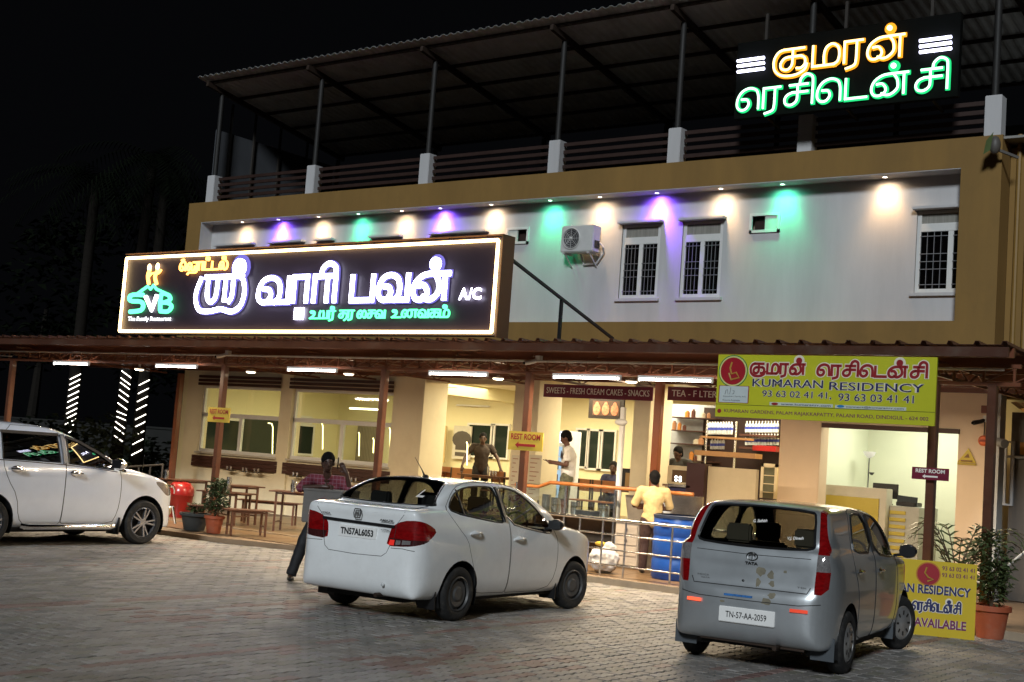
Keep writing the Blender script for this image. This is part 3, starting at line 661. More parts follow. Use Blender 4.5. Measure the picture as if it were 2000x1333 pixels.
# emblem
def emb(pts, m, r, name='emblem_stroke'):
    q = [at(x, y, SY) for x, y in pts]
    MB().tube([(p.x, SY-.04, p.z) for p in q], r, 8).build(name, m, t, smooth=True)
def embs(pts, m, r, **k): emb(sm(pts, 4), m, r, **k)
embs([(283, 577), (262, 577), (256, 583), (260, 589), (277, 590), (283, 597), (278, 607), (257, 610)], grn, .045, name='letter')
emb([(288, 580), (299, 607), (310, 577)], lit('emblem_white_glow', (.9, .95, 1), 5), .042, name='letter')
embs([(316, 608), (318, 577), (331, 577), (336, 585), (327, 591), (317, 592)], grn, .042, name='letter')
embs([(317, 592), (332, 593), (338, 600), (331, 609), (316, 609)], grn, .042, name='letter')
emb([(268, 577), (292, 560), (297, 566), (303, 558), (309, 566), (334, 577)], grn, .03)
embs([(294, 556), (292, 540), (296, 528)], orn, .035); embs([(309, 556), (306, 541), (312, 528)], orn, .035); embs([(292, 545), (300, 535), (312, 535), (318, 528)], orn, .022)
for x, y in ((295, 524), (311, 522)):
    p = at(x, y, SY); MB().ball((p.x, SY-.04, p.z), (.055, .025, .08), 12, 8).build('emblem_flame', lit('emblem_amber_glow', (1, .65, .3), 7), t, smooth=True)
a = at(252, 629, SY); b = at(337, 620, SY)
text('The Family Restaurant', (a.x, SY, a.z-.01), (b.x, SY, b.z+.01), MATS['emblem_white_glow'], t, depth=.03, bold=.02, name='letter')
# struts of the sign
p = at(996, 505, SY+.3); q = at(1197, 662, 20.5)
MB().bar(p, q, .045).build('stay_bar', black, t); r1 = at(1102, 596, 18.4)
k_ = (p*.53+q*.47); MB().bar((k_.x, k_.y, 3.5), (k_.x, k_.y, k_.z), .05).build('stay_post', black, t)
# ================================================================ TOP SIGN
TY = 20.55
a = at(1436, 236, TY); b = at(1874, 46, TY)
t = thing('rooftop_sign', 'unlit dark board with glowing yellow and green letters at the roof edge', 'sign board', (a.x, TY, a.z))
TX0, TX1 = at(1438, 150, TY).x, at(1874, 100, TY).x; TZ0, TZ1 = at(1436, 233, TY).z, at(1436, 86, TY).z
MB().box(TX0, TX1, TY, TY+.12, TZ0, TZ1).build('board', mat('sign_back_dark', (.004, .0045, .004), .95, spec=.1, var=.15, scale=2), t)
yel = lit('letter_amber_glow', (1, .36, .02), 1.6); gr2 = lit('letter_green_glow', (.02, .75, .22), 1.3); wh2 = lit('bar_white_glow', (.75, .75, 1), 7)
yw = lit('letter_amber_core', (1, .74, .30), 4); gw = lit('letter_green_core', (.55, 1, .68), 3.2)
def place2(word, x0, y0, x1, yt, m, w, Y_=TY, asc=None):
    a = at(x0, y0, Y_); b = at(x1, y0-(x1-x0)*.083, Y_); c = at(x0, yt, Y_)
    tamil(word, (a.x, Y_, a.z), b.x-a.x, c.z-a.z, m, t, w=w, depth=.05, lift=.05)
for wd, m1_, m2_, lf in ((.078, yel, gr2, .015), (.036, yw, gw, .06)):
    def place2(word, x0, y0, x1, yt, m, w, Y_=TY, lf=lf):
        a = at(x0, y0, Y_); b = at(x1, y0-(x1-x0)*.083, Y_); c = at(x0, yt, Y_)
        tamil(word, (a.x, Y_, a.z), b.x-a.x, c.z-a.z, m, t, w=w, depth=.03, lift=lf)
    place2(['ku', 'ma', 'ra', 'np'], 1526, 141, 1782, 102, m1_, wd)
    place2(['e', 'ra', 'si', 'e', 'da', 'np', 'si'], 1442, 219, 1862, 182, m2_, wd)
# thin coloured back-lighting strips behind each word
for (x0, y0, x1, m) in ((1519, 150, 1784, yel), (1440, 222, 1866, gr2)):
    pass
for px, py in ((1444, 122), (1444, 132), (1444, 143), (1799, 83), (1799, 94), (1799, 105)):
    a = at(px, py, TY); b = at(px+(52 if px < 1500 else 62), py-4.5, TY)
    MB().tube([(a.x, TY-.07, a.z), (b.x, TY-.07, a.z)], .028, 8).build('light_bar', wh2, t, smooth=True)
for x in (TX0+.5, (TX0+TX1)/2, TX1-.5): MB().bar((x, TY+.1, TZ0), (x, TY+.1, TZ1+.5), .05).bar((x, TY+.1, TZ0+.1), (x, YF+.15, TZ0+.0), .04).build('frame_post', MATS['dark_steel'], t)
# ================================================================ SMALL SIGNS
def plate(name, label, cat, c00, c10, c11, c01, Y_, m, th=.02):
    """flat board from 4 pixel corners (bl, br, tr, tl), averaged into a true rectangle"""
    P = [at(*c, Y_) for c in (c00, c10, c11, c01)]
    x0 = (P[0].x+P[3].x)/2; x1 = (P[1].x+P[2].x)/2; z0 = (P[0].z+P[1].z)/2; z1 = (P[2].z+P[3].z)/2
    t = thing(name, label, cat, (x0, Y_, z0)); MB().box(x0, x1, Y_, Y_+th, z0, z1).build('board', m, t)
    return t, x0, x1, z0, z1
maroon = mat('maroon_print', (.16, .012, .035), .45, var=.06); whp = mat('white_print', (.85, .83, .8), .5, var=0); darkred = mat('dark_red_print', (.28, .015, .02), .5, var=0)
navy = mat('navy_print', (.012, .018, .10), .5, var=0); yelp = mat('yellow_board', (.50, .36, .05), .5, var=.06, scale=3); lime = mat('lime_banner', (.50, .52, .025), .42, var=.07, scale=1.5)
t, x0, x1, z0, z1 = plate('shop_sign', 'maroon sweets and cakes sign over the middle opening', 'sign', (1062, 776), (1275, 783), (1275, 756), (1062, 751), 20.9, maroon)
text('SWEETS - FRESH CREAM CAKES - SNACKS', (x0+.07, 20.9, z0+.075), (x1-.07, 20.9, z1-.06), whp, t, bold=.015)
t, x0, x1, z0, z1 = plate('shop_sign', 'maroon tea and filter sign partly behind the green banner', 'sign', (1304, 783), (1520, 789), (1520, 762), (1304, 755), 20.9, maroon)
w_ = (x1-x0)
text('TEA - F LTER', (x0+.09, 20.9, z0+.075), (x0+w_*.46, 20.9, z1-.06), whp, t, bold=.02)
text('COFFEE', (x0+w_*.52, 20.9, z0+.075), (x1-.1, 20.9, z1-.06), whp, t, bold=.02)
def arrow(mb, x0, x1, zc, h, y):
    mb.xz([(x0, zc), (x0+h*1.3, zc+h), (x0+h*1.3, zc+h*.4), (x1, zc+h*.4), (x1, zc-h*.4), (x0+h*1.3, zc-h*.4), (x0+h*1.3, zc-h)], y-.004, y-.001)
for (c, Y_, m, tm_, lab) in ((((1781, 935), (1853, 941), (1853, 917), (1781, 911)), 16.98, maroon, whp, 'maroon rest room sign with white arrow on the right post'),
                       (((992, 876), (1058, 885), (1062, 847), (994, 840)), 16.98, yelp, darkred, 'yellow rest room sign with red arrow on the middle post'),
                       (((404, 823), (447, 827), (450, 797), (408, 796)), 16.98, yelp, darkred, 'faded yellow rest room sign on the left post')):
    t, x0, x1, z0, z1 = plate('rest_room_sign', lab, 'sign', *c, Y_, m, th=.012)
    h = z1-z0
    text('REST ROOM', (x0+.05, Y_, z0+h*.56), (x1-.05, Y_, z1-h*.12), tm_, t, bold=.03)
    a_ = MB(); arrow(a_, x0+.14, x1-.14, z0+h*.28, h*.17, Y_); a_.build('arrow', tm_, t)
# green banner
BY = 16.45
t, x0, x1, z0, z1 = plate('hotel_banner', 'lime green hotel banner with red Tamil and navy English lettering', 'banner', (1400, 817), (1828, 829), (1828, 699), (1400, 692), BY, lime, th=.03)
Wd, Hh = x1-x0, z1-z0
def bx(u): return x0+u*Wd
def bz(v): return z0+v*Hh
def disc(mb, cx, cz, r, y0, y1, n=28): mb.xz([(cx+r*math.cos(2*PI*i/n), cz+r*math.sin(2*PI*i/n)) for i in range(n)], y0, y1)
def crest(t, cx, cz, r, Y_, ux=1):
    for rr, m, y in ((r*1.12, mat('green_ring', (.03, .2, .05), .5, var=0), .002), (r*1.05, mat('pale_ring', (.6, .62, .25), .5, var=0), .004), (r*.95, mat('crest_red', (.33, .01, .02), .5, var=0), .006)):
        mb = MB(); disc(mb, cx, cz, rr, Y_-y, Y_-.0005); mb.build('crest_disc', m, t)
    gold = mat('gold_print', (.45, .26, .05), .5, var=0)
    mb = MB(); mb.tube([(cx-r*.1, Y_-.007, cz+r*.62), (cx-r*.22, Y_-.007, cz+r*.2), (cx-r*.1, Y_-.007, cz-r*.2), (cx+r*.25, Y_-.007, cz-r*.1), (cx+r*.5, Y_-.007, cz-r*.45), (cx-r*.1, Y_-.007, cz-r*.6), (cx-r*.3, Y_-.007, cz-r*.15)], r*.07, 6)
    mb.build('crest_figure', gold, t)
crest(t, bx(.078), bz(.735), .2, BY)
def btamil(word, u0, u1, vb, vt, m, w, y):
    tamil(word, (bx(u0), BY, bz(vb)), (u1-u0)*Wd, (vt-vb)*Hh, m, t, w=w, depth=.002, lift=y, merge=True, name='lettering')
wo = mat('outline_print', (.75, .7, .6), .5, var=0)
for m, w, y in ((wo, .062, .001), (darkred, .036, .0035)):
    btamil(['ku', 'ma', 'ra', 'np'], .178, .437, .71, .86, m, w, y)
    btamil(['e', 'ra', 'si', 'e', 'da', 'np', 'si'], .482, .97, .70, .85, m, w, y)
for m, bo, y in ((wo, .045, .002), (navy, .01, .004)):
    text('KUMARAN', (bx(.178)-bo*.1, BY, bz(.50)-bo*.15), (bx(.51)+bo*.1, BY, bz(.62)+bo*.15), m, t, depth=y, bold=bo)
    text('RESIDENCY', (bx(.54)-bo*.1, BY, bz(.48)-bo*.15), (bx(.95)+bo*.1, BY, bz(.60)+bo*.15), m, t, depth=y, bold=bo)
    text('93 63 02 41 41,', (bx(.228)-bo*.1, BY, bz(.33)-bo*.15), (bx(.55)+bo*.1, BY, bz(.44)+bo*.15), m, t, depth=y, bold=bo*.8)
    text('93 63 03 41 41', (bx(.583)-bo*.1, BY, bz(.32)-bo*.15), (bx(.91)+bo*.1, BY, bz(.43)+bo*.15), m, t, depth=y, bold=bo*.8)
# slab serifs for the English name
MB().box(bx(.265), bx(.56), BY-.003, BY-.0005, bz(.212), bz(.262)).box(bx(.57), bx(.88), BY-.003, BY-.0005, bz(.205), bz(.255)).build('web_strip', mat('pale_strip', (.55, .62, .55), .5, var=0), t)
text('www.kumaranrr.com', (bx(.32), BY, bz(.22)), (bx(.55), BY, bz(.253)), navy, t, depth=.005, bold=.01)
text('connect@kumaranrr.com', (bx(.62), BY, bz(.213)), (bx(.87), BY, bz(.247)), navy, t, depth=.005, bold=.01)
for u, c in ((.29, darkred), (.595, mat('blue_print', (.02, .2, .5), .5, var=0))):
    mb = MB(); mb.xz([(bx(u)+.05*math.cos(i*PI/8), bz(.235)+.018*math.sin(i*PI/8)) for i in range(16)], BY-.006, BY-.0035); mb.build('symbol', c, t)
MB().box(bx(0), bx(1), BY-.002, BY-.0005, bz(.195), bz(.203)).build('rule', mat('dark_rule', (.1, .12, .01), .5, var=0), t)
mb = MB(); disc(mb, bx(.02), bz(.09), .03, BY-.003, BY-.0005); mb.build('symbol', darkred, t)
text('KUMARAN GARDENS, PALAM RAJAKKAPATTY, PALANI ROAD, DINDIGUL - 624 002', (bx(.045), BY, bz(.055)), (bx(.975), BY, bz(.125)), mat('plum_print', (.16, .02, .09), .5, var=0), t, depth=.002, bold=.015)
MB().box(bx(.012), bx(.162), BY-.003, BY-.0005, bz(.225), bz(.50)).build('notice_border', darkred, t)
MB().box(bx(.016), bx(.158), BY-.005, BY-.003, bz(.232), bz(.493)).build('notice', mat('notice_pale', (.50, .58, .60), .5, var=.05), t)
text('Executive / Family A/C', (bx(.035), BY, bz(.315)), (bx(.15), BY, bz(.34)), black, t, depth=.006)
text('Rooms Available', (bx(.035), BY, bz(.255)), (bx(.12), BY, bz(.28)), black, t, depth=.006)
mb = MB()
for q in ([(.045, .36), (.048, .42), (.055, .44), (.06, .36)], [(.068, .36), (.072, .47)], [(.08, .37), (.088, .37), (.09, .42), (.082, .42)]): mb.tube([(bx(a), BY-.006, bz(b)) for a, b in q], .003, 4)
mb.build('scribble', black, t)
# standee
GY = Vector((-5.62, 16.06, 0)); GX = Vector((-4.93, 16.33, 0)); ux = (GX-GY).normalized(); nn = ux.cross(Vector((0, 0, 1)))
W0 = 1.35; O = GX-ux*W0
t = thing('standing_board', 'yellow hotel board standing on the ground behind the silver hatchback', 'sign', tuple((O+GX)/2))
ym = mat('yellow_vinyl', (.62, .45, .02), .4, var=.05, scale=3)
def gp(u, v, d=0): return O+ux*u+Vector((0, 0, v))+nn*d
SH = .9
MB().add([gp(0, 0), gp(W0, 0), gp(W0, SH), gp(0, SH), gp(0, 0, -.02), gp(W0, 0, -.02), gp(W0, SH, -.02), gp(0, SH, -.02)], [(0, 1, 2, 3), (4, 5, 6, 7), (0, 1, 5, 4), (1, 2, 6, 5), (2, 3, 7, 6), (3, 0, 4, 7)]).build('board', ym, t)
def gt(s, u0, v0, u1, v1, m, y=.003, bold=.02): text(s, gp(u0, v0), gp(u1, v1), m, t, depth=y, bold=bold, ux=ux)
plum = MATS['plum_print']
for m, bo, y in ((wo, .06, .002), (navy, .03, .004)):
    gt('KUMARAN RESIDENCY', .07, .50, W0-.06, .61, m, y, bo)
    gt('ROOMS AVAILABLE', .2, .10, W0-.10, .21, (plum if m is navy else wo), y, bo)
    tamil(['e', 'ra', 'si', 'e', 'da', 'np', 'si'], gp(.62, .30), W0-.62-.16, .09, m, t, w=.02 if m is navy else .036, depth=.002, lift=y, merge=True, ux=tuple(ux), name='lettering')
    tamil(['ku', 'ma', 'ra', 'np'], gp(.1, .30), .45, .09, m, t, w=.02 if m is navy else .036, depth=.002, lift=y, merge=True, ux=tuple(ux), name='lettering')
gt('93 63 02 41 41', W0-.4, .80, W0-.03, .85, plum, .003, .02); gt('93 63 03 41 41', W0-.4, .72, W0-.03, .77, plum, .003, .02)
for rr, m, y in ((.145, mat('crest_ring_amber', (.5, .2, .02), .5, var=0), .003), (.13, MATS['crest_red'], .005)):
    c = (.79, .74); n = 26
    MB().prism([(c[0]+rr*math.cos(2*PI*i/n), c[1]+rr*math.sin(2*PI*i/n)) for i in range(n)], lambda a, b: gp(a, b, .001), lambda a, b: gp(a, b, y)).build('crest_disc', m, t)
MB().tube([gp(.77, .82, .007), gp(.75, .75, .007), (gp(.79, .7, .007)), gp(.85, .68, .007), gp(.78, .65, .007)], .011, 5).build('crest_figure', MATS['gold_print'], t)
for u in (.2, W0-.2): MB().bar(gp(u, SH-.05, -.03), gp(u, 0.02, -.4), .025).build('stand_leg', MATS['dark_steel'], t)
# ================================================================ INTERIOR LIGHTS
area('hall_light', (-21.5, 24.2, 3.4), 5, 2.5, 340, (1, .84, .50))
area('hall_light', (-16.8, 24.2, 3.4), 2.2, 3, 250, (1, .85, .55))
area('hall_light', (-13.6, 23.3, 3.35), 2, 2, 170, (1, .86, .58))
area('hall_light', (-11.0, 21.9, 3.3), 1.6, .8, 100, (1, .83, .55))
area('reception_light', (-8.1, 23.2, 3.35), 1.4, 1.4, 78, (1, .97, .80))
for i, (px, py, Y_, w) in enumerate([(683, 798, 24.5, 1.1), (808, 792, 26.9, .8)]):
    p = at(px, py, Y_)
    tl = thing('interior_tube_lamp', ['lit tube lamp seen through the right dining window', 'unlit tube lamp on the hall rear wall'][i], 'lamp', tuple(p))
    a, b = (at(683, 798, 24.5), at(739, 804, 24.5)) if i == 0 else (at(891, 792, 26.9), at(955, 794, 26.9))
    MB().tube([a, (b.x, a.y, a.z)], .018, 8).build('tube', lit('indoor_tube_glow', (1, .9, .5), 10) if i == 0 else pvc, tl, smooth=True)
    MB().box(a.x, b.x, a.y+.02, a.y+.05, a.z, a.z+.03).build('batten', pvc, tl)
for i, (px, y0, y1, hk) in enumerate([(406, 823, 881, -1), (533, 832, 890, -1), (631, 831, 878, -1), (702, 849, 891, 0), (730, 860, 885, 0), (762, 840, 902, 0), (913, 868, 909, 0)]):
    p = at(px, y0, 23.0); q = at(px-1, y1, 23.0)
    tl = thing('led_strip', '%s hooked warm strip of light from the left inside the dining hall' % ORD[i], 'strip light', tuple(q), group='strip lights in the dining hall')
    pts = [(p.x-.18, p.y, p.z+.06), (p.x-.05, p.y, p.z+.05), (p.x, p.y, p.z-.03), q] if hk else [(p.x-.03, p.y, p.z+.05), p, q]
    MB().tube(pts, .012, 6).build('strip', lit('strip_glow', (1, .82, .35), 7), tl, smooth=True)
# ================================================================ CARS
def chaikin(P, n=2, closed=False):
    P = [tuple(p) for p in P]
    for _ in range(n):
        Q = []; m = len(P)
        for i in range(m if closed else m-1):
            a, b = P[i], P[(i+1) % m]
            Q += [(a[0]*.75+b[0]*.25, a[1]*.75+b[1]*.25), (a[0]*.25+b[0]*.75, a[1]*.25+b[1]*.75)]
        if not closed: Q = [P[0]]+Q+[P[-1]]
        P = Q
    return P
class Field:
    """signed distance to a closed outline, tabulated"""
    def __init__(s, poly, res=.012, pad=.5):
        P = np.array(poly); s.lo = P.min(0)-pad; hi = P.max(0)+pad; s.res = res
        n = np.ceil((hi-s.lo)/res).astype(int)+1
        X, Y = np.meshgrid(s.lo[0]+np.arange(n[0])*res, s.lo[1]+np.arange(n[1])*res, indexing='ij')
        d = np.full(X.shape, 1e9); ins = np.zeros(X.shape, bool)
        for i in range(len(P)):
            a = P[i]; b = P[(i+1) % len(P)]; e = b-a; L = e@e
            if L < 1e-12: continue
            t = np.clip(((X-a[0])*e[0]+(Y-a[1])*e[1])/L, 0, 1)
            d = np.minimum(d, (X-a[0]-t*e[0])**2+(Y-a[1]-t*e[1])**2)
            if abs(e[1]) > 1e-12:
                c = ((a[1] > Y) != (b[1] > Y)) & (X < e[0]*(Y-a[1])/e[1]+a[0]); ins ^= c
        d = np.sqrt(d); s.T = np.where(ins, -d, d); s.n = n
    def __call__(s, u, v):
        x = np.clip((u-s.lo[0])/s.res, 0, s.n[0]-1.001); y = np.clip((v-s.lo[1])/s.res, 0, s.n[1]-1.001)
        i = x.astype(int); j = y.astype(int); fx = x-i; fy = y-j; T = s.T
        return (T[i, j]*(1-fx)+T[i+1, j]*fx)*(1-fy)+(T[i, j+1]*(1-fx)+T[i+1, j+1]*fx)*fy
def smax(a, b, k):
    h = np.clip(.5+.5*(a-b)/k, 0, 1); return b*(1-h)+a*h+k*h*(1-h)
def smin(a, b, k):
    h = np.clip(.5-.5*(a-b)/k, 0, 1); return b*(1-h)+a*h-k*h*(1-h)
def mir(P): return [(a, b) for a, b in P]+[(a, -b) for a, b in P[::-1] if b > 1e-6]   # (x, y) half plan -> full
def mirs(P): return [(y, z) for y, z in P]+[(-y, z) for y, z in P[::-1] if y > 1e-6]  # (y, z) half section -> full
class Shape:
    def __init__(s, side, plan, sect, gside, gplan, gsect, k=.05, kg=.06, ku=.05, nch=2):
        s.f = [Field(chaikin(side, nch, True)), Field(chaikin(mir(plan), nch, True)), Field(chaikin(mirs(sect), nch, True)),
               Field(chaikin(gside, nch, True)), Field(chaikin(mir(gplan), nch, True)), Field(chaikin(mirs(gsect), nch, True))]
        s.k, s.kg, s.ku = k, kg, ku; s.extra = None
    def __call__(s, P):
        x, y, z = P[..., 0], P[..., 1], P[..., 2]; f = s.f
        a = smax(smax(f[0](x, z), f[1](x, y), s.k), f[2](y, z), s.k)
        g = smax(smax(f[3](x, z), f[4](x, y), s.kg), f[5](y, z), s.kg)
        r = smin(a, g, s.ku)
        if s.extra: r = s.extra(x, y, z, r)
        return r
    def shell(s, x0, x1, hw, z0, z1, step=.026):
        pad = .12; x0 -= pad; x1 += pad; hw += pad; z0 -= pad; z1 += pad
        nx, ny, nz = [int(round(v/step)) for v in (x1-x0, 2*hw, z1-z0)]
        xs = np.linspace(x0, x1, nx+1); ys = np.linspace(-hw, hw, ny+1); zs = np.linspace(z0, z1, nz+1)
        idx = {}; pts = []; fs = []
        def vid(i, j, k):
            t = (i, j, k)
            if t not in idx: idx[t] = len(pts); pts.append((xs[i], ys[j], zs[k]))
            return idx[t]
        for i in range(nx):
            for j in range(ny):
                fs.append((vid(i, j, 0), vid(i, j+1, 0), vid(i+1, j+1, 0), vid(i+1, j, 0)))
                fs.append((vid(i, j, nz), vid(i+1, j, nz), vid(i+1, j+1, nz), vid(i, j+1, nz)))
            for k in range(nz):
                fs.append((vid(i, 0, k), vid(i+1, 0, k), vid(i+1, 0, k+1), vid(i, 0, k+1)))
                fs.append((vid(i, ny, k), vid(i, ny, k+1), vid(i+1, ny, k+1), vid(i+1, ny, k)))
        for j in range(ny):
            for k in range(nz):
                fs.append((vid(0, j, k), vid(0, j, k+1), vid(0, j+1, k+1), vid(0, j+1, k)))
                fs.append((vid(nx, j, k), vid(nx, j+1, k), vid(nx, j+1, k+1), vid(nx, j, k+1)))
        Pn = np.array(pts); O = np.zeros_like(Pn); O[:, 0] = np.clip(Pn[:, 0], x0+1.0, x1-1.25); O[:, 2] = .62
        lo = np.zeros(len(Pn)); hi = np.ones(len(Pn))
        for _ in range(15):
            m = (lo+hi)/2; v = s(O+(Pn-O)*m[:, None]); ins = v < 0
            lo = np.where(ins, m, lo); hi = np.where(ins, hi, m)
        return O+(Pn-O)*((lo+hi)/2)[:, None], fs
    def ray(s, o, d, L=2.0):
        """first hit marching from o along d (arrays)"""
        o = np.array(o, float); d = np.array(d, float); t = np.zeros(len(o)); hit = np.zeros(len(o), bool)
        for _ in range(200):
            v = s(o+d*t[:, None]); hit |= v < 0; t = np.where(hit, t, t+np.clip(v*.6, .004, .05))
        lo = np.maximum(t-.06, 0); hi = t
        for _ in range(14):
            m = (lo+hi)/2; i = s(o+d*m[:, None]) < 0; hi = np.where(i, m, hi); lo = np.where(i, lo, m)
        return o+d*hi[:, None]
def pip(P, x, y):
    c = False
    for i in range(len(P)):
        a = P[i]; b = P[(i+1) % len(P)]
        if (a[1] > y) != (b[1] > y) and x < (b[0]-a[0])*(y-a[1])/(b[1]-a[1])+a[0]: c = not c
    return c
AX = {'side': (Vector((1, 0, 0)), Vector((0, 0, 1))), 'rear': (Vector((0, 1, 0)), Vector((0, 0, 1))), 'top': (Vector((1, 0, 0)), Vector((0, 1, 0)))}
def axes(a):
    if isinstance(a, str): return AX[a]
    return (Vector((math.cos(rad(a)), math.sin(rad(a)), 0)), Vector((0, 0, 1)))
def cutpoly(bm, lay, pid, poly, ax, sel):
    U, V = axes(ax)
    a0 = min(p[0] for p in poly)-.01; a1 = max(p[0] for p in poly)+.01; b0 = min(p[1] for p in poly)-.01; b1 = max(p[1] for p in poly)+.01
    cand = []
    for f in bm.faces:
        c = f.calc_center_median()
        if not sel(c): continue
        s_, t_ = c.dot(U), c.dot(V)
        if a0-.03 < s_ < a1+.03 and b0-.03 < t_ < b1+.03: cand.append(f)
    for i in range(len(poly)):
        p, q = poly[i], poly[(i+1) % len(poly)]
        n2 = (q[1]-p[1], -(q[0]-p[0]))
        if abs(n2[0])+abs(n2[1]) < 1e-9: continue
        # only faces near this edge
        e0, e1 = min(p[0], q[0])-.03, max(p[0], q[0])+.03; g0, g1 = min(p[1], q[1])-.03, max(p[1], q[1])+.03
        near, rest = [], []
        for f in cand:
            c = f.calc_center_median(); s_, t_ = c.dot(U), c.dot(V)
            (near if e0 < s_ < e1 and g0 < t_ < g1 else rest).append(f)
        es = set(); vs = set()
        for f in near: es.update(f.edges); vs.update(f.verts)
        r = bmesh.ops.bisect_plane(bm, geom=near+list(es)+list(vs), plane_co=U*p[0]+V*p[1], plane_no=(U*n2[0]+V*n2[1]).normalized(), dist=1e-5)
        cand = rest+[g for g in r['geom'] if isinstance(g, bmesh.types.BMFace)]
    seen = set()
    for f in cand:
        if not f.is_valid or f.index in seen and f.index >= 0 and False: continue
        c = f.calc_center_median()
        if pip(poly, c.dot(U), c.dot(V)): f[lay] = pid
def side_sel(ymin, s): return (lambda c: c.y*s > ymin)
def trim(mb, shp, poly, ax, dirn, off, r, closed=True, n=4, step=.03):
    """thin strip following the body surface along a projected outline"""
    U, V = axes(ax); P = list(poly)+([poly[0]] if closed else []); pts = []
    for i in range(len(P)-1):
        a, b = P[i], P[i+1]; m = max(1, int(math.hypot(b[0]-a[0], b[1]-a[1])/step))
        pts += [(a[0]+(b[0]-a[0])*k/m, a[1]+(b[1]-a[1])*k/m) for k in range(m)]
    pts.append(P[-1]); D = Vector(dirn)
    o = [tuple(U*s+V*t-D*1.6+D*0) for s, t in pts]
    H = shp.ray(o, [tuple(D)]*len(o))
    H = H-np.array(D)*off
    mb.tube([tuple(h) for h in H], r, n)
def patch(shp, poly, ax, dirn, lift=.004):
    """filled polygon (fan) draped on the surface"""
    U, V = axes(ax); D = Vector(dirn)
    o = [tuple(U*s+V*t-D*1.6) for s, t in poly]; H = shp.ray(o, [tuple(D)]*len(o))-np.array(D)*lift
    return [tuple(h) for h in H]
def paint(name, col, metal=0, rough=.3, dirtc=(.25, .22, .18), dirt=.12, flake=False):
    m = mat(name, col, rough, metal, var=.04, scale=3, coat=.9, dirt=(dirtc, dirt, 2.2), bump=.03, bscale=3)
    N = m.node_tree.nodes; L = m.node_tree.links; o = [n for n in N if n.type == 'OUTPUT_MATERIAL'][0]
    b = N['Principled BSDF']; g = N.new('ShaderNodeNewGeometry'); d = N.new('ShaderNodeBsdfDiffuse'); d.inputs[0].default_value = (.03, .03, .03, 1)
    x = N.new('ShaderNodeMixShader'); L.new(g.outputs['Backfacing'], x.inputs[0]); L.new(b.outputs[0], x.inputs[1]); L.new(d.outputs[0], x.inputs[2]); L.new(x.outputs[0], o.inputs[0])
    return m
rubber = mat('tyre_rubber', (.014, .014, .014), .8, var=.3, scale=20, dirt=((.09, .08, .07), .6, 7))
trimb = mat('black_trim', (.012, .012, .013), .35, var=.1); chrome = mat('chrome', (.8, .8, .8), .08, 1, var=.02)
cglass = glass('car_glass_tint', (.42, .44, .42), .06, .01)
seatm = mat('seat_fabric', (.06, .058, .055), .8, var=.2); seatl = mat('seat_beige', (.22, .18, .13), .7, var=.15)
redlens = mat('red_lamp_lens', (.17, .003, .004), .1, var=.6, scale=18, coat=1, emit=.02, ecol=(1, .02, .02), stretch=(1, 1, 3))
clearlens = mat('clear_lamp_lens', (.45, .42, .42), .08, .6, var=.4, scale=60, coat=1)
darklens = mat('smoked_lamp_lens', (.05, .012, .012), .1, var=.5, scale=50, coat=1)
plw = mat('plate_white', (.86, .86, .84), .4, var=.03, emit=.35, ecol=(1, 1, 1)) if False else mat('plate_white', (.88, .88, .86), .35, var=.03)
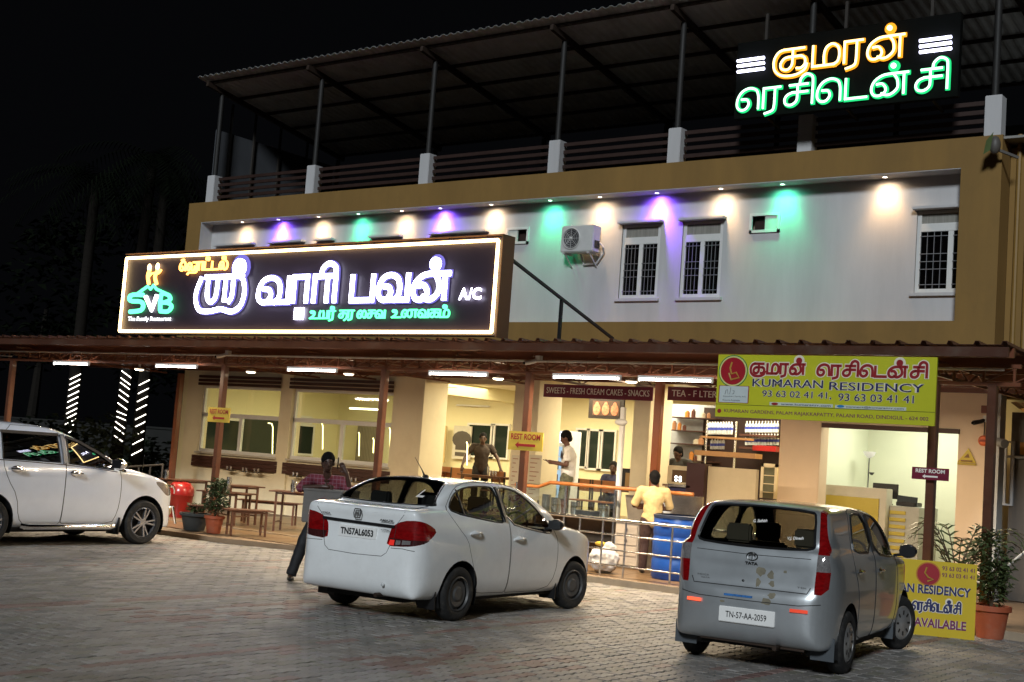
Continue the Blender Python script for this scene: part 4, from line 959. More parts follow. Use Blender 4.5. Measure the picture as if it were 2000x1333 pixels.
def wheel(parent, x, y, s, R, w, rimr, style, steer=0, rimm=None):
    """wheel object centred at (x, y, R); s=+1 left, -1 right (outer side)"""
    t = bpy.data.objects.new('wheel', None); COL.objects.link(t); t.parent = parent; t.location = (x, y, R); t.rotation_euler = (0, 0, steer)
    TM[t.name] = Matrix.Identity(4)
    hw = w/2; T = MB()
    prof = [(rimr, -hw*.8), (rimr+.02, -hw), (R-.035, -hw), (R-.008, -hw*.75), (R, -hw*.4), (R, hw*.4), (R-.008, hw*.75), (R-.035, hw), (rimr+.02, hw), (rimr, hw*.8)]
    T.lathe((0, 0, 0), prof, 40, 'y'); ty = T.build('tyre', rubber, t, world=False, smooth=True)
    gv = MB()
    for k in range(40):
        a = 2*PI*k/40
        for yy in (-.3, .3): gv.box(-.002, .002, 0, 0, 0, 0) if False else None
    m = rimm; rb = MB(); o = s*hw
    rb.lathe((0, 0, 0), [(rimr, -hw*.8), (rimr*.98, hw*.8*1)], 32, 'y')
    if s > 0: rb.lathe((0, 0, 0), [(rimr+.004, hw*.86), (rimr-.012, hw*.98), (rimr-.02, hw*.7)], 32, 'y')
    else: rb.lathe((0, 0, 0), [(rimr+.004, -hw*.86), (rimr-.012, -hw*.98), (rimr-.02, -hw*.7)], 32, 'y')
    if style == 'steel':
        rb.lathe((0, 0, 0), [(rimr-.02, o*.45), (rimr*.72, o*.75), (rimr*.45, o*.65), (rimr*.35, o*.85), (.001, o*.85)], 32, 'y')
    elif style == 'cap':
        rb.lathe((0, 0, 0), [(rimr-.01, o*.85), (rimr*.8, o*1.0), (rimr*.4, o*.95), (rimr*.3, o*1.05), (.001, o*1.08)], 32, 'y')
    else:
        rb.lathe((0, 0, 0), [(.001, o*.9), (.05, o*.9), (.065, o*.7), (.065, o*.3)], 24, 'y')
        for k in range(5):
            for dd in (-.19, .19):
                a = 2*PI*k/5+dd; a2 = 2*PI*k/5+dd*.9
                rb.bar((.05*math.cos(a), o*.78, .05*math.sin(a)), ((rimr-.01)*math.cos(a2), o*.8, (rimr-.01)*math.sin(a2)), .024, .03, up=(0, 1, 0))
    rb.build('rim', m, t, world=False, smooth=True)
    db = MB(); db.lathe((0, 0, 0), [(rimr*.97, -o*.2), (.001, -o*.2)], 24, 'y')
    if style == 'steel':
        for k in range(12):
            a = 2*PI*k/12; c = (rimr*.84*math.cos(a), rimr*.84*math.sin(a))
            db.lathe((c[0], o*.64, c[1]), [(.012, 0), (.001, o*.02)], 8, 'y')
    elif style == 'cap':
        for k in range(8):
            a = 2*PI*k/8; db.bar((rimr*.5*math.cos(a), o*1.0, rimr*.5*math.sin(a)), (rimr*.75*math.cos(a), o*1.03, rimr*.75*math.sin(a)), .02, .006, up=(0, 1, 0))
    db.build('brake_disc', mat('brake_dark', (.02, .018, .016), .6), t, world=False)
    return t
def seat(mb, x, y, w=.48, lean=.22, h=.62, head=True):
    mb.box(x-.02, x+.48, y-w/2, y+w/2, .35, .52)
    mb.add([(x-.04, y-w/2, .48), (x+.1, y-w/2, .48), (x+.1, y+w/2, .48), (x-.04, y+w/2, .48), (x-.04-lean, y-w/2*.8, .48+h), (x+.05-lean, y-w/2*.8, .48+h), (x+.05-lean, y+w/2*.8, .48+h), (x-.04-lean, y+w/2*.8, .48+h)],
           [(0, 3, 2, 1), (4, 5, 6, 7), (0, 1, 5, 4), (1, 2, 6, 5), (2, 3, 7, 6), (3, 0, 4, 7)])
    if head: mb.box(x-.08-lean, x+.02-lean, y-.13, y+.13, .5+h, .68+h)
def make_car(label, o, ang, spec, shp, cat='car', group='cars parked in front of the hotel'):
    t = thing('parked_car', label, cat, (o[0], o[1], 0), rad(90+ang), group)
    P = spec; V, F = shp.shell(P['x0'], P['x1'], P['hw'], P['z0'], P['z1'])
    me = bpy.data.meshes.new('tmp'); me.from_pydata(V.tolist(), [], F)
    bm = bmesh.new(); bm.from_mesh(me); bmesh.ops.remove_doubles(bm, verts=bm.verts, dist=1e-5); bmesh.ops.recalc_face_normals(bm, faces=bm.faces)
    lay = bm.faces.layers.int.new('pid'); names = [('body', P['paint'], None, 'body')]
    for (nm, m, ax, poly, sel) in P['cuts']:
        if nm == 'void':
            for s in (1, -1): cutpoly(bm, lay, -1, poly, ax, side_sel(.45, s))
            continue
        par = None
        names.append((nm, m, None, nm)); cutpoly(bm, lay, len(names)-1, poly, ax, sel)
    for f in bm.faces:
        if f[lay] != -1: 
            c = f.calc_center_median()
            if c.z < P['z0']+.035 and False: f[lay] = -1
    bmesh.ops.delete(bm, geom=[f for f in bm.faces if f[lay] == -1], context='FACES')
    out = {}
    bm.verts.ensure_lookup_table()
    groups = {}
    for f in bm.faces: groups.setdefault(f[lay], []).append(f)
    for i, fl in sorted(groups.items()):
        nm, m, _, _ = names[i]; vm = {}; vs = []; fs = []; 
        for f in fl:
            ids = []
            for v in f.verts:
                if v.index not in vm: vm[v.index] = len(vs); vs.append(tuple(v.co))
                ids.append(vm[v.index])
            fs.append(tuple(ids))
        if nm in ('window', 'rear_window', 'windscreen'):
            Q = np.array(vs); k = 1 if nm == 'window' else 0; a_, b_ = Q[:, 1-k], Q[:, 2]; bs = np.stack([np.ones(len(Q)), a_, b_, a_*a_, b_*b_, a_*b_], 1)
            co = np.linalg.lstsq(bs, Q[:, k], rcond=None)[0]; Q[:, k] = bs @ co; vs = Q.tolist()
        me2 = bpy.data.meshes.new(nm); me2.from_pydata(vs, [], fs); me2.materials.append(m)
        me2.polygons.foreach_set('use_smooth', [True]*len(fs))
        ob = bpy.data.objects.new(nm, me2); COL.objects.link(ob); ob.parent = t; TM[ob.name] = Matrix.Identity(4)
        out.setdefault(nm, []).append(ob)
    bm.free(); bpy.data.meshes.remove(me)
    def b(mb, name, m, smooth=False, bevel=0, label=None): return mb.build(name, m, t, world=False, smooth=smooth, bevel=bevel, label=label)
    # wheels and wells
    wb, tr, R = P['wb'], P['track']/2, P['R']
    for s in (1, -1):
        for x, st in ((0, 0), (wb, P['steer'])):
            wheel(t, x, s*tr, s, R, P['tw'], P['rim'], P['style'], st, P['rimm'])
            mb = MB(); c = (x, 0, R)
            n = 24; y0, y1 = s*.50, s*(P['hw']-.035)
            vs = []; fs = []
            for k in range(n+1):
                a = rad(-25)+rad(230)*k/n; vs += [(x+P['arch']*math.cos(a), y0, R+.01+P['arch']*math.sin(a)), (x+P['arch']*math.cos(a), y1, R+.01+P['arch']*math.sin(a))]
                if k: fs.append((2*k-2, 2*k, 2*k+1, 2*k-1))
            mb.add(vs, fs); m0 = len(mb.v); mb.add([(x, y0, R)]+[vs[2*k] for k in range(n+1)], [(0, k+1, k+2) for k in range(n)])
            b(mb, 'wheel_well', trimb)
    mb = MB(); mb.box(P['x0']+.25, P['x1']-.25, -.52, .52, .19, .30); mb.box(P['arch']+.02, wb-P['arch']-.02, -P['hw']+.12, P['hw']-.12, .2, .3)
    b(mb, 'underbody', mat('underbody_dark', (.012, .011, .01), .8))
    # seats
    mb = MB()
    for y in (.36, -.36): seat(mb, wb-1.25, y); seat(mb, .28, y, head=P.get('rearhead', True))
    b(mb, 'seat', P.get('seatm', seatm), bevel=.02)
    mb = MB(); mb.box(wb-.62, wb-.2, -.66, .66, .55, P['belt']-.06); mb.box(-.5, .1, -.5, .5, .3, P['belt']-.2)
    b(mb, 'dashboard', trimb, bevel=.03)
    mb = MB(); c = Vector((wb-.72, -.36, P['belt']-.05)); pts = []
    for k in range(17):
        a = 2*PI*k/16; pts.append((c.x+.07*math.sin(a)*1, c.y+.18*math.cos(a), c.z+.165*math.sin(a)))
    mb.tube(pts, .015, 6); mb.bar((c.x, c.y-.16, c.z), (c.x, c.y+.16, c.z), .03); mb.bar(c, (c.x+.2, c.y, c.z-.1), .04)
    b(mb, 'steering_wheel', trimb)
    P['t'] = t; P['b'] = b; P['out'] = out; P['shp'] = shp
    return t
def ctext(P, body, uv0, uv1, x, m, name='lettering', bold=.02, d=.003):
    """raised lettering on the tail (seen from behind): u = y coordinate, read right to left in y"""
    text(body, (x, uv0[0], uv0[1]), (x, uv1[0], uv1[1]), m, P['t'], name=name, depth=d, bold=bold, ux=(0, -1, 0), uz=(0, 0, 1), world=False)
def circ(cx, cz, r, n=28, a0=0): return [(cx+r*math.cos(2*PI*i/n+a0), cz+r*math.sin(2*PI*i/n+a0)) for i in range(n)]
def mirror(P, x, y, z, s, m, size=(.09, .2, .13), arm=.1):
    mb = MB(); mb.ball((x, s*y, z), (size[0], size[1]/2, size[2]/2), 14, 10)
    mb.v = [((v[0] if v[0] > x-.045 else x-.045), v[1], v[2]) for v in mb.v]
    o = P['b'](mb, 'wing_mirror', m, smooth=True)
    mb = MB(); mb.bar((x+.02, s*(y-size[1]/2-.06), z-.06), (x+.01, s*(y-.02), z-.03), .04, .03); mb.box(x-.05, x-.045, s*y-size[1]*.4, s*y+size[1]*.4, z-size[2]*.36, z+size[2]*.36)
    m2 = mb.build('mirror_glass', trimb, o, world=False)
def handle(P, x, z, s, m, y):
    mb = MB(); pts = [(x-.1, s*(y-.0), z), (x-.06, s*(y+.022), z+.004), (x, s*(y+.03), z+.006), (x+.06, s*(y+.022), z+.008), (x+.1, s*y, z+.01)]
    mb.tube(pts, .014, 8); mb.ball((x, s*(y-.004), z+.004), (.055, .012, .032), 12, 8)
    P['b'](mb, 'door_handle', m, smooth=True)
rear = lambda xm: (lambda c: c.x < xm)
front = lambda xm: (lambda c: c.x > xm)

# ---------------------------------------------------------------- white saloon
white_car = paint('white_car_paint', (.86, .88, .88), 0, .25)
side = [(-.66, .22), (-.76, .30), (-.80, .45), (-.805, .62), (-.78, .76), (-.755, .88), (-.75, 1.02), (-.765, 1.10), (-.75, 1.145), (-.68, 1.165), (-.40, 1.18), (0, 1.17), (1.0, 1.08), (1.9, 1.02), (2.15, 1.0), (2.5, .94), (2.85, .84), (3.05, .70), (3.15, .55), (3.17, .35), (3.08, .22)]
plan = [(-.81, 0), (-.805, .50), (-.765, .72), (-.62, .825), (-.3, .845), (.4, .84), (1.6, .84), (2.4, .83), (2.85, .76), (3.08, .58), (3.17, .3), (3.18, 0)]
sect = [(0, .19), (.62, .19), (.76, .23), (.815, .36), (.838, .55), (.84, .72), (.82, .90), (.785, 1.04), (.72, 1.16), (.60, 1.24), (0, 1.26)]
gs = [(-.50, .95), (-.46, 1.15), (-.36, 1.22), (.02, 1.42), (.22, 1.475), (.55, 1.505), (.9, 1.505), (1.2, 1.475), (1.42, 1.41), (1.80, 1.22), (2.22, .98), (2.15, .85), (0, .85)]
gp = [(-.52, 0), (-.50, .52), (-.3, .66), (.3, .80), (1.2, .80), (1.9, .76), (2.3, .66), (2.35, 0)]
gc = [(0, .8), (.79, .82), (.785, .98), (.755, 1.10), (.66, 1.33), (.59, 1.44), (.46, 1.49), (.2, 1.51), (0, 1.512)]
A = Shape(side, plan, sect, gs, gp, gc, k=.032, kg=.06, ku=.04)
low_l = [(-.235, .775), (-.236, .855), (.165, .855), (.10, .822), (-.06, .787)]
sR = lambda c: c.y < -.3
sL = lambda c: c.y > .3
sA = lambda c: abs(c.y) > .3
rd = chaikin([(.30, .32), (.36, .28), (.86, .265), (.93, .262), (.93, .34), (.93, .60), (.93, 1.02), (.89, 1.46), (.60, 1.47), (.18, 1.44), (-.03, 1.36), (-.16, 1.24), (-.18, 1.14), (-.05, .98), (.10, .86), (.16, .70), (.26, .50)], 1, True)
fd = chaikin([(.94, .34), (.945, .262), (1.02, .26), (1.80, .25), (1.95, .45), (1.97, .75), (1.93, .90), (1.62, 1.22), (1.42, 1.37), (1.2, 1.45), (.91, 1.465), (.945, 1.02)], 1, True)
rw = chaikin([(-.10, 1.145), (-.13, 1.22), (-.04, 1.32), (.13, 1.39), (.40, 1.425), (.74, 1.43), (.80, 1.40), (.82, 1.06), (.78, 1.04), (.4, 1.08)], 1, True)
fw = chaikin([(.90, 1.04), (.88, 1.38), (.94, 1.425), (1.20, 1.405), (1.38, 1.335), (1.60, 1.19), (1.80, 1.02), (1.82, .94), (1.76, .92), (1.4, .96)], 1, True)
rg = chaikin([(-.60, 1.205), (-.655, 1.215), (-.50, 1.41), (-.44, 1.45), (0, 1.47), (.44, 1.45), (.50, 1.41), (.655, 1.215), (.60, 1.205), (0, 1.19)], 1, True)
tl = chaikin([(-.265, .77), (-.245, .87), (-.22, .975), (-.125, 1.045), (.02, 1.06), (.14, 1.03), (.25, .96), (.20, .89), (.10, .82), (-.06, .785)], 1, True)
tlm = [(b_[0], b_[1]) for b_ in tl]
lid = [(-.60, 1.20), (-.59, 1.10), (-.50, 1.0), (-.485, .86), (-.42, .70), (-.36, .66), (0, .65), (.36, .66), (.42, .70), (.485, .86), (.50, 1.0), (.59, 1.10), (.60, 1.2)]
ws = chaikin([(-.64, 1.0), (-.54, 1.40), (-.46, 1.44), (.46, 1.44), (.54, 1.40), (.64, 1.0), (.5, .99), (-.5, .99)], 1, True)
bmp = [(-.9, .2), (-.9, .74), (-.62, .76), (-.47, .755), (-.40, .66), (.40, .66), (.47, .755), (.62, .76), (.9, .74), (.9, .2)]
AP = dict(x0=-.82, x1=3.19, hw=.84, z0=.19, z1=1.51, wb=2.405, track=1.49, R=.290, arch=.345, tw=.165, rim=.185, style='steel', steer=rad(-9), belt=1.02,
          paint=white_car, rimm=mat('steel_rim_grey', (.10, .10, .10), .5, .5, var=.3), cuts=[
    ('boot_lid', white_car, 'rear', lid, rear(-.28)),
    ('bumper', white_car, 'rear', bmp, lambda c: c.x < -.42 and c.z < .77),
    ('door', white_car, 'side', rd, sR), ('door', white_car, 'side', fd, sR), ('door', white_car, 'side', rd, sL), ('door', white_car, 'side', fd, sL),
    ('window', cglass, 'side', rw, sR), ('window', cglass, 'side', fw, sR), ('window', cglass, 'side', rw, sL), ('window', cglass, 'side', fw, sL),
    ('rear_window', cglass, 'rear', rg, lambda c: c.x < .3 and c.z > 1.15), ('windscreen', cglass, 'rear', ws, front(1.2)),
    ('tail_lamp', redlens, -45, tl, lambda c: c.x < -.30 and c.z < 1.09 and c.y < -.2), ('tail_lamp', redlens, 45, tlm, lambda c: c.x < -.30 and c.z < 1.09 and c.y > .2), ('lower_lens', darklens, -45, low_l, lambda c: c.x < -.30 and c.y < -.2), ('lower_lens', darklens, 45, low_l, lambda c: c.x < -.30 and c.y > .2),
    ('void', None, 'side', circ(0, .30, .345), None), ('void', None, 'side', circ(2.405, .30, .345), None)])
t = make_car('white saloon car in mid forecourt with a white L in its rear window', (-9.60, 11.13), 3.0, AP, A)
seam = mat('panel_gap', (.03, .03, .03), .8, var=0)
def seams(P, shp, lst, r=.004, nm='panel_gap', m=seam, off=-.0015):
    for poly, ax, d, cl in lst:
        mb = MB(); trim(mb, shp, poly, ax, d, off, r, cl); P['b'](mb, nm, m)
RY, LY, FX, BX = (0, 1, 0), (0, -1, 0), (1, 0, 0), (-1, 0, 0)
seams(AP, A, [(rd[:len(rd)], 'side', RY, True), (fd, 'side', RY, True), (rd, 'side', LY, True), (fd, 'side', LY, True), (lid, 'rear', FX, False), ([(-.74, .745), (-.62, .76), (-.47, .755)], 'rear', FX, False), ([(.47, .755), (.74, .745)], 'rear', FX, False)])
seams(AP, A, [(rw, 'side', RY, True), (fw, 'side', RY, True), (rw, 'side', LY, True), (fw, 'side', LY, True), (rg, 'rear', FX, True)], .012, 'window_seal', trimb, .0)
mb = MB(); trim(mb, A, [(.86, 1.05), (.84, 1.42)], 'side', RY, .003, .028, False); AP['b'](mb, 'door_pillar', trimb)
mb = MB(); trim(mb, A, [(.10, 1.12), (.06, 1.385)], 'side', RY, .0, .012, False); AP['b'](mb, 'window_divider', trimb)
# tail details
mb = MB(); trim(mb, A, [(.50, .99), (.3, .985), (0, .98), (-.48, .975)], 'rear', FX, .004, .02, False); AP['b'](mb, 'boot_strip', trimb, True)
H = A.ray([(-2, .0, .885)], [(1, 0, 0)])[0]; xp = H[0]-.012
mb = MB(); mb.box(xp-.006, xp+.03, -.255, .255, .815, .94); o = AP['b'](mb, 'number_plate', plw, bevel=.004)
text('TN57AL6053', (xp-.009, .225, .843), (xp-.009, -.22, .915), black, AP['t'], name='plate_lettering', depth=.002, bold=.03, ux=(0, -1, 0), uz=(0, 0, 1), world=False)
text('HONDA', (-.79, .50, 1.035), (-.79, .38, 1.055), trimb, t, name='lettering', depth=.0, bold=.03, ux=(0, -1, 0), world=False)
text('AMAZE', (-.79, -.30, 1.02), (-.79, -.48, 1.042), trimb, t, name='lettering', depth=.0, bold=.04, ux=(0, -1, 0), world=False)
text('i-DTEC', (-.792, -.33, .925), (-.792, -.45, .94), trimb, t, name='lettering', depth=.0, bold=.03, ux=(0, -1, 0), world=False)
mb = MB(); cy_, cz_ = .0, 1.075; xe = -.797
for q in ([(cy_-.038, cz_+.045), (cy_-.05, cz_), (cy_-.038, cz_-.045)], [(cy_+.038, cz_+.045), (cy_+.05, cz_), (cy_+.038, cz_-.045)], [(cy_+.02, cz_+.03), (cy_+.014, cz_-.03)], [(cy_-.02, cz_+.03), (cy_-.014, cz_-.03)], [(cy_+.017, cz_), (cy_-.017, cz_)], [(cy_-.038, cz_+.045), (cy_+.038, cz_+.045)], [(cy_-.038, cz_-.045), (cy_+.038, cz_-.045)]):
    mb.tube([(xe, a, b_) for a, b_ in q], .006, 6)
AP['b'](mb, 'badge', mat('badge_chrome', (.25, .25, .25), .2, 1), True)
mb = MB()
for (y0, z0, y1, z1) in ((-.52, .79, -.58, .84), (-.6, .80, -.70, .845)):
    q = patch(A, [(y0, z0), (y1, z0+.01), (y1, z1), (y0, z1)], 'rear', FX, .004); mb.add(q, [(0, 1, 2, 3)])
AP['b'](mb, 'reversing_lens', clearlens)
mb = MB(); q = patch(A, [(-.43, .785), (-.5, .785), (-.5, .84), (-.44, .84)], 'rear', FX, .003); mb.add(q, [(0, 1, 2, 3)]); AP['b'](mb, 'reflector', mat('glowing_red_reflector', (.6, .02, .02), .2, emit=.4, ecol=(1, .05, .03), coat=1))  # reflector is no lamp; its returned light is put in as emission
mb = MB(); mb.lathe((xp+.012, -.30, .845), [(.016, 0), (.001, -.004)], 12, 'x'); mb.ball((xp+.02, -.40, .88), (.008, .04, .02)); AP['b'](mb, 'lock', black)
# L sticker
Rg = lambda y, z: A.ray([(-2, y, z)], [(1, 0, 0)])[0]-np.array([.006, 0, 0])
mb = MB(); mb.add([tuple(Rg(*q)) for q in ((-.33, 1.36), (-.35, 1.36), (-.35, 1.28), (-.33, 1.28))], [(0, 1, 2, 3)]); mb.add([tuple(Rg(*q)) for q in ((-.33, 1.30), (-.33, 1.28), (-.43, 1.28), (-.43, 1.30))], [(0, 1, 2, 3)])
AP['b'](mb, 'sticker', whp)
mb = MB(); mb.tube([(.33, .0, 1.49), (.27, .0, 1.56), (.12, .0, 1.70)], [.014, .006, .003], 8); mb.ball((.34, 0, 1.495), (.05, .025, .02)); AP['b'](mb, 'antenna', black, True)
for s in (1, -1):
    mirror(AP, 1.72, .93, 1.03, s, black); 
    for x, z in ((.22, .93), (1.10, .86)): handle(AP, x, z, s, white_car, .832)
    for x in (.0, 2.405):
        mb = MB(); mb.box(x-.40, x-.385, s*.58, s*.80, .14, .34); AP['b'](mb, 'mud_flap', trimb)
mb = MB(); mb.tube([(-.5, -.33, .26), (-.80, -.33, .26)], .024, 12); AP['b'](mb, 'exhaust_pipe', mat('exhaust_dark', (.06, .04, .03), .5, .6), True)
mb = MB(); mb.lathe((-.82, -.42, .38), [(.022, .01), (.001, .0)], 14, 'x'); AP['b'](mb, 'tow_cover', mat('tow_cover_paint', (.6, .62, .62), .5))

# ---------------------------------------------------------------- silver hatchback
silver = paint('silver_car_paint', (.52, .55, .57), .62, .3, dirt=.12)
side = [(-.50, .22), (-.62, .26), (-.69, .38), (-.70, .55), (-.675, .70), (-.63, .76), (-.61, .90), (-.585, 1.06), (-.54, 1.14), (.2, 1.12), (1.9, 1.04), (2.2, 1.02), (2.6, .96), (2.9, .82), (3.05, .62), (3.08, .42), (3.0, .24)]
plan = [(-.71, 0), (-.70, .40), (-.655, .66), (-.50, .80), (-.2, .845), (.5, .85), (1.7, .85), (2.4, .835), (2.8, .74), (3.02, .5), (3.09, 0)]
sect = [(0, .2), (.64, .2), (.78, .25), (.825, .38), (.845, .55), (.848, .75), (.83, .93), (.80, 1.05), (.74, 1.18), (0, 1.25)]
gs = [(-.60, .9), (-.56, 1.10), (-.50, 1.22), (-.40, 1.37), (-.30, 1.49), (-.16, 1.535), (.2, 1.555), (.8, 1.56), (1.2, 1.53), (1.5, 1.46), (1.9, 1.24), (2.35, .98), (2.2, .85), (0, .8)]
gp = [(-.62, 0), (-.60, .58), (-.48, .72), (-.2, .80), (.6, .82), (1.3, .81), (1.9, .77), (2.3, .68), (2.4, 0)]
gc = [(0, .8), (.80, .82), (.80, 1.0), (.775, 1.12), (.70, 1.36), (.64, 1.48), (.50, 1.54), (.2, 1.56), (0, 1.562)]
I = Shape(side, plan, sect, gs, gp, gc, k=.05, kg=.07, ku=.05)
rd = chaikin([(.33, .40), (.46, .28), (.93, .272), (1.0, .27), (1.0, .34), (1.0, .6), (1.0, 1.48), (.70, 1.51), (.40, 1.48), (.22, 1.30), (.16, 1.12), (.14, .98), (.28, .80), (.33, .6)], 1, True)
fd = chaikin([(1.01, .34), (1.01, .27), (1.08, .27), (1.90, .26), (2.02, .45), (2.05, .75), (2.02, .95), (1.80, 1.22), (1.52, 1.42), (1.3, 1.5), (1.01, 1.5)], 1, True)
rw = chaikin([(.24, 1.11), (.26, 1.22), (.42, 1.42), (.55, 1.465), (.94, 1.46), (.95, 1.09)], 1, True)
fw = chaikin([(1.06, 1.08), (1.05, 1.455), (1.25, 1.455), (1.48, 1.385), (1.72, 1.22), (1.90, 1.06), (1.86, 1.02)], 1, True)
rg = chaikin([(-.60, 1.15), (-.585, 1.22), (-.545, 1.44), (-.50, 1.475), (0, 1.49), (.50, 1.475), (.545, 1.44), (.585, 1.22), (.60, 1.15), (.5, 1.125), (0, 1.115), (-.5, 1.125)], 1, True)
ht = [(-.61, 1.50), (-.63, 1.12), (-.62, .80), (-.585, .745), (.585, .745), (.62, .80), (.63, 1.12), (.61, 1.5)]
def lampP(s, z0, z1):
    L_ = [(.745, .635, .70), (.80, .635, .755), (.95, .64, .765), (1.1, .64, .745), (1.25, .622, .70), (1.40, .592, .655), (1.50, .562, .615)]
    q = [p for p in L_ if z0-1e-3 <= p[0] <= z1+1e-3]
    P_ = [(s*p[1], p[0]) for p in q]+[(s*p[2], p[0]) for p in q[::-1]]
    return P_
ls = lambda s: (lambda c: c.y*s > .4 and c.x < -.46+max(0, c.z-1.0)*.72)
bmp = [(-.95, .15), (-.95, .745), (.95, .745), (.95, .15)]
cuts = [('hatch', silver, 'rear', ht, lambda c: c.x < -.05), ('bumper', silver, 'rear', bmp, lambda c: c.x < -.33),
    ('door', silver, 'side', rd, sR), ('door', silver, 'side', fd, sR), ('door', silver, 'side', rd, sL), ('door', silver, 'side', fd, sL),
    ('window', cglass, 'side', rw, sR), ('window', cglass, 'side', fw, sR), ('window', cglass, 'side', rw, sL), ('window', cglass, 'side', fw, sL),
    ('rear_window', cglass, 'rear', rg, lambda c: c.x < .1 and c.z > 1.0), ('windscreen', cglass, 'rear', ws, front(1.2))]
for s in (-1, 1):
    cuts += [('tail_lamp', redlens, 'rear', lampP(s, .745, .80), ls(s)), ('tail_lamp', redlens, 'rear', lampP(s, .80, .95), ls(s)), ('lamp_centre', clearlens, 'rear', lampP(s, .95, 1.1), ls(s)), ('tail_lamp', redlens, 'rear', lampP(s, 1.1, 1.5), ls(s))]
cuts += [('void', None, 'side', circ(0, .31, .345), None), ('void', None, 'side', circ(2.47, .31, .345), None)]
IP = dict(x0=-.71, x1=3.1, hw=.85, z0=.2, z1=1.562, wb=2.47, track=1.50, R=.292, arch=.345, tw=.17, rim=.180, style='cap', steer=rad(-20), belt=1.05, rearhead=True,
          paint=silver, rimm=mat('hubcap_silver', (.42, .42, .42), .35, .6, var=.2), cuts=cuts, seatm=seatl)
t = make_car('silver hatchback with brown stains on its tailgate at the right', (-5.535, 11.86), 8.3, IP, I)
t.scale = (1, .94, 1)
seams(IP, I, [(rd, 'side', RY, True), (fd, 'side', RY, True), (rd, 'side', LY, True), (fd, 'side', LY, True), ([(-.60, .80), (-.57, .745), (.57, .745), (.60, .80)], 'rear', FX, False)], .006)
seams(IP, I, [(rw, 'side', RY, True), (fw, 'side', RY, True), (rw, 'side', LY, True), (fw, 'side', LY, True), (rg, 'rear', FX, True)], .014, 'window_seal', trimb, .0)
mb = MB(); trim(mb, I, [(1.0, 1.1), (1.0, 1.45)], 'side', RY, .003, .03, False); IP['b'](mb, 'door_pillar', trimb)
mb = MB(); trim(mb, I, [(.58, 1.055), (0, 1.045), (-.58, 1.055)], 'rear', FX, -.001, .004, False); IP['b'](mb, 'panel_gap', seam)
mb = MB(); trim(mb, I, [(.70, .66), (.5, .635), (0, .63), (-.5, .635), (-.70, .66)], 'rear', FX, -.001, .005, False); IP['b'](mb, 'panel_gap', seam)
xr = lambda y, z, l=.004: tuple(I.ray([(-2, y, z)], [(1, 0, 0)])[0]-np.array([l, 0, 0]))
xp = xr(0, .49)[0]-.01
mb = MB(); mb.box(xp-.006, xp+.03, -.29, .27, .42, .56); IP['b'](mb, 'number_plate', plw, bevel=.005)
text('TN-57-AA-2059', (xp-.009, .20, .465), (xp-.009, -.21, .52), black, IP['t'], name='plate_lettering', depth=.002, bold=.01, ux=(0, -1, 0), uz=(0, 0, 1), world=False)
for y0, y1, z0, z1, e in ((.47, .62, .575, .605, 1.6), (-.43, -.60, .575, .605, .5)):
    mb = MB(); mb.add([xr(y0, z0, .02), xr(y1, z0, .02), xr(y1, z1, .02), xr(y0, z1, .02)], [(0, 1, 2, 3)]); IP['b'](mb, 'reflector', mat('glowing_reflector_%d' % (e*10), (.6, .03, .02), .2, coat=1, emit=e, ecol=(1, .12, .05)))  # emission stands in for light thrown back by the unlit reflectors
mb = MB(); c = xr(.0, 1.03); mb.tube([(c[0]-.008, .055*math.cos(k*PI/12), 1.03+.036*math.sin(k*PI/12)) for k in range(25)], .005, 5); mb.tube([(c[0]-.008, .035, 1.035), (c[0]-.008, 0, 1.05), (c[0]-.008, -.035, 1.035)], .004, 5).tube([(c[0]-.008, 0, 1.05), (c[0]-.008, 0, 1.0)], .005, 5); IP['b'](mb, 'badge', MATS['badge_chrome'], True)
text('TATA', (xr(0, .965)[0]-.008, .065, .955), (xr(0, .965)[0]-.008, -.065, .98), trimb, t, depth=.0, bold=.05, ux=(0, -1, 0), world=False)
text('INDICA', (xr(.5, .8)[0]-.006, .54, .815), (xr(.5, .8)[0]-.006, .42, .83), mat('badge_grey', (.12, .12, .12), .4), t, depth=.0, ux=(0, -1, 0), world=False)
text('VISTA', (xr(.5, .79)[0]-.006, .50, .79), (xr(.5, .79)[0]-.006, .41, .803), MATS['badge_grey'], t, depth=.0, ux=(0, -1, 0), world=False)
text('TDI', (xr(-.5, .8)[0]-.006, -.47, .79), (xr(-.5, .8)[0]-.006, -.56, .803), MATS['badge_grey'], t, depth=.0, ux=(0, -1, 0), world=False)
def glasstext(s_, y0, z0, y1, z1, tilt):
    a = Vector(xr(y0, z0, .012)); b = Vector(xr(y1, z1-(z1-z0), .012)); uz_ = (Vector(xr(y0, z1, .012))-a).normalized(); ux_ = (b-a).normalized(); ux_ = (ux_+uz_*tilt).normalized()
    text(s_, a, a+ux_*(b-a).length+uz_*(z1-z0), whp, t, name='sticker', depth=.0, bold=.03, ux=ux_, uz=uz_, world=False)
glasstext('G. Sathish', .07, 1.335, -.07, 1.355, .12); glasstext('V.J. Dinesh', -.31, 1.20, -.47, 1.225, .1)
mb = MB(); mb.lathe((xr(.09, .80)[0]+.004, .07, .80), [(.015, 0), (.001, -.006)], 12, 'x'); IP['b'](mb, 'lock', black)
mb = MB(); mb.add([xr(.24, .655), xr(-.05, .655), xr(-.05, .675), xr(.24, .675)], [(0, 1, 2, 3)]); IP['b'](mb, 'sticker', mat('blue_sticker', (.02, .14, .4), .5, var=.5, scale=30))
stn = mat('mud_stain', (.20, .18, .13), .8, var=.3, scale=12)
RS = random.Random(5)
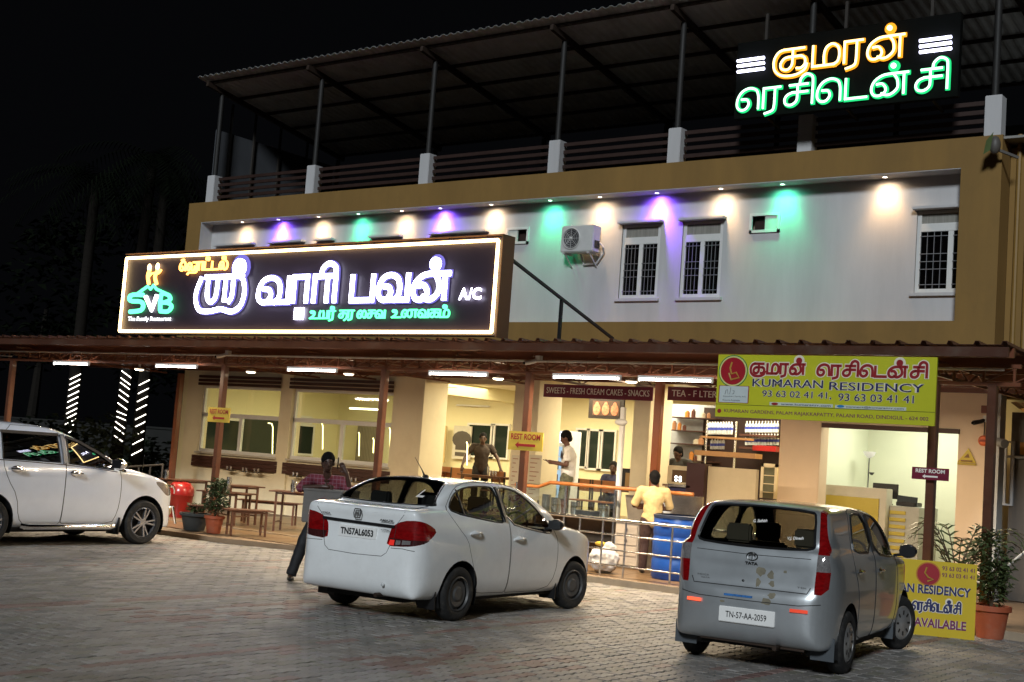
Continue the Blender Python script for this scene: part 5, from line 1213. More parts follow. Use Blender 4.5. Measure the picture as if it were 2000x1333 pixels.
for (y, z, ry, rz) in ((-.10, .90, .055, .045), (-.20, .875, .04, .045), (-.08, .80, .03, .05), (-.22, .80, .035, .03), (-.24, .70, .05, .03), (-.19, .64, .06, .035), (.25, .60, .03, .012), (-.34, .92, .02, .014)):
    n = 12; P_ = [(y+ry*math.cos(2*PI*k/n)*RS.uniform(.6, 1.1), z+rz*math.sin(2*PI*k/n)*RS.uniform(.6, 1.1)) for k in range(n)]
    q = patch(I, P_, 'rear', FX, .0015); mb = MB(); mb.add(q, [tuple(range(n))]); IP['b'](mb, 'mud_stain', stn)
for s in (1, -1):
    mirror(IP, 1.86, .97, 1.10, s, mat('black_mirror', (.02, .02, .025), .25, coat=.5), size=(.1, .2, .15))
    for x, z in ((.30, .93), (1.16, .91)): handle(IP, x, z, s, chrome, .842)
    for x in (-.05, 2.42):
        mb = MB(); mb.box(x-.40, x-.385, s*.58, s*.81, .15, .36); IP['b'](mb, 'mud_flap', mat('flap_grey', (.07, .08, .09), .6))
mb = MB(); mb.tube([(-.4, -.30, .24), (-.70, -.30, .235)], .022, 12); IP['b'](mb, 'exhaust_pipe', MATS['exhaust_dark'], True)
mb = MB(); mb.bar((-.55, .5, .245), (-.55, -.55, .235), .03); IP['b'](mb, 'underside_bar', MATS['exhaust_dark'])

# ---------------------------------------------------------------- white people carrier
white2 = paint('white_van_paint', (.80, .85, .95), 0, .18, dirt=.05)
side = [(-.85, .25), (-1.0, .35), (-1.02, .7), (-.98, 1.1), (-.9, 1.25), (.3, 1.25), (1.4, 1.22), (2.1, 1.18), (2.5, 1.16), (2.95, 1.06), (3.30, .95), (3.5, .82), (3.62, .65), (3.66, .45), (3.60, .26), (3.45, .20)]
plan = [(-1.03, 0), (-1.0, .6), (-.85, .86), (-.3, .91), (1.0, .915), (2.3, .915), (2.9, .90), (3.2, .84), (3.45, .68), (3.60, .45), (3.67, 0)]
sect = [(0, .24), (.74, .24), (.84, .28), (.885, .40), (.905, .58), (.912, .80), (.90, 1.0), (.875, 1.12), (.82, 1.26), (.7, 1.36), (0, 1.4)]
gs = [(-.98, 1.0), (-.95, 1.3), (-.85, 1.6), (-.72, 1.74), (-.3, 1.785), (.4, 1.79), (.85, 1.765), (1.2, 1.69), (1.6, 1.53), (2.0, 1.355), (2.5, 1.12), (2.4, 1.0)]
gp = [(-1.0, 0), (-.95, .7), (-.7, .82), (0, .88), (1.2, .88), (2.0, .85), (2.5, .74), (2.6, 0)]
gc = [(0, .95), (.89, .98), (.89, 1.12), (.865, 1.22), (.77, 1.47), (.705, 1.64), (.60, 1.74), (.4, 1.78), (0, 1.79)]
V_ = Shape(side, plan, sect, gs, gp, gc, k=.06, kg=.07, ku=.05)
rd = chaikin([(.48, .40), (.60, .31), (1.12, .315), (1.195, .32), (1.205, .40), (1.21, .6), (1.22, 1.2), (1.20, 1.70), (.9, 1.72), (.2, 1.72), (.15, 1.2), (.25, .95), (.42, .72)], 1, True)
fd = chaikin([(1.213, .41), (1.215, .33), (1.30, .325), (2.13, .31), (2.22, .50), (2.25, .75), (2.24, 1.10), (2.15, 1.25), (1.8, 1.44), (1.5, 1.575), (1.22, 1.66), (1.225, 1.2)], 1, True)
rw = [(.16, 1.24), (.18, 1.60), (.22, 1.635), (1.08, 1.635), (1.11, 1.61), (1.12, 1.22), (.9, 1.225), (.5, 1.235)]
rw2 = [(-.72, 1.27), (-.66, 1.58), (-.60, 1.62), (.06, 1.635), (.04, 1.26)]
fw = [(1.28, 1.21), (1.275, 1.59), (1.30, 1.595), (1.47, 1.535), (1.79, 1.395), (2.03, 1.26), (2.12, 1.2), (2.10, 1.145), (1.8, 1.17)]
qw = [(2.16, 1.155), (2.17, 1.205), (2.34, 1.14), (2.32, 1.12)]
hl = chaikin([(.42, 0), (0, 0)], 0, True)
head_l = chaikin([(2.90, .985), (3.05, .985), (3.3, .93), (3.42, .86), (3.40, .78), (3.25, .755), (3.12, .82)], 1, True)
grl = [(-.42, .60), (-.5, .86), (.5, .86), (.42, .60)]
cuts = [('door', white2, 'side', rd, sR), ('door', white2, 'side', fd, sR), ('door', white2, 'side', rd, sL), ('door', white2, 'side', fd, sL)]
for q in (rw, rw2, fw, qw): cuts += [('window', glass('van_window_glass', (.12, .13, .13), .14, .008), 'side', q, sR), ('window', MATS['van_window_glass'], 'side', q, sL)]
wsv = chaikin([(-.72, 1.2), (-.60, 1.62), (-.52, 1.67), (.52, 1.67), (.60, 1.62), (.72, 1.2), (.5, 1.15), (-.5, 1.15)], 1, True)
cuts += [('windscreen', cglass, 'rear', wsv, front(1.3)), ('headlamp', clearlens, 'side', head_l, lambda c: c.y < -.3 and c.x > 2.8), ('headlamp', clearlens, 'side', head_l, lambda c: c.y > .3 and c.x > 2.8), ('grille', trimb, 'rear', grl, front(3.3)),
    ('void', None, 'side', circ(0, .36, .405), None), ('void', None, 'side', circ(2.75, .36, .405), None)]
VP = dict(x0=-1.03, x1=3.67, hw=.915, z0=.24, z1=1.795, wb=2.75, track=1.60, R=.345, arch=.405, tw=.20, rim=.232, style='alloy', steer=rad(-3), belt=1.2,
          paint=white2, rimm=mat('alloy_grey', (.38, .38, .40), .25, .8, var=.1), cuts=cuts, seatm=seatl)
t = make_car('white people carrier at the left edge with the lit sign mirrored in its windows', (-17.725, 10.645), 2, VP, V_)
seams(VP, V_, [(rd, 'side', RY, True), (fd, 'side', RY, True), (rd, 'side', LY, True), (fd, 'side', LY, True)], .005)
seams(VP, V_, [(rw, 'side', RY, True), (fw, 'side', RY, True), (qw, 'side', RY, True), (rw2, 'side', RY, True)], .011, 'window_seal', trimb, .0)
mb = MB(); trim(mb, V_, [(.02, 1.225), (.5, 1.215), (1.2, 1.19), (1.8, 1.15), (2.16, 1.115)], 'side', RY, .003, .007, False); VP['b'](mb, 'window_trim', chrome, True)
visor = mat('grey_visor', (.09, .08, .075), .2, var=.1)
mb = MB(); trim(mb, V_, [(.16, 1.625), (1.12, 1.625)], 'side', RY, .012, .03, False); VP['b'](mb, 'rain_visor', visor)
mb = MB(); trim(mb, V_, [(1.26, 1.60), (1.48, 1.54), (1.80, 1.40), (2.05, 1.26)], 'side', RY, .012, .026, False); VP['b'](mb, 'rain_visor', visor)
mb = MB(); trim(mb, V_, [(1.195, 1.2), (1.185, 1.62)], 'side', RY, .004, .045, False); VP['b'](mb, 'door_pillar', mat('pillar_grey', (.22, .22, .23), .25, .5))
for s in (1, -1):
    mirror(VP, 2.03, 1.05, 1.24, s, chrome, size=(.13, .25, .17))
    for x, z in ((.33, 1.10), (1.34, 1.07)):
        mb = MB(); y = .905
        mb.ball((x+.05, s*(y-.005), z), (.105, .012, .05), 16, 10); mb.tube([(x-.06, s*y, z+.004), (x, s*(y+.035), z+.004), (x+.10, s*(y+.035), z+.002), (x+.16, s*y, z)], .018, 8); VP['b'](mb, 'door_handle', chrome, True)
    mb = MB(); mb.tube([(.52, s*.90, .30), (.60, s*.955, .285), (2.05, s*.955, .28), (2.14, s*.92, .29)], .042, 12); mb.box(.55, 2.1, min(s*.8, s*.93), max(s*.8, s*.93), .245, .275)
    VP['b'](mb, 'side_step', chrome, True)
    for x in (-.05, 2.70):
        mb = MB(); mb.box(x-.44, x-.42, min(s*.62, s*.90), max(s*.62, s*.90), .16, .42); VP['b'](mb, 'mud_flap', trimb)
    mb = MB(); mb.tube([(3.35, s*.80, .93), (3.43, s*.76, .86), (3.45, s*.74, .80)], .012, 6); VP['b'](mb, 'headlamp_trim', chrome, True)
    mb = MB(); q = V_.ray([(3.42, s*1.6, .52)], [(0, -s, 0)])[0]; mb.ball(tuple(q), (.05, .02, .075), 12, 8); VP['b'](mb, 'fog_lamp', mat('fog_lamp_chrome', (.6, .5, .35), .2, .7), True)
mb = MB(); mb.tube([(3.66, -.5, .56), (3.70, -.3, .56), (3.71, .3, .56), (3.66, .5, .56)], .03, 8).tube([(3.58, -.52, .9), (3.63, -.3, .92), (3.64, .3, .92), (3.58, .52, .9)], .02, 8).tube([(3.64, -.62, .3), (3.66, -.5, .56)], .02, 8); VP['b'](mb, 'bumper_guard', chrome, True)
mb = MB(); mb.tube([(2.9, -.55, 1.08), (2.93, -.55, 1.4)], .008, 6); VP['b'](mb, 'flag_rod', chrome)
mb = MB(); mb.box(-.3, -.1, -.6, .6, .4, 1.25); VP['b'](mb, 'rear_bench', seatl, bevel=.03)
# ================================================================ PEOPLE
skinm = mat('skin_brown', (.12, .055, .035), .5, var=.12, scale=10); hairm = mat('black_hair', (.005, .0045, .0045), .85, spec=.15, var=.2, scale=60)
def wpos(px, py, w):
    d = FWD*FPX+RGT*(px-1000)+UPV*(666.5-py); t = w/FPX
    return Vector((d.x*t, d.y*t, CAMZ+d.z*t))
def rem(o, vox, sm_=4, disp=0):
    m = o.modifiers.new('fuse', 'REMESH'); m.mode = 'VOXEL'; m.voxel_size = vox; m.use_smooth_shade = True
    m = o.modifiers.new('soften', 'SMOOTH'); m.iterations = sm_; m.factor = .6
    if disp:
        tx = bpy.data.textures.get('folds') or bpy.data.textures.new('folds', 'CLOUDS'); tx.noise_scale = .09
        m = o.modifiers.new('folds', 'DISPLACE'); m.texture = tx; m.strength = disp; m.mid_level = .5
def person(label, loc, rz, J, shirt, trousers, shoes=None, sleeve=.6, shorts=False, headyaw=0, headpitch=0, h=1.0, skin=skinm, lean=0, apron=None, fingers=True, cat='person'):
    """J joints in metres (x right, y forward, z up): hip, chest, neck, sl, el, wl, sr, er, wr, hl, kl, al, hr, kr, ar ; hand directions dl, dr"""
    t = thing('person', label, cat, loc, rz)
    V = {k: Vector(v) for k, v in J.items()}
    d = dict(hip=(0, 0, .93), chest=(0, 0, 1.28), neck=(0, 0, 1.43), head=(0, .02, 1.58), sl=(-.19, 0, 1.38), sr=(.19, 0, 1.38), el=(-.24, 0, 1.10), er=(.24, 0, 1.10), wl=(-.24, .08, .86), wr=(.24, .08, .86),
             hl=(-.09, 0, .9), hr=(.09, 0, .9), kl=(-.11, .02, .5), kr=(.11, .02, .5), al=(-.11, -.02, .09), ar=(.11, -.02, .09), dl=(0, .1, -1), dr=(0, .1, -1))
    for k, v in d.items():
        if k not in V: V[k] = Vector(v)
    B_ = MB()
    def cap(mb, a, b, r0, r1, n=12):
        mb.tube([a, b], [r0, r1], n); mb.ball(tuple(a), r0, n, 8); mb.ball(tuple(b), r1, n, 8)
    B_.ball(tuple(V['hip']), (.155, .11, .12), 14, 10); B_.ball(tuple((V['hip']+V['chest'])/2), (.14, .095, .16), 14, 10); B_.ball(tuple(V['chest']), (.165, .11, .16), 14, 10)
    cap(B_, V['sl'], V['sr'], .058, .058); cap(B_, V['neck']-Vector((0, 0, .04)), V['head']-Vector((0, .01, .06)), .058, .052)
    cap(B_, V['hip'], V['chest'], .12, .12)
    for s in 'lr':
        cap(B_, V['s'+s], V['e'+s], .052, .040); cap(B_, V['e'+s], V['w'+s], .040, .027)
        cap(B_, V['h'+s], V['k'+s], .085, .056); cap(B_, V['k'+s], V['a'+s], .054, .036)
        f = V['a'+s]+Vector((0, .13, -.05)); cap(B_, V['a'+s]+Vector((0, -.03, -.045)), f, .036, .028)
        D = V['d'+s].normalized(); c = V['w'+s]+D*.05; cap(B_, V['w'+s], V['w'+s]+D*.075, .028, .034)
        sd = D.cross(Vector((0, 1, 0)) if abs(D.y) < .8 else Vector((0, 0, 1))).normalized(); bend = sd.cross(D).normalized()
        if fingers:
            for i, ln in enumerate((.07, .08, .076, .06)):
                b0 = V['w'+s]+D*.085+sd*(i-1.5)*.019; b1 = b0+D*ln*.55+bend*.008; b2 = b1+D*ln*.35+bend*.028
                B_.tube([b0, b1, b2], [.0105, .0095, .0085], 8)
            th = V['w'+s]+D*.03-sd*.03; B_.tube([th, th-sd*.028+D*.03+bend*.01, th-sd*.03+D*.06+bend*.02], [.013, .0115, .01], 8)
    M_ = Matrix.Translation(V['head']) @ Matrix.Rotation(headyaw, 4, 'Z') @ Matrix.Rotation(headpitch, 4, 'X')
    n0 = len(B_.v)
    B_.ball((0, -.005, .02), (.076, .098, .105), 18, 14); B_.ball((0, .035, -.045), (.055, .055, .065), 14, 10); B_.ball((0, .098, -.012), (.014, .022, .026), 8, 6)
    B_.ball((-.078, 0, -.005), (.012, .022, .032), 8, 6); B_.ball((.078, 0, -.005), (.012, .022, .032), 8, 6); B_.ball((0, .085, -.055), (.026, .014, .012), 8, 6); B_.ball((0, .078, .03), (.05, .022, .014), 8, 6)
    B_.v[n0:] = [tuple(M_ @ Vector(v)) for v in B_.v[n0:]]
    o = B_.build('body', skin, t, world=False); rem(o, .0085, 5)
    H = MB(); H.ball((0, -.02, .05), (.09, .104, .102), 18, 12); H.ball((0, -.05, -.01), (.078, .068, .08), 14, 10)
    H.v = [tuple(M_ @ Vector(v)) for v in H.v]; o = H.build('hair', hairm, t, world=False); rem(o, .009, 2, .012)
    for s in (-1, 1):
        E_ = MB(); E_.ball((s*.031, .084, .012), (.012, .006, .007), 8, 6); E_.v = [tuple(M_ @ Vector(v)) for v in E_.v]; E_.build('eye', mat('eye_dark', (.05, .04, .04), .2, var=0), t, world=False)
        E_ = MB(); E_.ball((s*.032, .09, .036), (.022, .006, .005), 8, 6); E_.v = [tuple(M_ @ Vector(v)) for v in E_.v]; E_.build('eyebrow', hairm, t, world=False)
    C = MB(); C.ball(tuple(V['hip']+Vector((0, 0, .03))), (.175, .128, .12), 14, 10); C.ball(tuple((V['hip']+V['chest'])/2), (.162, .118, .18), 14, 10); C.ball(tuple(V['chest']), (.185, .128, .165), 14, 10)
    cap(C, V['hip']+Vector((0, 0, -.02)), V['chest'], .135, .14); cap(C, V['sl'], V['sr'], .072, .072); cap(C, V['chest']+Vector((0, 0, .08)), V['neck']-Vector((0, 0, .01)), .10, .066)
    for s in 'lr':
        e = V['s'+s].lerp(V['e'+s], min(1, sleeve)); C.tube([V['s'+s], e], [.075, .067], 12); C.ball(tuple(V['s'+s]), .075)
        if sleeve > 1: C.ball(tuple(V['e'+s]), .062); C.tube([V['e'+s], V['e'+s].lerp(V['w'+s], sleeve-1)], [.06, .046], 12)
    o = C.build('shirt', shirt, t, world=False); rem(o, .013, 3, .018)
    T_ = MB(); T_.ball(tuple(V['hip']+Vector((0, 0, -.03))), (.168, .122, .12), 14, 10)
    for s in 'lr':
        kk = V['k'+s]
        if shorts: T_.tube([V['h'+s], V['h'+s].lerp(kk, 1.0)], [.108, .098], 14); T_.ball(tuple(V['h'+s]), .105)
        else: cap(T_, V['h'+s], kk, .102, .078); T_.tube([kk, V['a'+s]+Vector((0, 0, -.02))], [.078, .068], 14)
    o = T_.build('shorts' if shorts else 'trousers', trousers, t, world=False); rem(o, .013, 3, .016)
    for s in 'lr':
        a = V['a'+s]; F_ = MB(); F_.ball((a.x, a.y+.05, a.z-.055), (.048, .135, .036), 14, 8); F_.ball((a.x, a.y-.02, a.z-.04), (.042, .055, .045), 12, 8); F_.v = [(v[0], v[1], max(v[2], a.z-.088)) for v in F_.v]
        o = F_.build('shoe', shoes or mat('black_shoe', (.015, .013, .012), .4), t, world=False); rem(o, .01, 2)
    return t, V, M_
# plaid shirt cloth
plaid = mat('plaid_shirt', (.30, .05, .07), .8, var=.15)
N = plaid.node_tree.nodes; L = plaid.node_tree.links; b = N['Principled BSDF']; tc = N.new('ShaderNodeTexCoord')
wv = []
for ax_ in ('X', 'Z'):
    w = N.new('ShaderNodeTexWave'); w.bands_direction = ax_; w.inputs['Scale'].default_value = 6.5; L.new(tc.outputs['Object'], w.inputs[0]); wv.append(w)
mx = N.new('ShaderNodeMath'); mx.operation = 'MAXIMUM'; L.new(wv[0].outputs['Fac'], mx.inputs[0]); L.new(wv[1].outputs['Fac'], mx.inputs[1])
gt_ = N.new('ShaderNodeMapRange'); gt_.inputs[1].default_value = .93; gt_.inputs[2].default_value = .98; L.new(mx.outputs[0], gt_.inputs[0])
mc = N.new('ShaderNodeMix'); mc.data_type = 'RGBA'; mc.inputs[6].default_value = (.17, .025, .04, 1); mc.inputs[7].default_value = (.26, .12, .15, 1)
L.new(gt_.outputs[0], mc.inputs[0]); L.new(mc.outputs[2], b.inputs['Base Color'])
dskin = mat('skin_dark_brown', (.065, .032, .022), .4, var=.12, scale=10)
def faceto(p, q): v = Vector(q)-Vector(p); return math.atan2(-v.x, v.y)
phone_m = mat('phone_black', (.01, .01, .012), .15, var=0)
# man at the delivery box
mp = wpos(634, 1000, 17.05); mp.z = 0; rzm = faceto(mp, (0, 0, 0))
t, V, M_ = person('man in red plaid shirt on the phone leaning on the grey delivery box', tuple(mp), rzm, dict(
    hip=(-.02, -.22, .88), chest=(-.02, .02, 1.20), neck=(0, .10, 1.36), head=(.01, .16, 1.53), sl=(-.19, .06, 1.31), sr=(.20, .06, 1.31),
    el=(-.30, .16, 1.20), wl=(-.24, .20, 1.42), dl=(.55, -.25, .8), er=(.33, .22, 1.20), wr=(.06, .34, 1.235), dr=(-1, .1, -.05),
    hl=(-.11, -.22, .86), hr=(.08, -.2, .86), kl=(-.14, .0, .48), kr=(.24, -.02, .50), al=(-.12, -.10, .09), ar=(.36, .02, .09)), plaid, mat('black_trousers', (.012, .012, .014), .7), skin=dskin, sleeve=1.1, headyaw=.1, headpitch=-.12)
ph = MB(); ph.bar((-.115, .12, 1.48), (-.12, .18, 1.60), .012, .07); o = ph.build('mobile_phone', phone_m, None, world=False); tag(o, 'black mobile phone held to the ear of the plaid shirt man', 'phone')
o.location = mp; o.rotation_euler = (0, 0, rzm)
# man in white tee
tee = mat('white_tee_cotton', (.70, .68, .64), .85, var=.08, scale=5)
camo = mat('camouflage_cloth', (.12, .12, .07), .85, var=.7, scale=14)
wp = at(1108, 900, 19.9); wp.z = .6
wp2 = Vector((wp.x, 19.9, .6)); rz2 = rad(122)
t, V, M_ = person('man in white t shirt and camouflage shorts looking at his phone by the fridge', tuple(wp2), rz2, dict(
    hip=(0, -.03, .93), chest=(0, -.03, 1.28), neck=(0, 0, 1.44), head=(0, .05, 1.60), el=(-.24, .0, 1.12), wl=(-.10, .24, 1.14), dl=(.4, 1, .1), er=(.24, .0, 1.12), wr=(.06, .26, 1.16), dr=(-.5, 1, .0)),
    tee, camo, shorts=True, headpitch=-.42, sleeve=.75)
o = MB().bar((-.03, .30, 1.14), (-.03, .44, 1.19), .07, .012).build('mobile_phone', phone_m, None, world=False); tag(o, 'dark mobile phone in the hands of the man in white', 'phone'); o.location = wp2; o.rotation_euler = (0, 0, rz2)
e_ = MB(); e_.lathe((.15, .0, 0), [(.001, 0)], 4) if False else None
Rz = Matrix.Translation(wp2) @ Matrix.Rotation(rz2, 4, 'Z')
mb = MB(); mb.ball((-.06, .115, 1.30), (.075, .012, .075), 16, 10); mb.build('shirt_print', mat('tee_print', (.05, .02, .03), .8, var=.8, scale=25), t, world=False)
# waiter
wt = at(940, 900, 23.4); 
person('waiter in brown shirt leaning on a table inside the hall', (wt.x, 23.4, .6), rad(180+38), dict(
    el=(-.36, .05, 1.14), wl=(-.44, .16, .92), er=(.36, .05, 1.14), wr=(.42, .2, .92), chest=(0, .05, 1.26), neck=(0, .08, 1.41), head=(0, .11, 1.55)), mat('brown_shirt', (.028, .017, .011), .85), mat('black_trousers'), skin=dskin)
# man in yellow shirt
yp = Vector((-10.76, 18.55, .1))
person('man in pale yellow shirt with folded arms behind the steel railing', tuple(yp), rad(38), dict(
    hip=(0, 0, .86), chest=(0, -.02, 1.20), neck=(0, 0, 1.35), head=(0, .03, 1.50), sl=(-.2, 0, 1.31), sr=(.2, 0, 1.31), el=(-.29, .08, 1.06), wl=(.08, .24, 1.08), dl=(1, .1, 0), er=(.29, .08, 1.04), wr=(-.08, .25, 1.03), dr=(-1, .1, 0),
    hl=(-.09, 0, .83), hr=(.09, 0, .83), kl=(-.1, .02, .46), kr=(.1, .02, .46)), mat('yellow_shirt_cloth', (.55, .40, .18), .85, var=.1, scale=5), mat('brown_trousers', (.035, .015, .012), .8), sleeve=1.0, headyaw=.1)
tp = at(1330, 900, 22.0)
person('man in dark shirt standing behind the tea counter', (tp.x, 22.0, .55), rad(170), dict(head=(0, .1, 1.53), neck=(0, .05, 1.41)), mat('dark_grey_shirt', (.03, .03, .028), .85), mat('black_trousers'), skin=dskin, headpitch=-.3)
sp_ = at(1196, 960, 23.3)
person('person with black hair seated at a hall table behind the counter', (sp_.x, 23.3, .6), rad(200), dict(
    hip=(0, 0, .48), chest=(0, .02, .82), neck=(0, .03, .97), head=(0, .06, 1.12), sl=(-.18, 0, .92), sr=(.18, 0, .92), el=(-.24, .12, .72), er=(.24, .12, .72), wl=(-.1, .3, .76), wr=(.1, .3, .76), dl=(0, 1, 0), dr=(0, 1, 0),
    hl=(-.09, 0, .48), hr=(.09, 0, .48), kl=(-.12, .42, .48), kr=(.12, .42, .48), al=(-.12, .42, .09), ar=(.12, .42, .09)), mat('navy_shirt', (.02, .02, .05), .85), mat('black_trousers'), skin=dskin, fingers=False)
# ================================================================ MOTORBIKE AND DELIVERY BOX
bx0 = wpos(645, 1010, 16.75); dirv = Vector((-bx0.x, -bx0.y, 0)).normalized()
bk = Vector((bx0.x, bx0.y, 0)); rzb = math.atan2(-dirv.x, dirv.y)+rad(180)-rad(24)   # bike tail towards the camera
t = thing('motorbike', 'dark motorbike standing behind the white saloon under the delivery box', 'motorbike', tuple(bk), rzb)
def bb(fn, name, m, smooth=False, bevel=0): mb = MB(); fn(mb); return mb.build(name, m, t, world=False, smooth=smooth, bevel=bevel)
for y in (.12, 1.38):
    bb(lambda m: m.lathe((0, y, .30), [(.24, -.035), (.275, -.045), (.30, -.02), (.30, .02), (.275, .045), (.24, .035)], 32, 'x'), 'tyre', rubber, True)
    bb(lambda m: [m.lathe((0, y, .30), [(.24, -.03), (.235, 0), (.24, .03)], 28, 'x')]+[m.bar((0, y, .30), (0, y+.235*math.cos(k*PI/5), .30+.235*math.sin(k*PI/5)), .012) for k in range(10)], 'rim', MATS['steel_rim_grey'])
bb(lambda m: (m.tube([(0, 1.3, .9), (0, .9, .72), (0, .2, .68), (0, -.1, .72)], .03), m.tube([(0, 1.2, .8), (0, .95, .35), (0, .45, .3), (0, .3, .62)], .025), m.tube([(.06, .12, .3), (.05, .55, .36)], .02), m.tube([(-.06, .12, .3), (-.05, .55, .36)], .02)), 'frame', MATS['dark_steel'])
bb(lambda m: m.ball((0, .72, .42), (.13, .17, .15), 14, 8), 'engine', MATS['steel_rim_grey'], True)
bb(lambda m: m.ball((0, .88, .86), (.14, .24, .12), 16, 10), 'fuel_tank', mat('black_gloss', (.012, .012, .014), .15, coat=1), True)
bb(lambda m: m.ball((0, .32, .80), (.13, .36, .055), 16, 8), 'seat', mat('black_vinyl', (.015, .014, .014), .5), True)
for s in (-1, 1):
    bb(lambda m: m.tube([(s*.07, 1.22, .95), (s*.07, 1.38, .30)], .022), 'fork', steel, True)
    bb(lambda m: m.tube([(s*.09, .15, .34), (s*.10, .25, .7)], .03), 'shock_absorber', steel, True)
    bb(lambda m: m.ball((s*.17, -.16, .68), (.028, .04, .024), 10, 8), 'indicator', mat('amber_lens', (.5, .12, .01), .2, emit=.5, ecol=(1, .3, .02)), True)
bb(lambda m: m.tube([(-.34, 1.08, 1.06), (-.12, 1.2, 1.03), (.12, 1.2, 1.03), (.34, 1.08, 1.06)], .014), 'handlebar', MATS['dark_steel'], True)
bb(lambda m: m.ball((0, 1.34, .92), (.09, .08, .1), 12, 8), 'headlamp', MATS['black_gloss'], True)
bb(lambda m: (m.box(-.08, .08, -.16, .2, .60, .62), m.ball((0, .1, .58), (.07, .24, .05))), 'rear_mudguard', black, True)
bb(lambda m: m.ball((0, -.14, .66), (.08, .03, .035), 12, 8), 'tail_lamp', redlens, True)
bb(lambda m: m.box(-.1, .1, -.185, -.18, .50, .60), 'number_plate', plw)
bb(lambda m: m.tube([(.16, .7, .28), (.16, .1, .32), (.16, -.12, .40)], .035), 'exhaust_pipe', MATS['exhaust_dark'], True)
bb(lambda m: (m.box(-.15, .15, -.22, .2, .755, .775), m.tube([(-.12, -.1, .76), (-.1, .1, .62)], .012), m.tube([(.12, -.1, .76), (.1, .1, .62)], .012)), 'carrier', MATS['dark_steel'])
T2 = thing('delivery_box', 'grey delivery box with a red emblem strapped on the motorbike', 'box', (bk.x, bk.y, .78), rzb)
def b2(fn, name, m, **k): mb = MB(); fn(mb); return mb.build(name, m, T2, world=False, **k)
b2(lambda m: m.box(-.27, .27, -.28, .26, 0, .42), 'case', mat('box_grey', (.15, .14, .13), .7, var=.12, scale=6, dirt=((.16, .13, .1), .6, 4)), bevel=.012)
b2(lambda m: m.box(-.28, .28, -.29, .27, .395, .425), 'lid', MATS['box_grey'], bevel=.008)
rp = mat('emblem_red_print', (.24, .05, .055), .7, var=.2, scale=20)
def hexs(m, s, face):
    q = [(0, .12), (.13, .06), (.13, -.02), (0, -.12), (-.13, -.02), (-.13, .06)]
    for i in range(6):
        a, b_ = q[i], q[(i+1) % 6]
        if i in (5,) and s: continue
        A_ = (a[0]+.02, -.283, .21+a[1]) if face == 0 else (.273, a[0], .21+a[1]); B2 = (b_[0]+.02, -.283, .21+b_[1]) if face == 0 else (.273, b_[0], .21+b_[1])
        m.bar(A_, B2, .018, .003, up=(0, 0, 1)) if face == 0 else m.bar(A_, B2, .003, .018, up=(0, 0, 1))
b2(lambda m: (hexs(m, 0, 0), m.bar((-.10, -.284, .19), (.02, -.284, .13), .028, .003), m.bar((.02, -.284, .13), (.14, -.284, .19), .028, .003), m.bar((-.08, -.284, .26), (.02, -.284, .21), .02, .003), m.bar((.02, -.284, .21), (.12, -.284, .26), .02, .003)), 'emblem', rp)
b2(lambda m: hexs(m, 0, 1), 'emblem', rp)
# ================================================================ VERANDAH FURNITURE
dp = [(-34, 14.6), (-17.0, 15.15), (-11.6, 16.9), (-34, 16.9)]
dx = MB().xy(dp, -.03, .085).build('verandah_apron', mat('apron_edge', (.26, .18, .11), .7, var=.2, scale=3), deck)
def inpoly(x, y): return pip(dp, x, y)
fl = None; k = 0
for i in range(28):
    for j in range(5):
        x = -27.6+i*.6; y = 14.4+j*.6
        if all(inpoly(a, b_) for a, b_ in ((x+.03, y+.03), (x+.57, y+.03), (x+.03, y+.57), (x+.57, y+.57))) or (inpoly(x+.57, y+.57) and inpoly(x+.3, y+.2) and False):
            if fl is None: fl = MB().box(.003, .597, .003, .597, -.02, 0).build('floor_tile', floor_m, None, bevel=.002); o = fl
            else: o = bpy.data.objects.new('floor_tile', fl.data); COL.objects.link(o)
            o.parent = deck; o.location = (x, y, .1-R_.uniform(0, .002))
def table(label, p, rz, L_=1.3, W_=.62, h=.75, group='steel tables on the verandah', cat='table', name='dining_table', top=None, z0=.1):
    t = thing(name, label, cat, (p[0], p[1], z0), rz, group)
    MB().box(-L_/2, L_/2, -W_/2, W_/2, h-.025, h).build('top', top or wood, t, world=False, bevel=.006)
    for sx in (-1, 1):
        for sy in (-1, 1): MB().box(sx*(L_/2-.14)-.018, sx*(L_/2-.14)+.018, sy*(W_/2-.05)-.018, sy*(W_/2-.05)+.018, 0, h-.026).build('leg', wood, t, world=False)
    for sx in (-1, 1): MB().box(sx*(L_/2-.14)-.012, sx*(L_/2-.14)+.012, -W_/2+.07, W_/2-.07, .16, .185).build('stretcher', wood, t, world=False)
    for sy in (-1, 1): MB().box(-L_/2+.16, L_/2-.16, sy*(W_/2-.05)-.012, sy*(W_/2-.05)+.012, h-.06, h-.03).build('rail', wood, t, world=False)
    return t
tbl = [((-20.95, 18.3), .45, 'brown steel table furthest left on the verandah behind the red bin'), ((-19.1, 18.5), .5, 'brown steel table behind the potted bush holding a steel jug'),
       ((-18.0, 16.5), .6, 'brown steel table nearest the potted bush with tall tumblers'), ((-17.9, 18.5), .5, 'brown steel table behind the delivery box with a steel jug')]
bn = [((-19.8, 18.9), .55, 'long low bench between the tables by the cream wall'), ((-17.2, 16.2), .75, 'low bench nearest the paved yard'), ((-19.6, 16.7), .55, 'low bench left of the potted bush')]
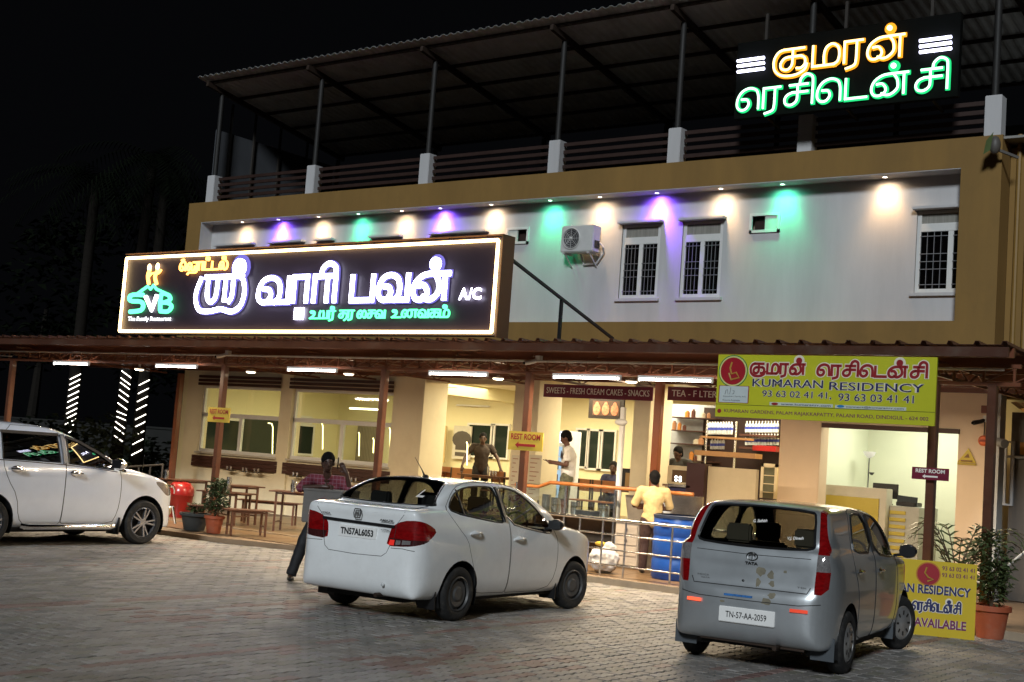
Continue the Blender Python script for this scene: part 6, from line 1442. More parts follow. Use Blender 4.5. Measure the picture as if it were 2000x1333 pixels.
# tables stand square to the building
P_ = lambda px, py, z: atz(px, py, z)
def tb(pa, pb, z, label, W_=.6, **k):
    a = P_(*pa, z+.1); b_ = P_(*pb, z+.1); c = (a+b_)/2; L_ = (a-b_).length
    return table(label, (c.x, c.y), math.atan2(b_.y-a.y, b_.x-a.x), L_, W_, z, **k)
T1 = tb((332, 936), (395, 938), .75, tbl[0][2]); T2_ = tb((428, 946), (506, 950), .75, tbl[1][2]); T3 = tb((400, 957), (488, 965), .62, tbl[2][2]); T4 = tb((533, 957), (650, 966), .75, tbl[3][2])
tb((466, 974), (590, 984), .45, bn[0][2], .3, name='bench', cat='bench', group='low benches on the verandah')
tb((435, 993), (532, 998), .45, bn[1][2], .42, name='bench', cat='bench', group='low benches on the verandah')
tb((368, 985), (440, 989), .45, bn[2][2], .3, name='bench', cat='bench', group='low benches on the verandah')
def jug(x, y, z, label, h=.2, r=.05, n=3):
    t = thing('steel_jug', label, 'jug', (x, y, z))
    MB().lathe((0, 0, 0), [(.001, 0), (r*.85, 0), (r, h*.5), (r*.8, h*.8), (r*.9, h), (r*.8, h)], 16).build('vessel', steel, t, world=False, smooth=True)
    MB().tube([(r*.85, 0, h*.9), (r*1.6, 0, h*.8), (r*1.5, 0, h*.4), (r, 0, h*.3)], .006, 6).build('handle', steel, t, world=False); return t
for (px, py, z, lab, h) in ((446, 950, .86, 'steel jug standing on the table behind the potted bush', .26), (443, 961, .73, 'tall steel tumbler on the table next to the potted bush', .30), (572, 961, .86, 'steel jug on the table beside the delivery box', .22), (324, 935, .86, 'steel jug on the furthest left verandah table', .18)):
    p = atz(px, py, z); jug(p.x, p.y, z-.008, lab, h*.7 if h > .25 else h)
# jugs on the window ledge
for n_, (px, lab) in enumerate([(447, 'first pair of steel cups on the slatted ledge below the left window'), (478, 'second pair of steel cups on the slatted ledge below the left window'), (501, 'third pair of steel cups on the slatted ledge below the left window'), (577, 'steel cups on the ledge right of the cream pillar'), (692, 'steel cups on the ledge behind the plaid shirt man')]):
    p = at(px, 918 if px < 560 else 922, 21.40); t = thing('steel_cup', lab, 'cup', (p.x, 21.40, 1.0))
    MB().box(-.14, .14, -.06, .08, -.012, 0).build('tray', MATS['dark_steel'], t, world=False)
    for k in (-1, 1): MB().lathe((k*.06, 0, 0), [(.02, 0), (.035, .09), (.03, .09)], 12).build('cup', steel, t, world=False, smooth=True)
# ================================================================ PLANTERS AND BIN
def leaves(mb, c, rx, ry, rz, n, size, seed, droop=.3):
    q = random.Random(seed)
    for i in range(n):
        a = q.uniform(0, 2*PI); u = q.uniform(-1, 1); r = q.random()**.4; s = math.sqrt(1-u*u)
        p = Vector((c[0]+rx*r*s*math.cos(a)*q.uniform(.75, 1.1), c[1]+ry*r*s*math.sin(a)*q.uniform(.75, 1.1), c[2]+rz*r*u))
        d = Vector((math.cos(a), math.sin(a), q.uniform(-.6, .9))).normalized(); L_ = size*q.uniform(.6, 1.3); w = L_*.34
        sd = d.cross(Vector((q.uniform(-.4, .4), q.uniform(-.4, .4), 1))).normalized()*w; up = sd.cross(d).normalized()*L_*.12
        mb.add([p, p+d*L_*.45+sd+up, p+d*L_-up*droop*5, p+d*L_*.45-sd+up], [(0, 1, 2), (0, 2, 3)])
leafd = mat('dark_leaf', (.035, .06, .022), .5, var=.45, scale=14); leafm = mat('olive_leaf', (.06, .085, .03), .45, var=.4, scale=10)
terra = mat('terracotta', (.36, .085, .035), .6, var=.15, scale=4, dirt=((.3, .2, .14), .35, 5)); soil = mat('soil', (.04, .025, .015), .95, var=.4)
stemm = mat('stem_brown', (.07, .045, .025), .8)
def pot(parent, r, h, m):
    MB().lathe((0, 0, 0), [(.001, 0), (r*.68, 0), (r*.92, h*.84), (r*1.06, h*.84), (r*1.06, h), (r*.93, h), (r*.9, h*.88)], 24).build('pot', m, parent, world=False, smooth=True)
    MB().lathe((0, 0, h*.88), [(r*.9, 0), (.001, .01)], 20).build('soil', soil, parent, world=False)
def bush(label, p, r, h, ph, cr, seed, m, lm, size=.07, n=520, z0=0):
    t = thing('potted_plant', label, 'plant', (p[0], p[1], z0)); pot(t, r, h, m)
    q = random.Random(seed); mb = MB()
    for k in range(5):
        a = q.uniform(0, 6.28); mb.tube([(0, 0, h*.85), (.05*math.cos(a), .05*math.sin(a), h+ph*.4), (cr*.6*math.cos(a), cr*.6*math.sin(a), h+ph*.8)], [.014, .01, .005], 6)
    mb.build('stem', stemm, t, world=False)
    mb = MB(); leaves(mb, (0, 0, h+ph*.55), cr, cr, ph*.55, int(n*.6), size, seed)
    for k in range(6): leaves(mb, (q.uniform(-cr, cr)*.7, q.uniform(-cr, cr)*.7, h+ph*q.uniform(.2, 1.0)), cr*.45, cr*.45, ph*.2, n//9, size, seed+k+1)
    mb.build('foliage', lm, t, world=False, kind='stuff', fix=False); return t
p = atz(405, 1053, 0); bush('dark leafy bush in a terracotta pot by the left verandah post', (p.x+.0, p.y+.12), .17, .30, .62, .19, 4, terra, leafd, n=620, z0=.10 if inpoly(p.x, p.y+.12) else 0)
p = atz(1926, 1248, 0); bush('tall leafy bush in a large terracotta pot at the right end', (p.x, p.y+.15), .23, .40, .86, .27, 9, terra, leafm, n=800, size=.075)
p = atz(360, 1047, 0); t = bush('low green plant in a grey rubber tub in front of the red bin', (p.x, p.y+.2), .26, .30, .16, .16, 14, mat('grey_tub', (.045, .05, .05), .7, var=.2), leafm, n=160, z0=.10 if inpoly(p.x, p.y+.2) else 0)
# areca palm
p = at(1872, 1085, 17.7); t = thing('potted_palm', 'feathery palm behind the yellow standing board', 'plant', (p.x, 17.7, .1)); pot(t, .2, .36, terra)
q = random.Random(21); mbs = MB(); mbl = MB()
for k in range(15):
    a = q.uniform(0, 2*PI); ln = q.uniform(.55, .95); rise = q.uniform(.5, 1.0); pts = []
    for i in range(9):
        u = i/8; pts.append(Vector((math.cos(a)*ln*.72*u, math.sin(a)*ln*.72*u, .34+rise*u*1.15-.62*u*u*u*rise)))
    mbs.tube(pts, [.008*(1-.07*i) for i in range(9)], 5)
    for i in range(2, 9):
        for s in (-1, 1):
            b_ = pts[i]; d = (pts[i]-pts[i-1]).normalized(); sd = d.cross(Vector((0, 0, 1))).normalized()*s; e_ = b_+sd*.15*(1.1-i*.06)+d*.11-Vector((0, 0, .045)); w_ = d*.011
            m_ = (b_+e_)/2+Vector((0, 0, .012)); mbl.add([b_-w_, m_-w_, e_, m_+w_, b_+w_], [(0, 1, 3, 4), (1, 2, 3)])
t.scale = (1.3, 1.3, 1.35); mbs.build('stem', stemm, t, world=False); mbl.build('frond', leafm, t, world=False, kind='stuff', fix=False)
# bin
p = at(350, 1000, 17.6); t = thing('dustbin', 'bright red dome topped dustbin between the people carrier and the verandah tables', 'bin', (p.x, 17.6, .1))
redp = mat('red_plastic', (.28, .012, .01), .3, var=.12, scale=4, coat=.3)
MB().lathe((0, 0, 0), [(.001, 0), (.20, 0), (.25, .42), (.27, .45), (.25, .46)], 28).build('body', redp, t, world=False, smooth=True)
MB().lathe((0, 0, .455), [(.265, 0), (.265, .06), (.24, .16), (.17, .24), (.001, .28)], 28).build('dome', redp, t, world=False, smooth=True)
MB().lathe((.0, -.255, .56), [(.001, 0), (.11, .01), (.12, .03)], 18, 'y').build('flap', mat('red_plastic_dark', (.25, .01, .01), .4), t, world=False)
# ================================================================ RAILING, COUNTERS
t = thing('steel_railing', 'stainless steel railing on the verandah edge between the two near cars', 'railing', (-10.3, 17.2, .1))
RX = -14.2, -8.2
for z, r in ((.95, .024), (.73, .012), (.50, .012), (.27, .012)):
    MB().tube([(RX[0], 17.2, z), (RX[1], 17.2, z)], r, 10).build('rail', steel, t, smooth=True)
for x in (-14.1, -13.1, -12.1, -11.25, -10.83, -10.42, -9.62, -9.25, -8.3): MB().tube([(x, 17.2, .1), (x, 17.2, .95)], .016, 10).build('upright', steel, t, smooth=True)
t = thing('water_drum', 'blue plastic drum standing behind the railing', 'drum', (-10.02, 18.1, .1))
MB().lathe((0, 0, 0), [(.001, 0), (.36, 0), (.385, .03), (.385, .28), (.375, .30), (.375, .33), (.385, .35), (.385, .62), (.375, .64), (.375, .67), (.385, .69), (.385, .93), (.36, .96), (.001, .965)], 36).build('body', mat('blue_plastic', (.012, .07, .32), .35, var=.15, scale=3), t, world=False, smooth=True)
MB().lathe((0, 0, .93), [(.395, 0), (.395, .045), (.36, .055)], 36).build('rim', mat('drum_rim', (.02, .03, .06), .4), t, world=False)
MB().box(-.10, .06, -.40, -.37, .80, .88).build('handle', mat('drum_blue_dark', (.02, .04, .16), .5), t, world=False, bevel=.01)
t = thing('rubbish_sack', 'white knotted sack slumped behind the railing beside the steel cabinet', 'sack', (-11.05, 17.65, .1))
mb = MB(); mb.ball((0, 0, .2), (.26, .2, .2), 20, 14); mb.ball((.08, .02, .38), (.12, .1, .1), 14, 10); o = mb.build('sack', mat('white_sack', (.55, .54, .52), .7, var=.25, scale=9), t, world=False); rem(o, .02, 1, .08)
mb = MB(); mb.ball((-.08, 0, .44), (.1, .07, .04), 12, 8); mb.build('rag', mat('yellow_rag', (.45, .3, .03), .8, var=.5, scale=20), t, world=False)
# cooking counter with drawers
t = thing('steel_cabinet', 'stainless work counter with a drawer unit behind the railing', 'counter', (-11.3, 19.2, .1))
c0 = at(1210, 1015, 19.0).x; c1 = at(1255, 1015, 19.0).x
MB().box(c0, c1, 18.9, 19.5, .15, .86).build('drawer_unit', mat('drawer_cream', (.45, .38, .30), .5, var=.1), t, bevel=.005)
for z in (.74, .56, .38):
    MB().box(c0+.02, c1-.02, 18.885, 18.898, z-.075, z+.075).build('drawer', MATS['drawer_cream'], t, bevel=.003)
    MB().lathe(((c0+c1)/2, 18.88, z), [(.001, -.02), (.025, -.02), (.02, 0)], 14, 'y').build('knob', black, t)
c2 = at(1345, 960, 19.0).x
MB().box(c0, c2, 18.85, 19.55, .865, .90).build('worktop', steel, t, bevel=.004)
MB().box(c0, c2, 19.50, 19.53, .9, 1.36).build('back_panel', steel, t)
MB().box(c1+.02, c2, 18.95, 19.5, .12, .16).box(c2-.04, c2, 18.9, 18.94, .1, .865).build('frame', steel, t)
MB().xz([(c0+.1, .90), (c0+.55, .90), (c0+.35, 1.30), (c0+.02, 1.30)], 19.1, 19.4).build('hood', mat('brushed_steel_panel', (.42, .36, .28), .35, .8), t)
w0 = at(1040, 948, 19.0).x
t = thing('glass_counter', 'glass fronted snack counter with an orange wooden top rail', 'counter', (w0, 19.0, .1))
orangew = mat('orange_wood', (.42, .14, .03), .35, var=.2, scale=5, stretch=(1, 8, 8))
MB().tube([(w0-.35, 18.98, 1.31), (w0+.15, 18.98, 1.31), (w0+.4, 18.98, 1.40), (c2+.1, 18.98, 1.40)], .032, 8).build('top_rail', orangew, t, smooth=True)
MB().box(w0-.3, c0-.06, 18.96, 18.965, .9, 1.36).build('glass_front', paneg, t)
MB().box(w0-.3, c0-.06, 18.9, 19.6, .84, .88).box(w0-.3, c0-.06, 19.0, 19.55, .45, .47).build('shelf', steel, t)
for x in (w0-.3, w0+.75, c0-.08): MB().box(x-.02, x+.02, 18.94, 18.98, .1, 1.36).build('frame_post', steel, t)
MB().box(w0-.3, c0-.1, 19.5, 19.52, .12, .84).build('rear_panel', mat('dull_panel', (.2, .14, .09), .6, var=.3, scale=4), t)
for i, (px, lab, r, h, m_) in enumerate([(1068, 'tall steel vessel in the snack counter nearest the middle post', .08, .3, steel), (1085, 'second steel vessel in the glass snack counter', .07, .26, steel), (1150, 'wide black pan of batter on the snack counter', .2, .09, black), (1125, 'third steel vessel in the glass snack counter', .08, .22, steel), (1182, 'steel pot beside the white pipe on the snack counter', .1, .2, steel)]):
    p = at(px, 1010, 19.3); tt = thing('cooking_vessel', lab, 'vessel', (p.x, 19.25, .88))
    MB().lathe((0, 0, 0), [(.001, 0), (r*.9, 0), (r, h*.3), (r, h), (r*.93, h), (r*.93, h*.6)], 20).build('vessel', m_, tt, world=False, smooth=True)
    MB().lathe((0, 0, h*.9), [(r*.9, 0), (.001, .012)], 18).build('contents', mat('batter', (.6, .5, .32), .7), tt, world=False)
p = at(1212, 790, 19.35); q_ = at(1205, 995, 19.35)
t = thing('white_post', 'slim white post rising through the snack counter', 'post', (q_.x, 19.35, .1)); MB().box(q_.x-.04, q_.x+.04, 19.31, 19.39, .1, 2.78).build('shaft', pvc, t, bevel=.01)
MB().ball((q_.x, 19.3, 2.52), (.13, .06, .06)).build('fan_head', pvc, t, smooth=True)
# coffee machine and shelf behind the snack counter
a = at(1218, 915, 21.2); b_ = at(1262, 950, 21.2)
t = thing('coffee_machine', 'dark coffee machine on a small table behind the snack counter', 'machine', (a.x, 21.2, .6))
MB().box(a.x, b_.x, 21.1, 21.5, b_.z-.1, a.z).build('casing', mat('machine_dark', (.04, .04, .042), .35, .4), t, bevel=.01)
MB().box(a.x-.05, b_.x+.05, 21.0, 21.5, b_.z-.14, b_.z-.1).build('table', wood, t); MB().box(a.x, a.x+.05, 21.05, 21.1, .6, b_.z-.14).box(b_.x-.05, b_.x, 21.05, 21.1, .6, b_.z-.14).build('leg', wood, t)
MB().box(a.x+.12, b_.x-.12, 21.085, 21.1, b_.z-.04, a.z-.08).build('front_plate', mat('amber_plate', (.4, .25, .1), .4), t)
MB().ball(((a.x+b_.x)/2+.05, 21.05, b_.z-.06), (.12, .06, .05)).build('cloth', mat('pink_cloth', (.4, .03, .08), .8), t)
# tea stall counter
a = at(1358, 905, 20.8); b_ = at(1393, 908, 20.8); c = at(1487, 917, 20.8)
t = thing('tea_counter', 'tall tea counter with a dark end panel and cream front', 'counter', (a.x, 20.8, .1))
MB().box(a.x, b_.x-.004, 20.5, 20.75, .1, 1.92).build('end_panel', mat('dark_maroon_panel', (.04, .012, .014), .4, var=.1), t, bevel=.004)
MB().box(b_.x, c.x, 20.62, 20.72, .1, 1.88).build('front_panel', mat('cream_laminate', (.55, .46, .30), .4, var=.06), t, bevel=.004)
a = at(1302, 945, 20.6); b_ = at(1352, 912, 20.6)
t = thing('billing_machine', 'cream cabinet with a small lit display left of the tea counter', 'cabinet', (a.x, 20.6, .6))
MB().box(a.x, b_.x, 20.6, 20.9, a.z, b_.z).build('casing', mat('cream_enamel', (.6, .52, .34), .4), t, bevel=.01)
MB().box(a.x-.03, b_.x+.03, 20.5, 20.95, a.z-.04, a.z-.005).build('worktop', steel, t); MB().box(a.x, b_.x, 20.55, 20.9, .6, a.z-.05).build('cupboard', mat('navy_cupboard', (.012, .015, .07), .5), t)
d0 = at(1312, 941, 20.59); d1 = at(1344, 920, 20.59)
MB().box(d0.x, d1.x, 20.585, 20.598, d0.z, d1.z).build('window', mat('display_dark', (.10, .06, .03), .2), t)
for px, py in ((1320, 933), (1328, 934), (1320, 939), (1328, 940)):
    p = at(px, py-1, 20.57); MB().ball((p.x, 20.575, p.z), (.024, .008, .024), 10, 8).build('display_lamp', lit('display_white', (.95, 1, 1), 9), t)
# wall shelves with goods
shx0, shx1 = at(1309, 840, 23).x, at(1392, 840, 23).x
t = thing('wall_shelves', 'dark wall shelves behind the tea counter', 'shelves', (shx0, 23.2, 1.9))
MB().box(shx0-.25, shx1+.1, 23.35, 23.4, .6, 3.1).build('back_panel', mat('pale_blue_wall', (.45, .48, .52), .7), t)
for z in (2.83, 2.57, 2.31, 1.99): MB().box(shx0-.05, shx1+.05, 23.0, 23.34, z-.02, z).build('shelf', dbrown, t)
MB().box(-12.5, -10.35, 23.32, 23.36, .6, 3.05).build('dark_back', mat('dark_shelf_back', (.03, .014, .012), .6), t)
q = random.Random(8); gi = 0
GN = ['brown paper parcels', 'orange snack packets', 'dark syrup bottles', 'clear jars of sweets']
for z, pxs in ((2.57, (1316, 1326, 1336)), (2.31, (1362, 1370)), (2.83, (1340, 1352, 1372, 1382)), (1.99, (1353, 1363, 1368))):
    for px in pxs:
        p = at(px, 850, 23.1); r = q.uniform(.035, .07); h = q.uniform(.08, .18)
        tt = thing('shop_jar', '%s jar of goods from the left on the %s shelf of the tea stall' % (ORD[pxs.index(px)], {2.57: 'second', 2.31: 'third', 2.83: 'top', 1.99: 'lowest'}[z]), 'jar', (p.x, 23.1, z), group='goods on the tea stall shelves')
        MB().lathe((0, 0, 0), [(.001, 0), (r, 0), (r, h*.8), (r*.6, h*.85), (r*.6, h), (.001, h)], 12).build('jar', mat('goods_%d' % (gi % 4), [(.4, .2, .1), (.5, .2, .04), (.1, .03, .02), (.5, .45, .35)][gi % 4], .4), tt, world=False, smooth=True); gi += 1
# bottle racks
btl = glass('bottle_plastic', (.88, .93, .97), .1); capm = mat('bottle_cap_white', (.8, .8, .82), .4); labm = mat('bottle_label', (.05, .08, .45), .5, var=.2)
proto = None
rows = [('upper left', 1382, 1428, 849, 22.2, 10), ('upper left front', 1385, 1428, 847, 22.05, 9), ('lower left', 1390, 1412, 878, 22.2, 5), ('upper right', 1458, 1518, 845, 22.9, 11), ('middle right', 1458, 1518, 870, 22.9, 11)]
t = thing('bottle_rack', 'wooden rack boards holding water bottles behind the tea counter', 'rack', (at(1440, 880, 22.2).x, 22.3, .6))
for (nm, xa, xb, py, Y_, n) in rows[:1]+rows[2:]:
    p = at(xa-6, py+2, Y_); r_ = at(xb+6, py+2, Y_); MB().box(p.x, r_.x+(.35 if 'left' in nm else 0), Y_-.18, Y_+.12, p.z-.05, p.z-.012).build('board', mat('rack_wood', (.36, .2, .09), .5, var=.2) if 'left' in nm else dbrown, t)
p = at(1450, 895, 22.2); MB().box(p.x-.9, p.x+.35, 22.0, 22.3, p.z+.0, p.z+.09).build('board', MATS['rack_wood'], t)
for px in (1377, 1434): p = at(px, 900, 22.1); MB().tube([(p.x, 22.1, 1.5), (p.x, 22.1, 2.75)], .02, 8).build('upright', steel, t)
p = at(1505, 893, 22.4); MB().box(p.x-.35, p.x+.12, 22.35, 22.5, p.z+.1, p.z+.2).build('red_edge', redp, t)
for (nm, xa, xb, py, Y_, n) in rows:
    for i in range(n):
        p = at(xa+(xb-xa)*i/(n-1), py, Y_); lab = '%s water bottle from the left, %s row of the tea stall' % (ORD[i], nm)
        if proto is None:
            tt = thing('water_bottle', lab, 'bottle', (p.x, Y_, p.z), group='water bottles in the tea stall'); proto = tt
            MB().lathe((0, 0, 0), [(.001, 0), (.03, 0), (.032, .05), (.028, .08), (.032, .12), (.030, .15), (.012, .185), (.012, .2)], 10).build('bottle', mat('bottle_pet', (.6, .68, .72), .15, var=.1), tt, world=False, smooth=True)
            MB().lathe((0, 0, .195), [(.015, 0), (.015, .02), (.001, .022)], 8).build('cap', capm, tt, world=False)
            MB().lathe((0, 0, .06), [(.0335, 0), (.0335, .05)], 10).build('label', labm, tt, world=False)
        else:
            tt = copy_tree(proto); tt.location = (p.x, Y_, p.z); tt['label'] = lab
# glass cupboard right of the stall
a = at(1487, 905, 21.9); b_ = at(1515, 975, 21.9)
t = thing('glass_cupboard', 'cream framed glass cupboard right of the tea counter', 'cupboard', (a.x, 21.9, .6))
MB().box(a.x, a.x+.05, 21.9, 21.95, b_.z, a.z).box(b_.x-.05, b_.x, 21.9, 21.95, b_.z, a.z).box(a.x, b_.x, 21.9, 21.95, a.z-.06, a.z).build('frame', cream, t)
MB().box(a.x+.05, b_.x-.05, 21.92, 21.925, b_.z, a.z-.06).build('pane', mat('green_pane', (.16, .17, .12), .2), t)
for i in range(4): MB().box(a.x+.05, b_.x-.05, 21.9, 21.93, b_.z+.15*i+.1, b_.z+.15*i+.115).build('shelf', cream, t)
# fridge
a = at(1064, 832, 22.6); b_ = at(1106, 832, 22.6)
t = thing('drinks_fridge', 'tall glass door drinks fridge with white lit header', 'fridge', (a.x, 22.6, .6))
fz = .6; ft = 2.42
MB().box(a.x, b_.x, 22.62, 23.2, fz, ft).build('cabinet', mat('fridge_white', (.7, .72, .74), .35), t, bevel=.01)
MB().box(a.x+.02, b_.x-.02, 22.595, 22.615, ft-.25, ft-.03).build('header', lit('fridge_header', (.85, .93, 1), 2.2), t)
MB().box(a.x+.04, b_.x-.04, 22.60, 22.615, fz+.12, ft-.34).build('interior', lit('fridge_glow', (.55, .8, 1), .8), t)
for s in (a.x, b_.x-.035): MB().box(s, s+.035, 22.57, 22.6, fz+.1, ft-.3).build('door_frame', mat('fridge_grey', (.35, .36, .38), .3), t)
MB().box(a.x, a.x+.012, 22.555, 22.568, fz+.1, ft-.3).build('light_strip', lit('fridge_edge', (.8, .95, 1), 6), t)
q = random.Random(2)
for k in range(5):
    z = fz+.2+k*.27; MB().box(a.x+.04, b_.x-.04, 22.56, 22.598, z-.015, z).build('shelf', MATS['fridge_white'], t)
    for i in range(6):
        x = a.x+.08+i*(b_.x-a.x-.14)/6; h = q.uniform(.1, .2)
        if q.random() < .8: MB().cyl((x, 22.578), .018, z, z+h, 8).build('drink', mat('drink_%d' % ((i+k) % 4), [(.02, .05, .1), (.02, .15, .06), (.3, .35, .4), (.1, .03, .02)][(i+k) % 4], .3), t)
# pictures on the hall wall, generic
for (c00, c11, lab, m1) in (((1150, 817), (1222, 781), 'wide dark framed picture with three pink figures under the maroon sign', (.35, .14, .09)), ((1247, 869), (1270, 832), 'small brown framed picture on the wall right of the white post', (.3, .1, .03))):
    a = at(*c00, 25.0); b_ = at(*c11, 25.0); t = thing('wall_picture', lab, 'picture', (a.x, 25, a.z))
    MB().box(a.x, b_.x, 24.96, 25.0, a.z, b_.z).build('frame', mat('picture_frame', (.02, .012, .01), .4), t, bevel=.01)
    n = 3 if b_.x-a.x > .5 else 1; W_ = (b_.x-a.x)
    MB().box(a.x+W_*.12, b_.x-W_*.12, 24.95, 24.958, a.z+.07, b_.z-.05).build('print', mat('picture_ground_%d' % n, (.10, .05, .03), .5, var=.5, scale=8), t)
    for i in range(n):
        cx = a.x+W_*(.5 if n == 1 else .25+.25*i); mb = MB(); mb.ball((cx, 24.94, (a.z+b_.z)/2-.02), (.10 if n > 1 else .09, .008, (b_.z-a.z)*.3)); mb.ball((cx, 24.94, (a.z+b_.z)/2+(b_.z-a.z)*.2), (.05, .008, .06)); mb.build('figure', mat('picture_tint', (.55, .22, .12), .6, var=.6, scale=18), t)
bp('wall', inner, lambda m: m.box(-17.1, -14.95, 25.02, 25.1, .6, 3.45)) if False else None
# bead garlands, ceiling fan, poster
a = at(843, 755, 23.5); t = thing('ceiling_fan', 'dark ceiling fan hanging inside the hall entrance', 'fan', (a.x, 23.5, a.z))
MB().lathe((a.x, 23.5, a.z), [(.001, -.05), (.09, -.04), (.1, .02), (.03, .06), (.02, .3), (.02, 3.44-a.z)], 16).build('motor', mat('fan_brown', (.05, .03, .02), .4), t, smooth=True)
for k in range(3):
    an = .3+2*PI*k/3; d = Vector((math.cos(an), math.sin(an), 0)); MB().bar(Vector((a.x, 23.5, a.z))+d*.1, Vector((a.x, 23.5, a.z))+d*.62, .12, .008).build('blade', MATS['fan_brown'], t)
a = at(868, 895, 26.6); b_ = at(908, 832, 26.6); t = thing('wall_poster', 'grey and white poster with two rows of dark letters on the hall rear wall', 'poster', (a.x, 26.6, a.z))
MB().box(a.x, b_.x, 26.9, 26.93, a.z, b_.z).build('sheet', mat('poster_pale', (.55, .53, .45), .6), t)
for r in range(2):
    for i in range(7): x = a.x+.1+i*(b_.x-a.x-.2)/7; z = a.z+.08+r*.16; MB().box(x, x+.055, 26.89, 26.898, z, z+.1).build('letter_mark', mat('poster_ink', (.08, .07, .06), .6), t)
MB().ball(((a.x+b_.x)/2, 26.89, b_.z-.35), (.32, .008, .22)).build('figure', MATS['poster_ink'], t)
a = at(848, 895, 26.6); b_ = at(866, 832, 26.6); t = thing('window_curtain', 'pale striped curtain left of the hall poster', 'curtain', (a.x, 26.7, a.z))
mb = MB()
for i in range(8): mb.tube([(a.x+i*(b_.x-a.x)/8, 26.75, a.z-.1), (a.x+i*(b_.x-a.x)/8, 26.75, b_.z)], .035, 6)
mb.build('cloth', mat('curtain_cream', (.55, .42, .2), .8), t)
a = at(690, 895, 26.6); b_ = at(738, 826, 26.6); t = thing('window_curtain', 'grey striped curtain inside the right dining window', 'curtain', (a.x, 26.7, a.z))
mb = MB()
for i in range(14): mb.tube([(a.x+i*(b_.x-a.x)/14, 26.75, a.z-.1), (a.x+i*(b_.x-a.x)/14, 26.75, b_.z)], .05, 6)
mb.build('cloth', mat('curtain_grey', (.22, .19, .14), .8), t)
# hall chairs and tables
chm = mat('orange_chair_wood', (.38, .17, .07), .5, var=.2, scale=5); chp = None; nch = 0
def chair_at(x, y, z, rz, lab, grp):
    global chp
    if chp is None:
        t = thing('dining_chair', lab, 'chair', (x, y, z), rz, grp); chp = t
        MB().box(-.2, .2, -.2, .2, .42, .45).build('seat', chm, t, world=False, bevel=.01)
        MB().box(-.19, .19, -.21, -.18, .62, .86).build('backrest', chm, t, world=False, bevel=.01)
        for sx in (-1, 1):
            for sy in (-1, 1): MB().box(sx*.17-.015, sx*.17+.015, sy*.18-.015, sy*.18+.015, 0, .42 if sy > 0 else .86).build('leg', MATS['dark_steel'], t, world=False)
    else:
        t = copy_tree(chp); t.location = (x, y, z); t.rotation_euler = (0, 0, rz); t['label'] = lab; t['group'] = grp
n = 0
for px in (418, 436, 470, 488, 505, 522): 
    p = at(px, 885, 22.9); chair_at(p.x, 22.9, .5, PI if n % 2 else PI, '%s orange wood chair from the left inside the left dining window' % ORD[n], 'chairs inside the dining windows'); n += 1
n = 0
for px in (584, 598, 660, 676, 694, 712, 730, 750):
    p = at(px, 890, 22.9); chair_at(p.x, 22.9, .5, PI, '%s orange wood chair from the left inside the right dining window' % ORD[n], 'chairs inside the dining windows'); n += 1
n = 0
for px, Y_ in ((815, 23.5), (838, 23.5), (862, 23.8), (884, 23.6), (905, 23.5), (965, 23.0)):
    p = at(px, 912, Y_); chair_at(p.x, Y_, .6, PI, '%s orange wood chair from the left in the open hall' % ORD[n], 'chairs in the open hall'); n += 1
n = 0
for px, Y_ in ((1135, 22.4), (1158, 22.4), (1180, 22.3)):
    p = at(px, 940, Y_); chair_at(p.x, Y_, .6, PI, '%s orange wood chair from the left behind the glass counter' % ORD[n], 'chairs behind the glass counter'); n += 1
for px, Y_, lab in ((850, 24.1, 'brown table with steel cups at the left of the open hall'), (955, 23.2, 'brown table the waiter leans on')):
    p = at(px, 912, Y_); table(lab, (p.x, Y_), 0, 1.3, .6, .75, group='tables in the hall', z0=.6)
for px, Y_, lab in ((856, 24.0, 'steel tumblers on the left table of the open hall'), (962, 23.1, 'steel tumblers in front of the waiter')):
    p = at(px, 905, Y_); tt = thing('steel_tumblers', lab, 'tumblers', (p.x, Y_, 1.35))
    for k in range(4): MB().lathe((k*.07-.1, 0, 0), [(.02, 0), (.03, .12 if k else .2), (.024, .12 if k else .2)], 10).build('tumbler', steel, tt, world=False, smooth=True)
# menu boards beside the middle post
for (pa, pb, lab) in (((1030, 945), (1058, 890), 'tall printed menu sheet right of the middle post'), ((996, 940), (1016, 890), 'leaning printed menu board left of the middle post')):
    a = at(*pa, 21.0); b_ = at(*pb, 21.0); t = thing('menu_board', lab, 'menu board', (a.x, 21.0, .5))
    MB().box(a.x, b_.x, 21.0, 21.02, 1.0, b_.z).build('board', mat('menu_sheet', (.6, .55, .42), .6, var=.05), t)
    for i in range(9): z = b_.z-.08-i*.085; MB().box(a.x+.04, b_.x-.04-(i % 3)*.05, 20.99, 20.998, z, z+.018).build('text_line', mat('menu_ink', (.35, .2, .14), .6), t)
    MB().box(a.x, a.x+.03, 21.0, 21.03, .5, 1.0).box(b_.x-.03, b_.x, 21.0, 21.03, .5, 1.0).build('leg', MATS['dark_steel'], t)
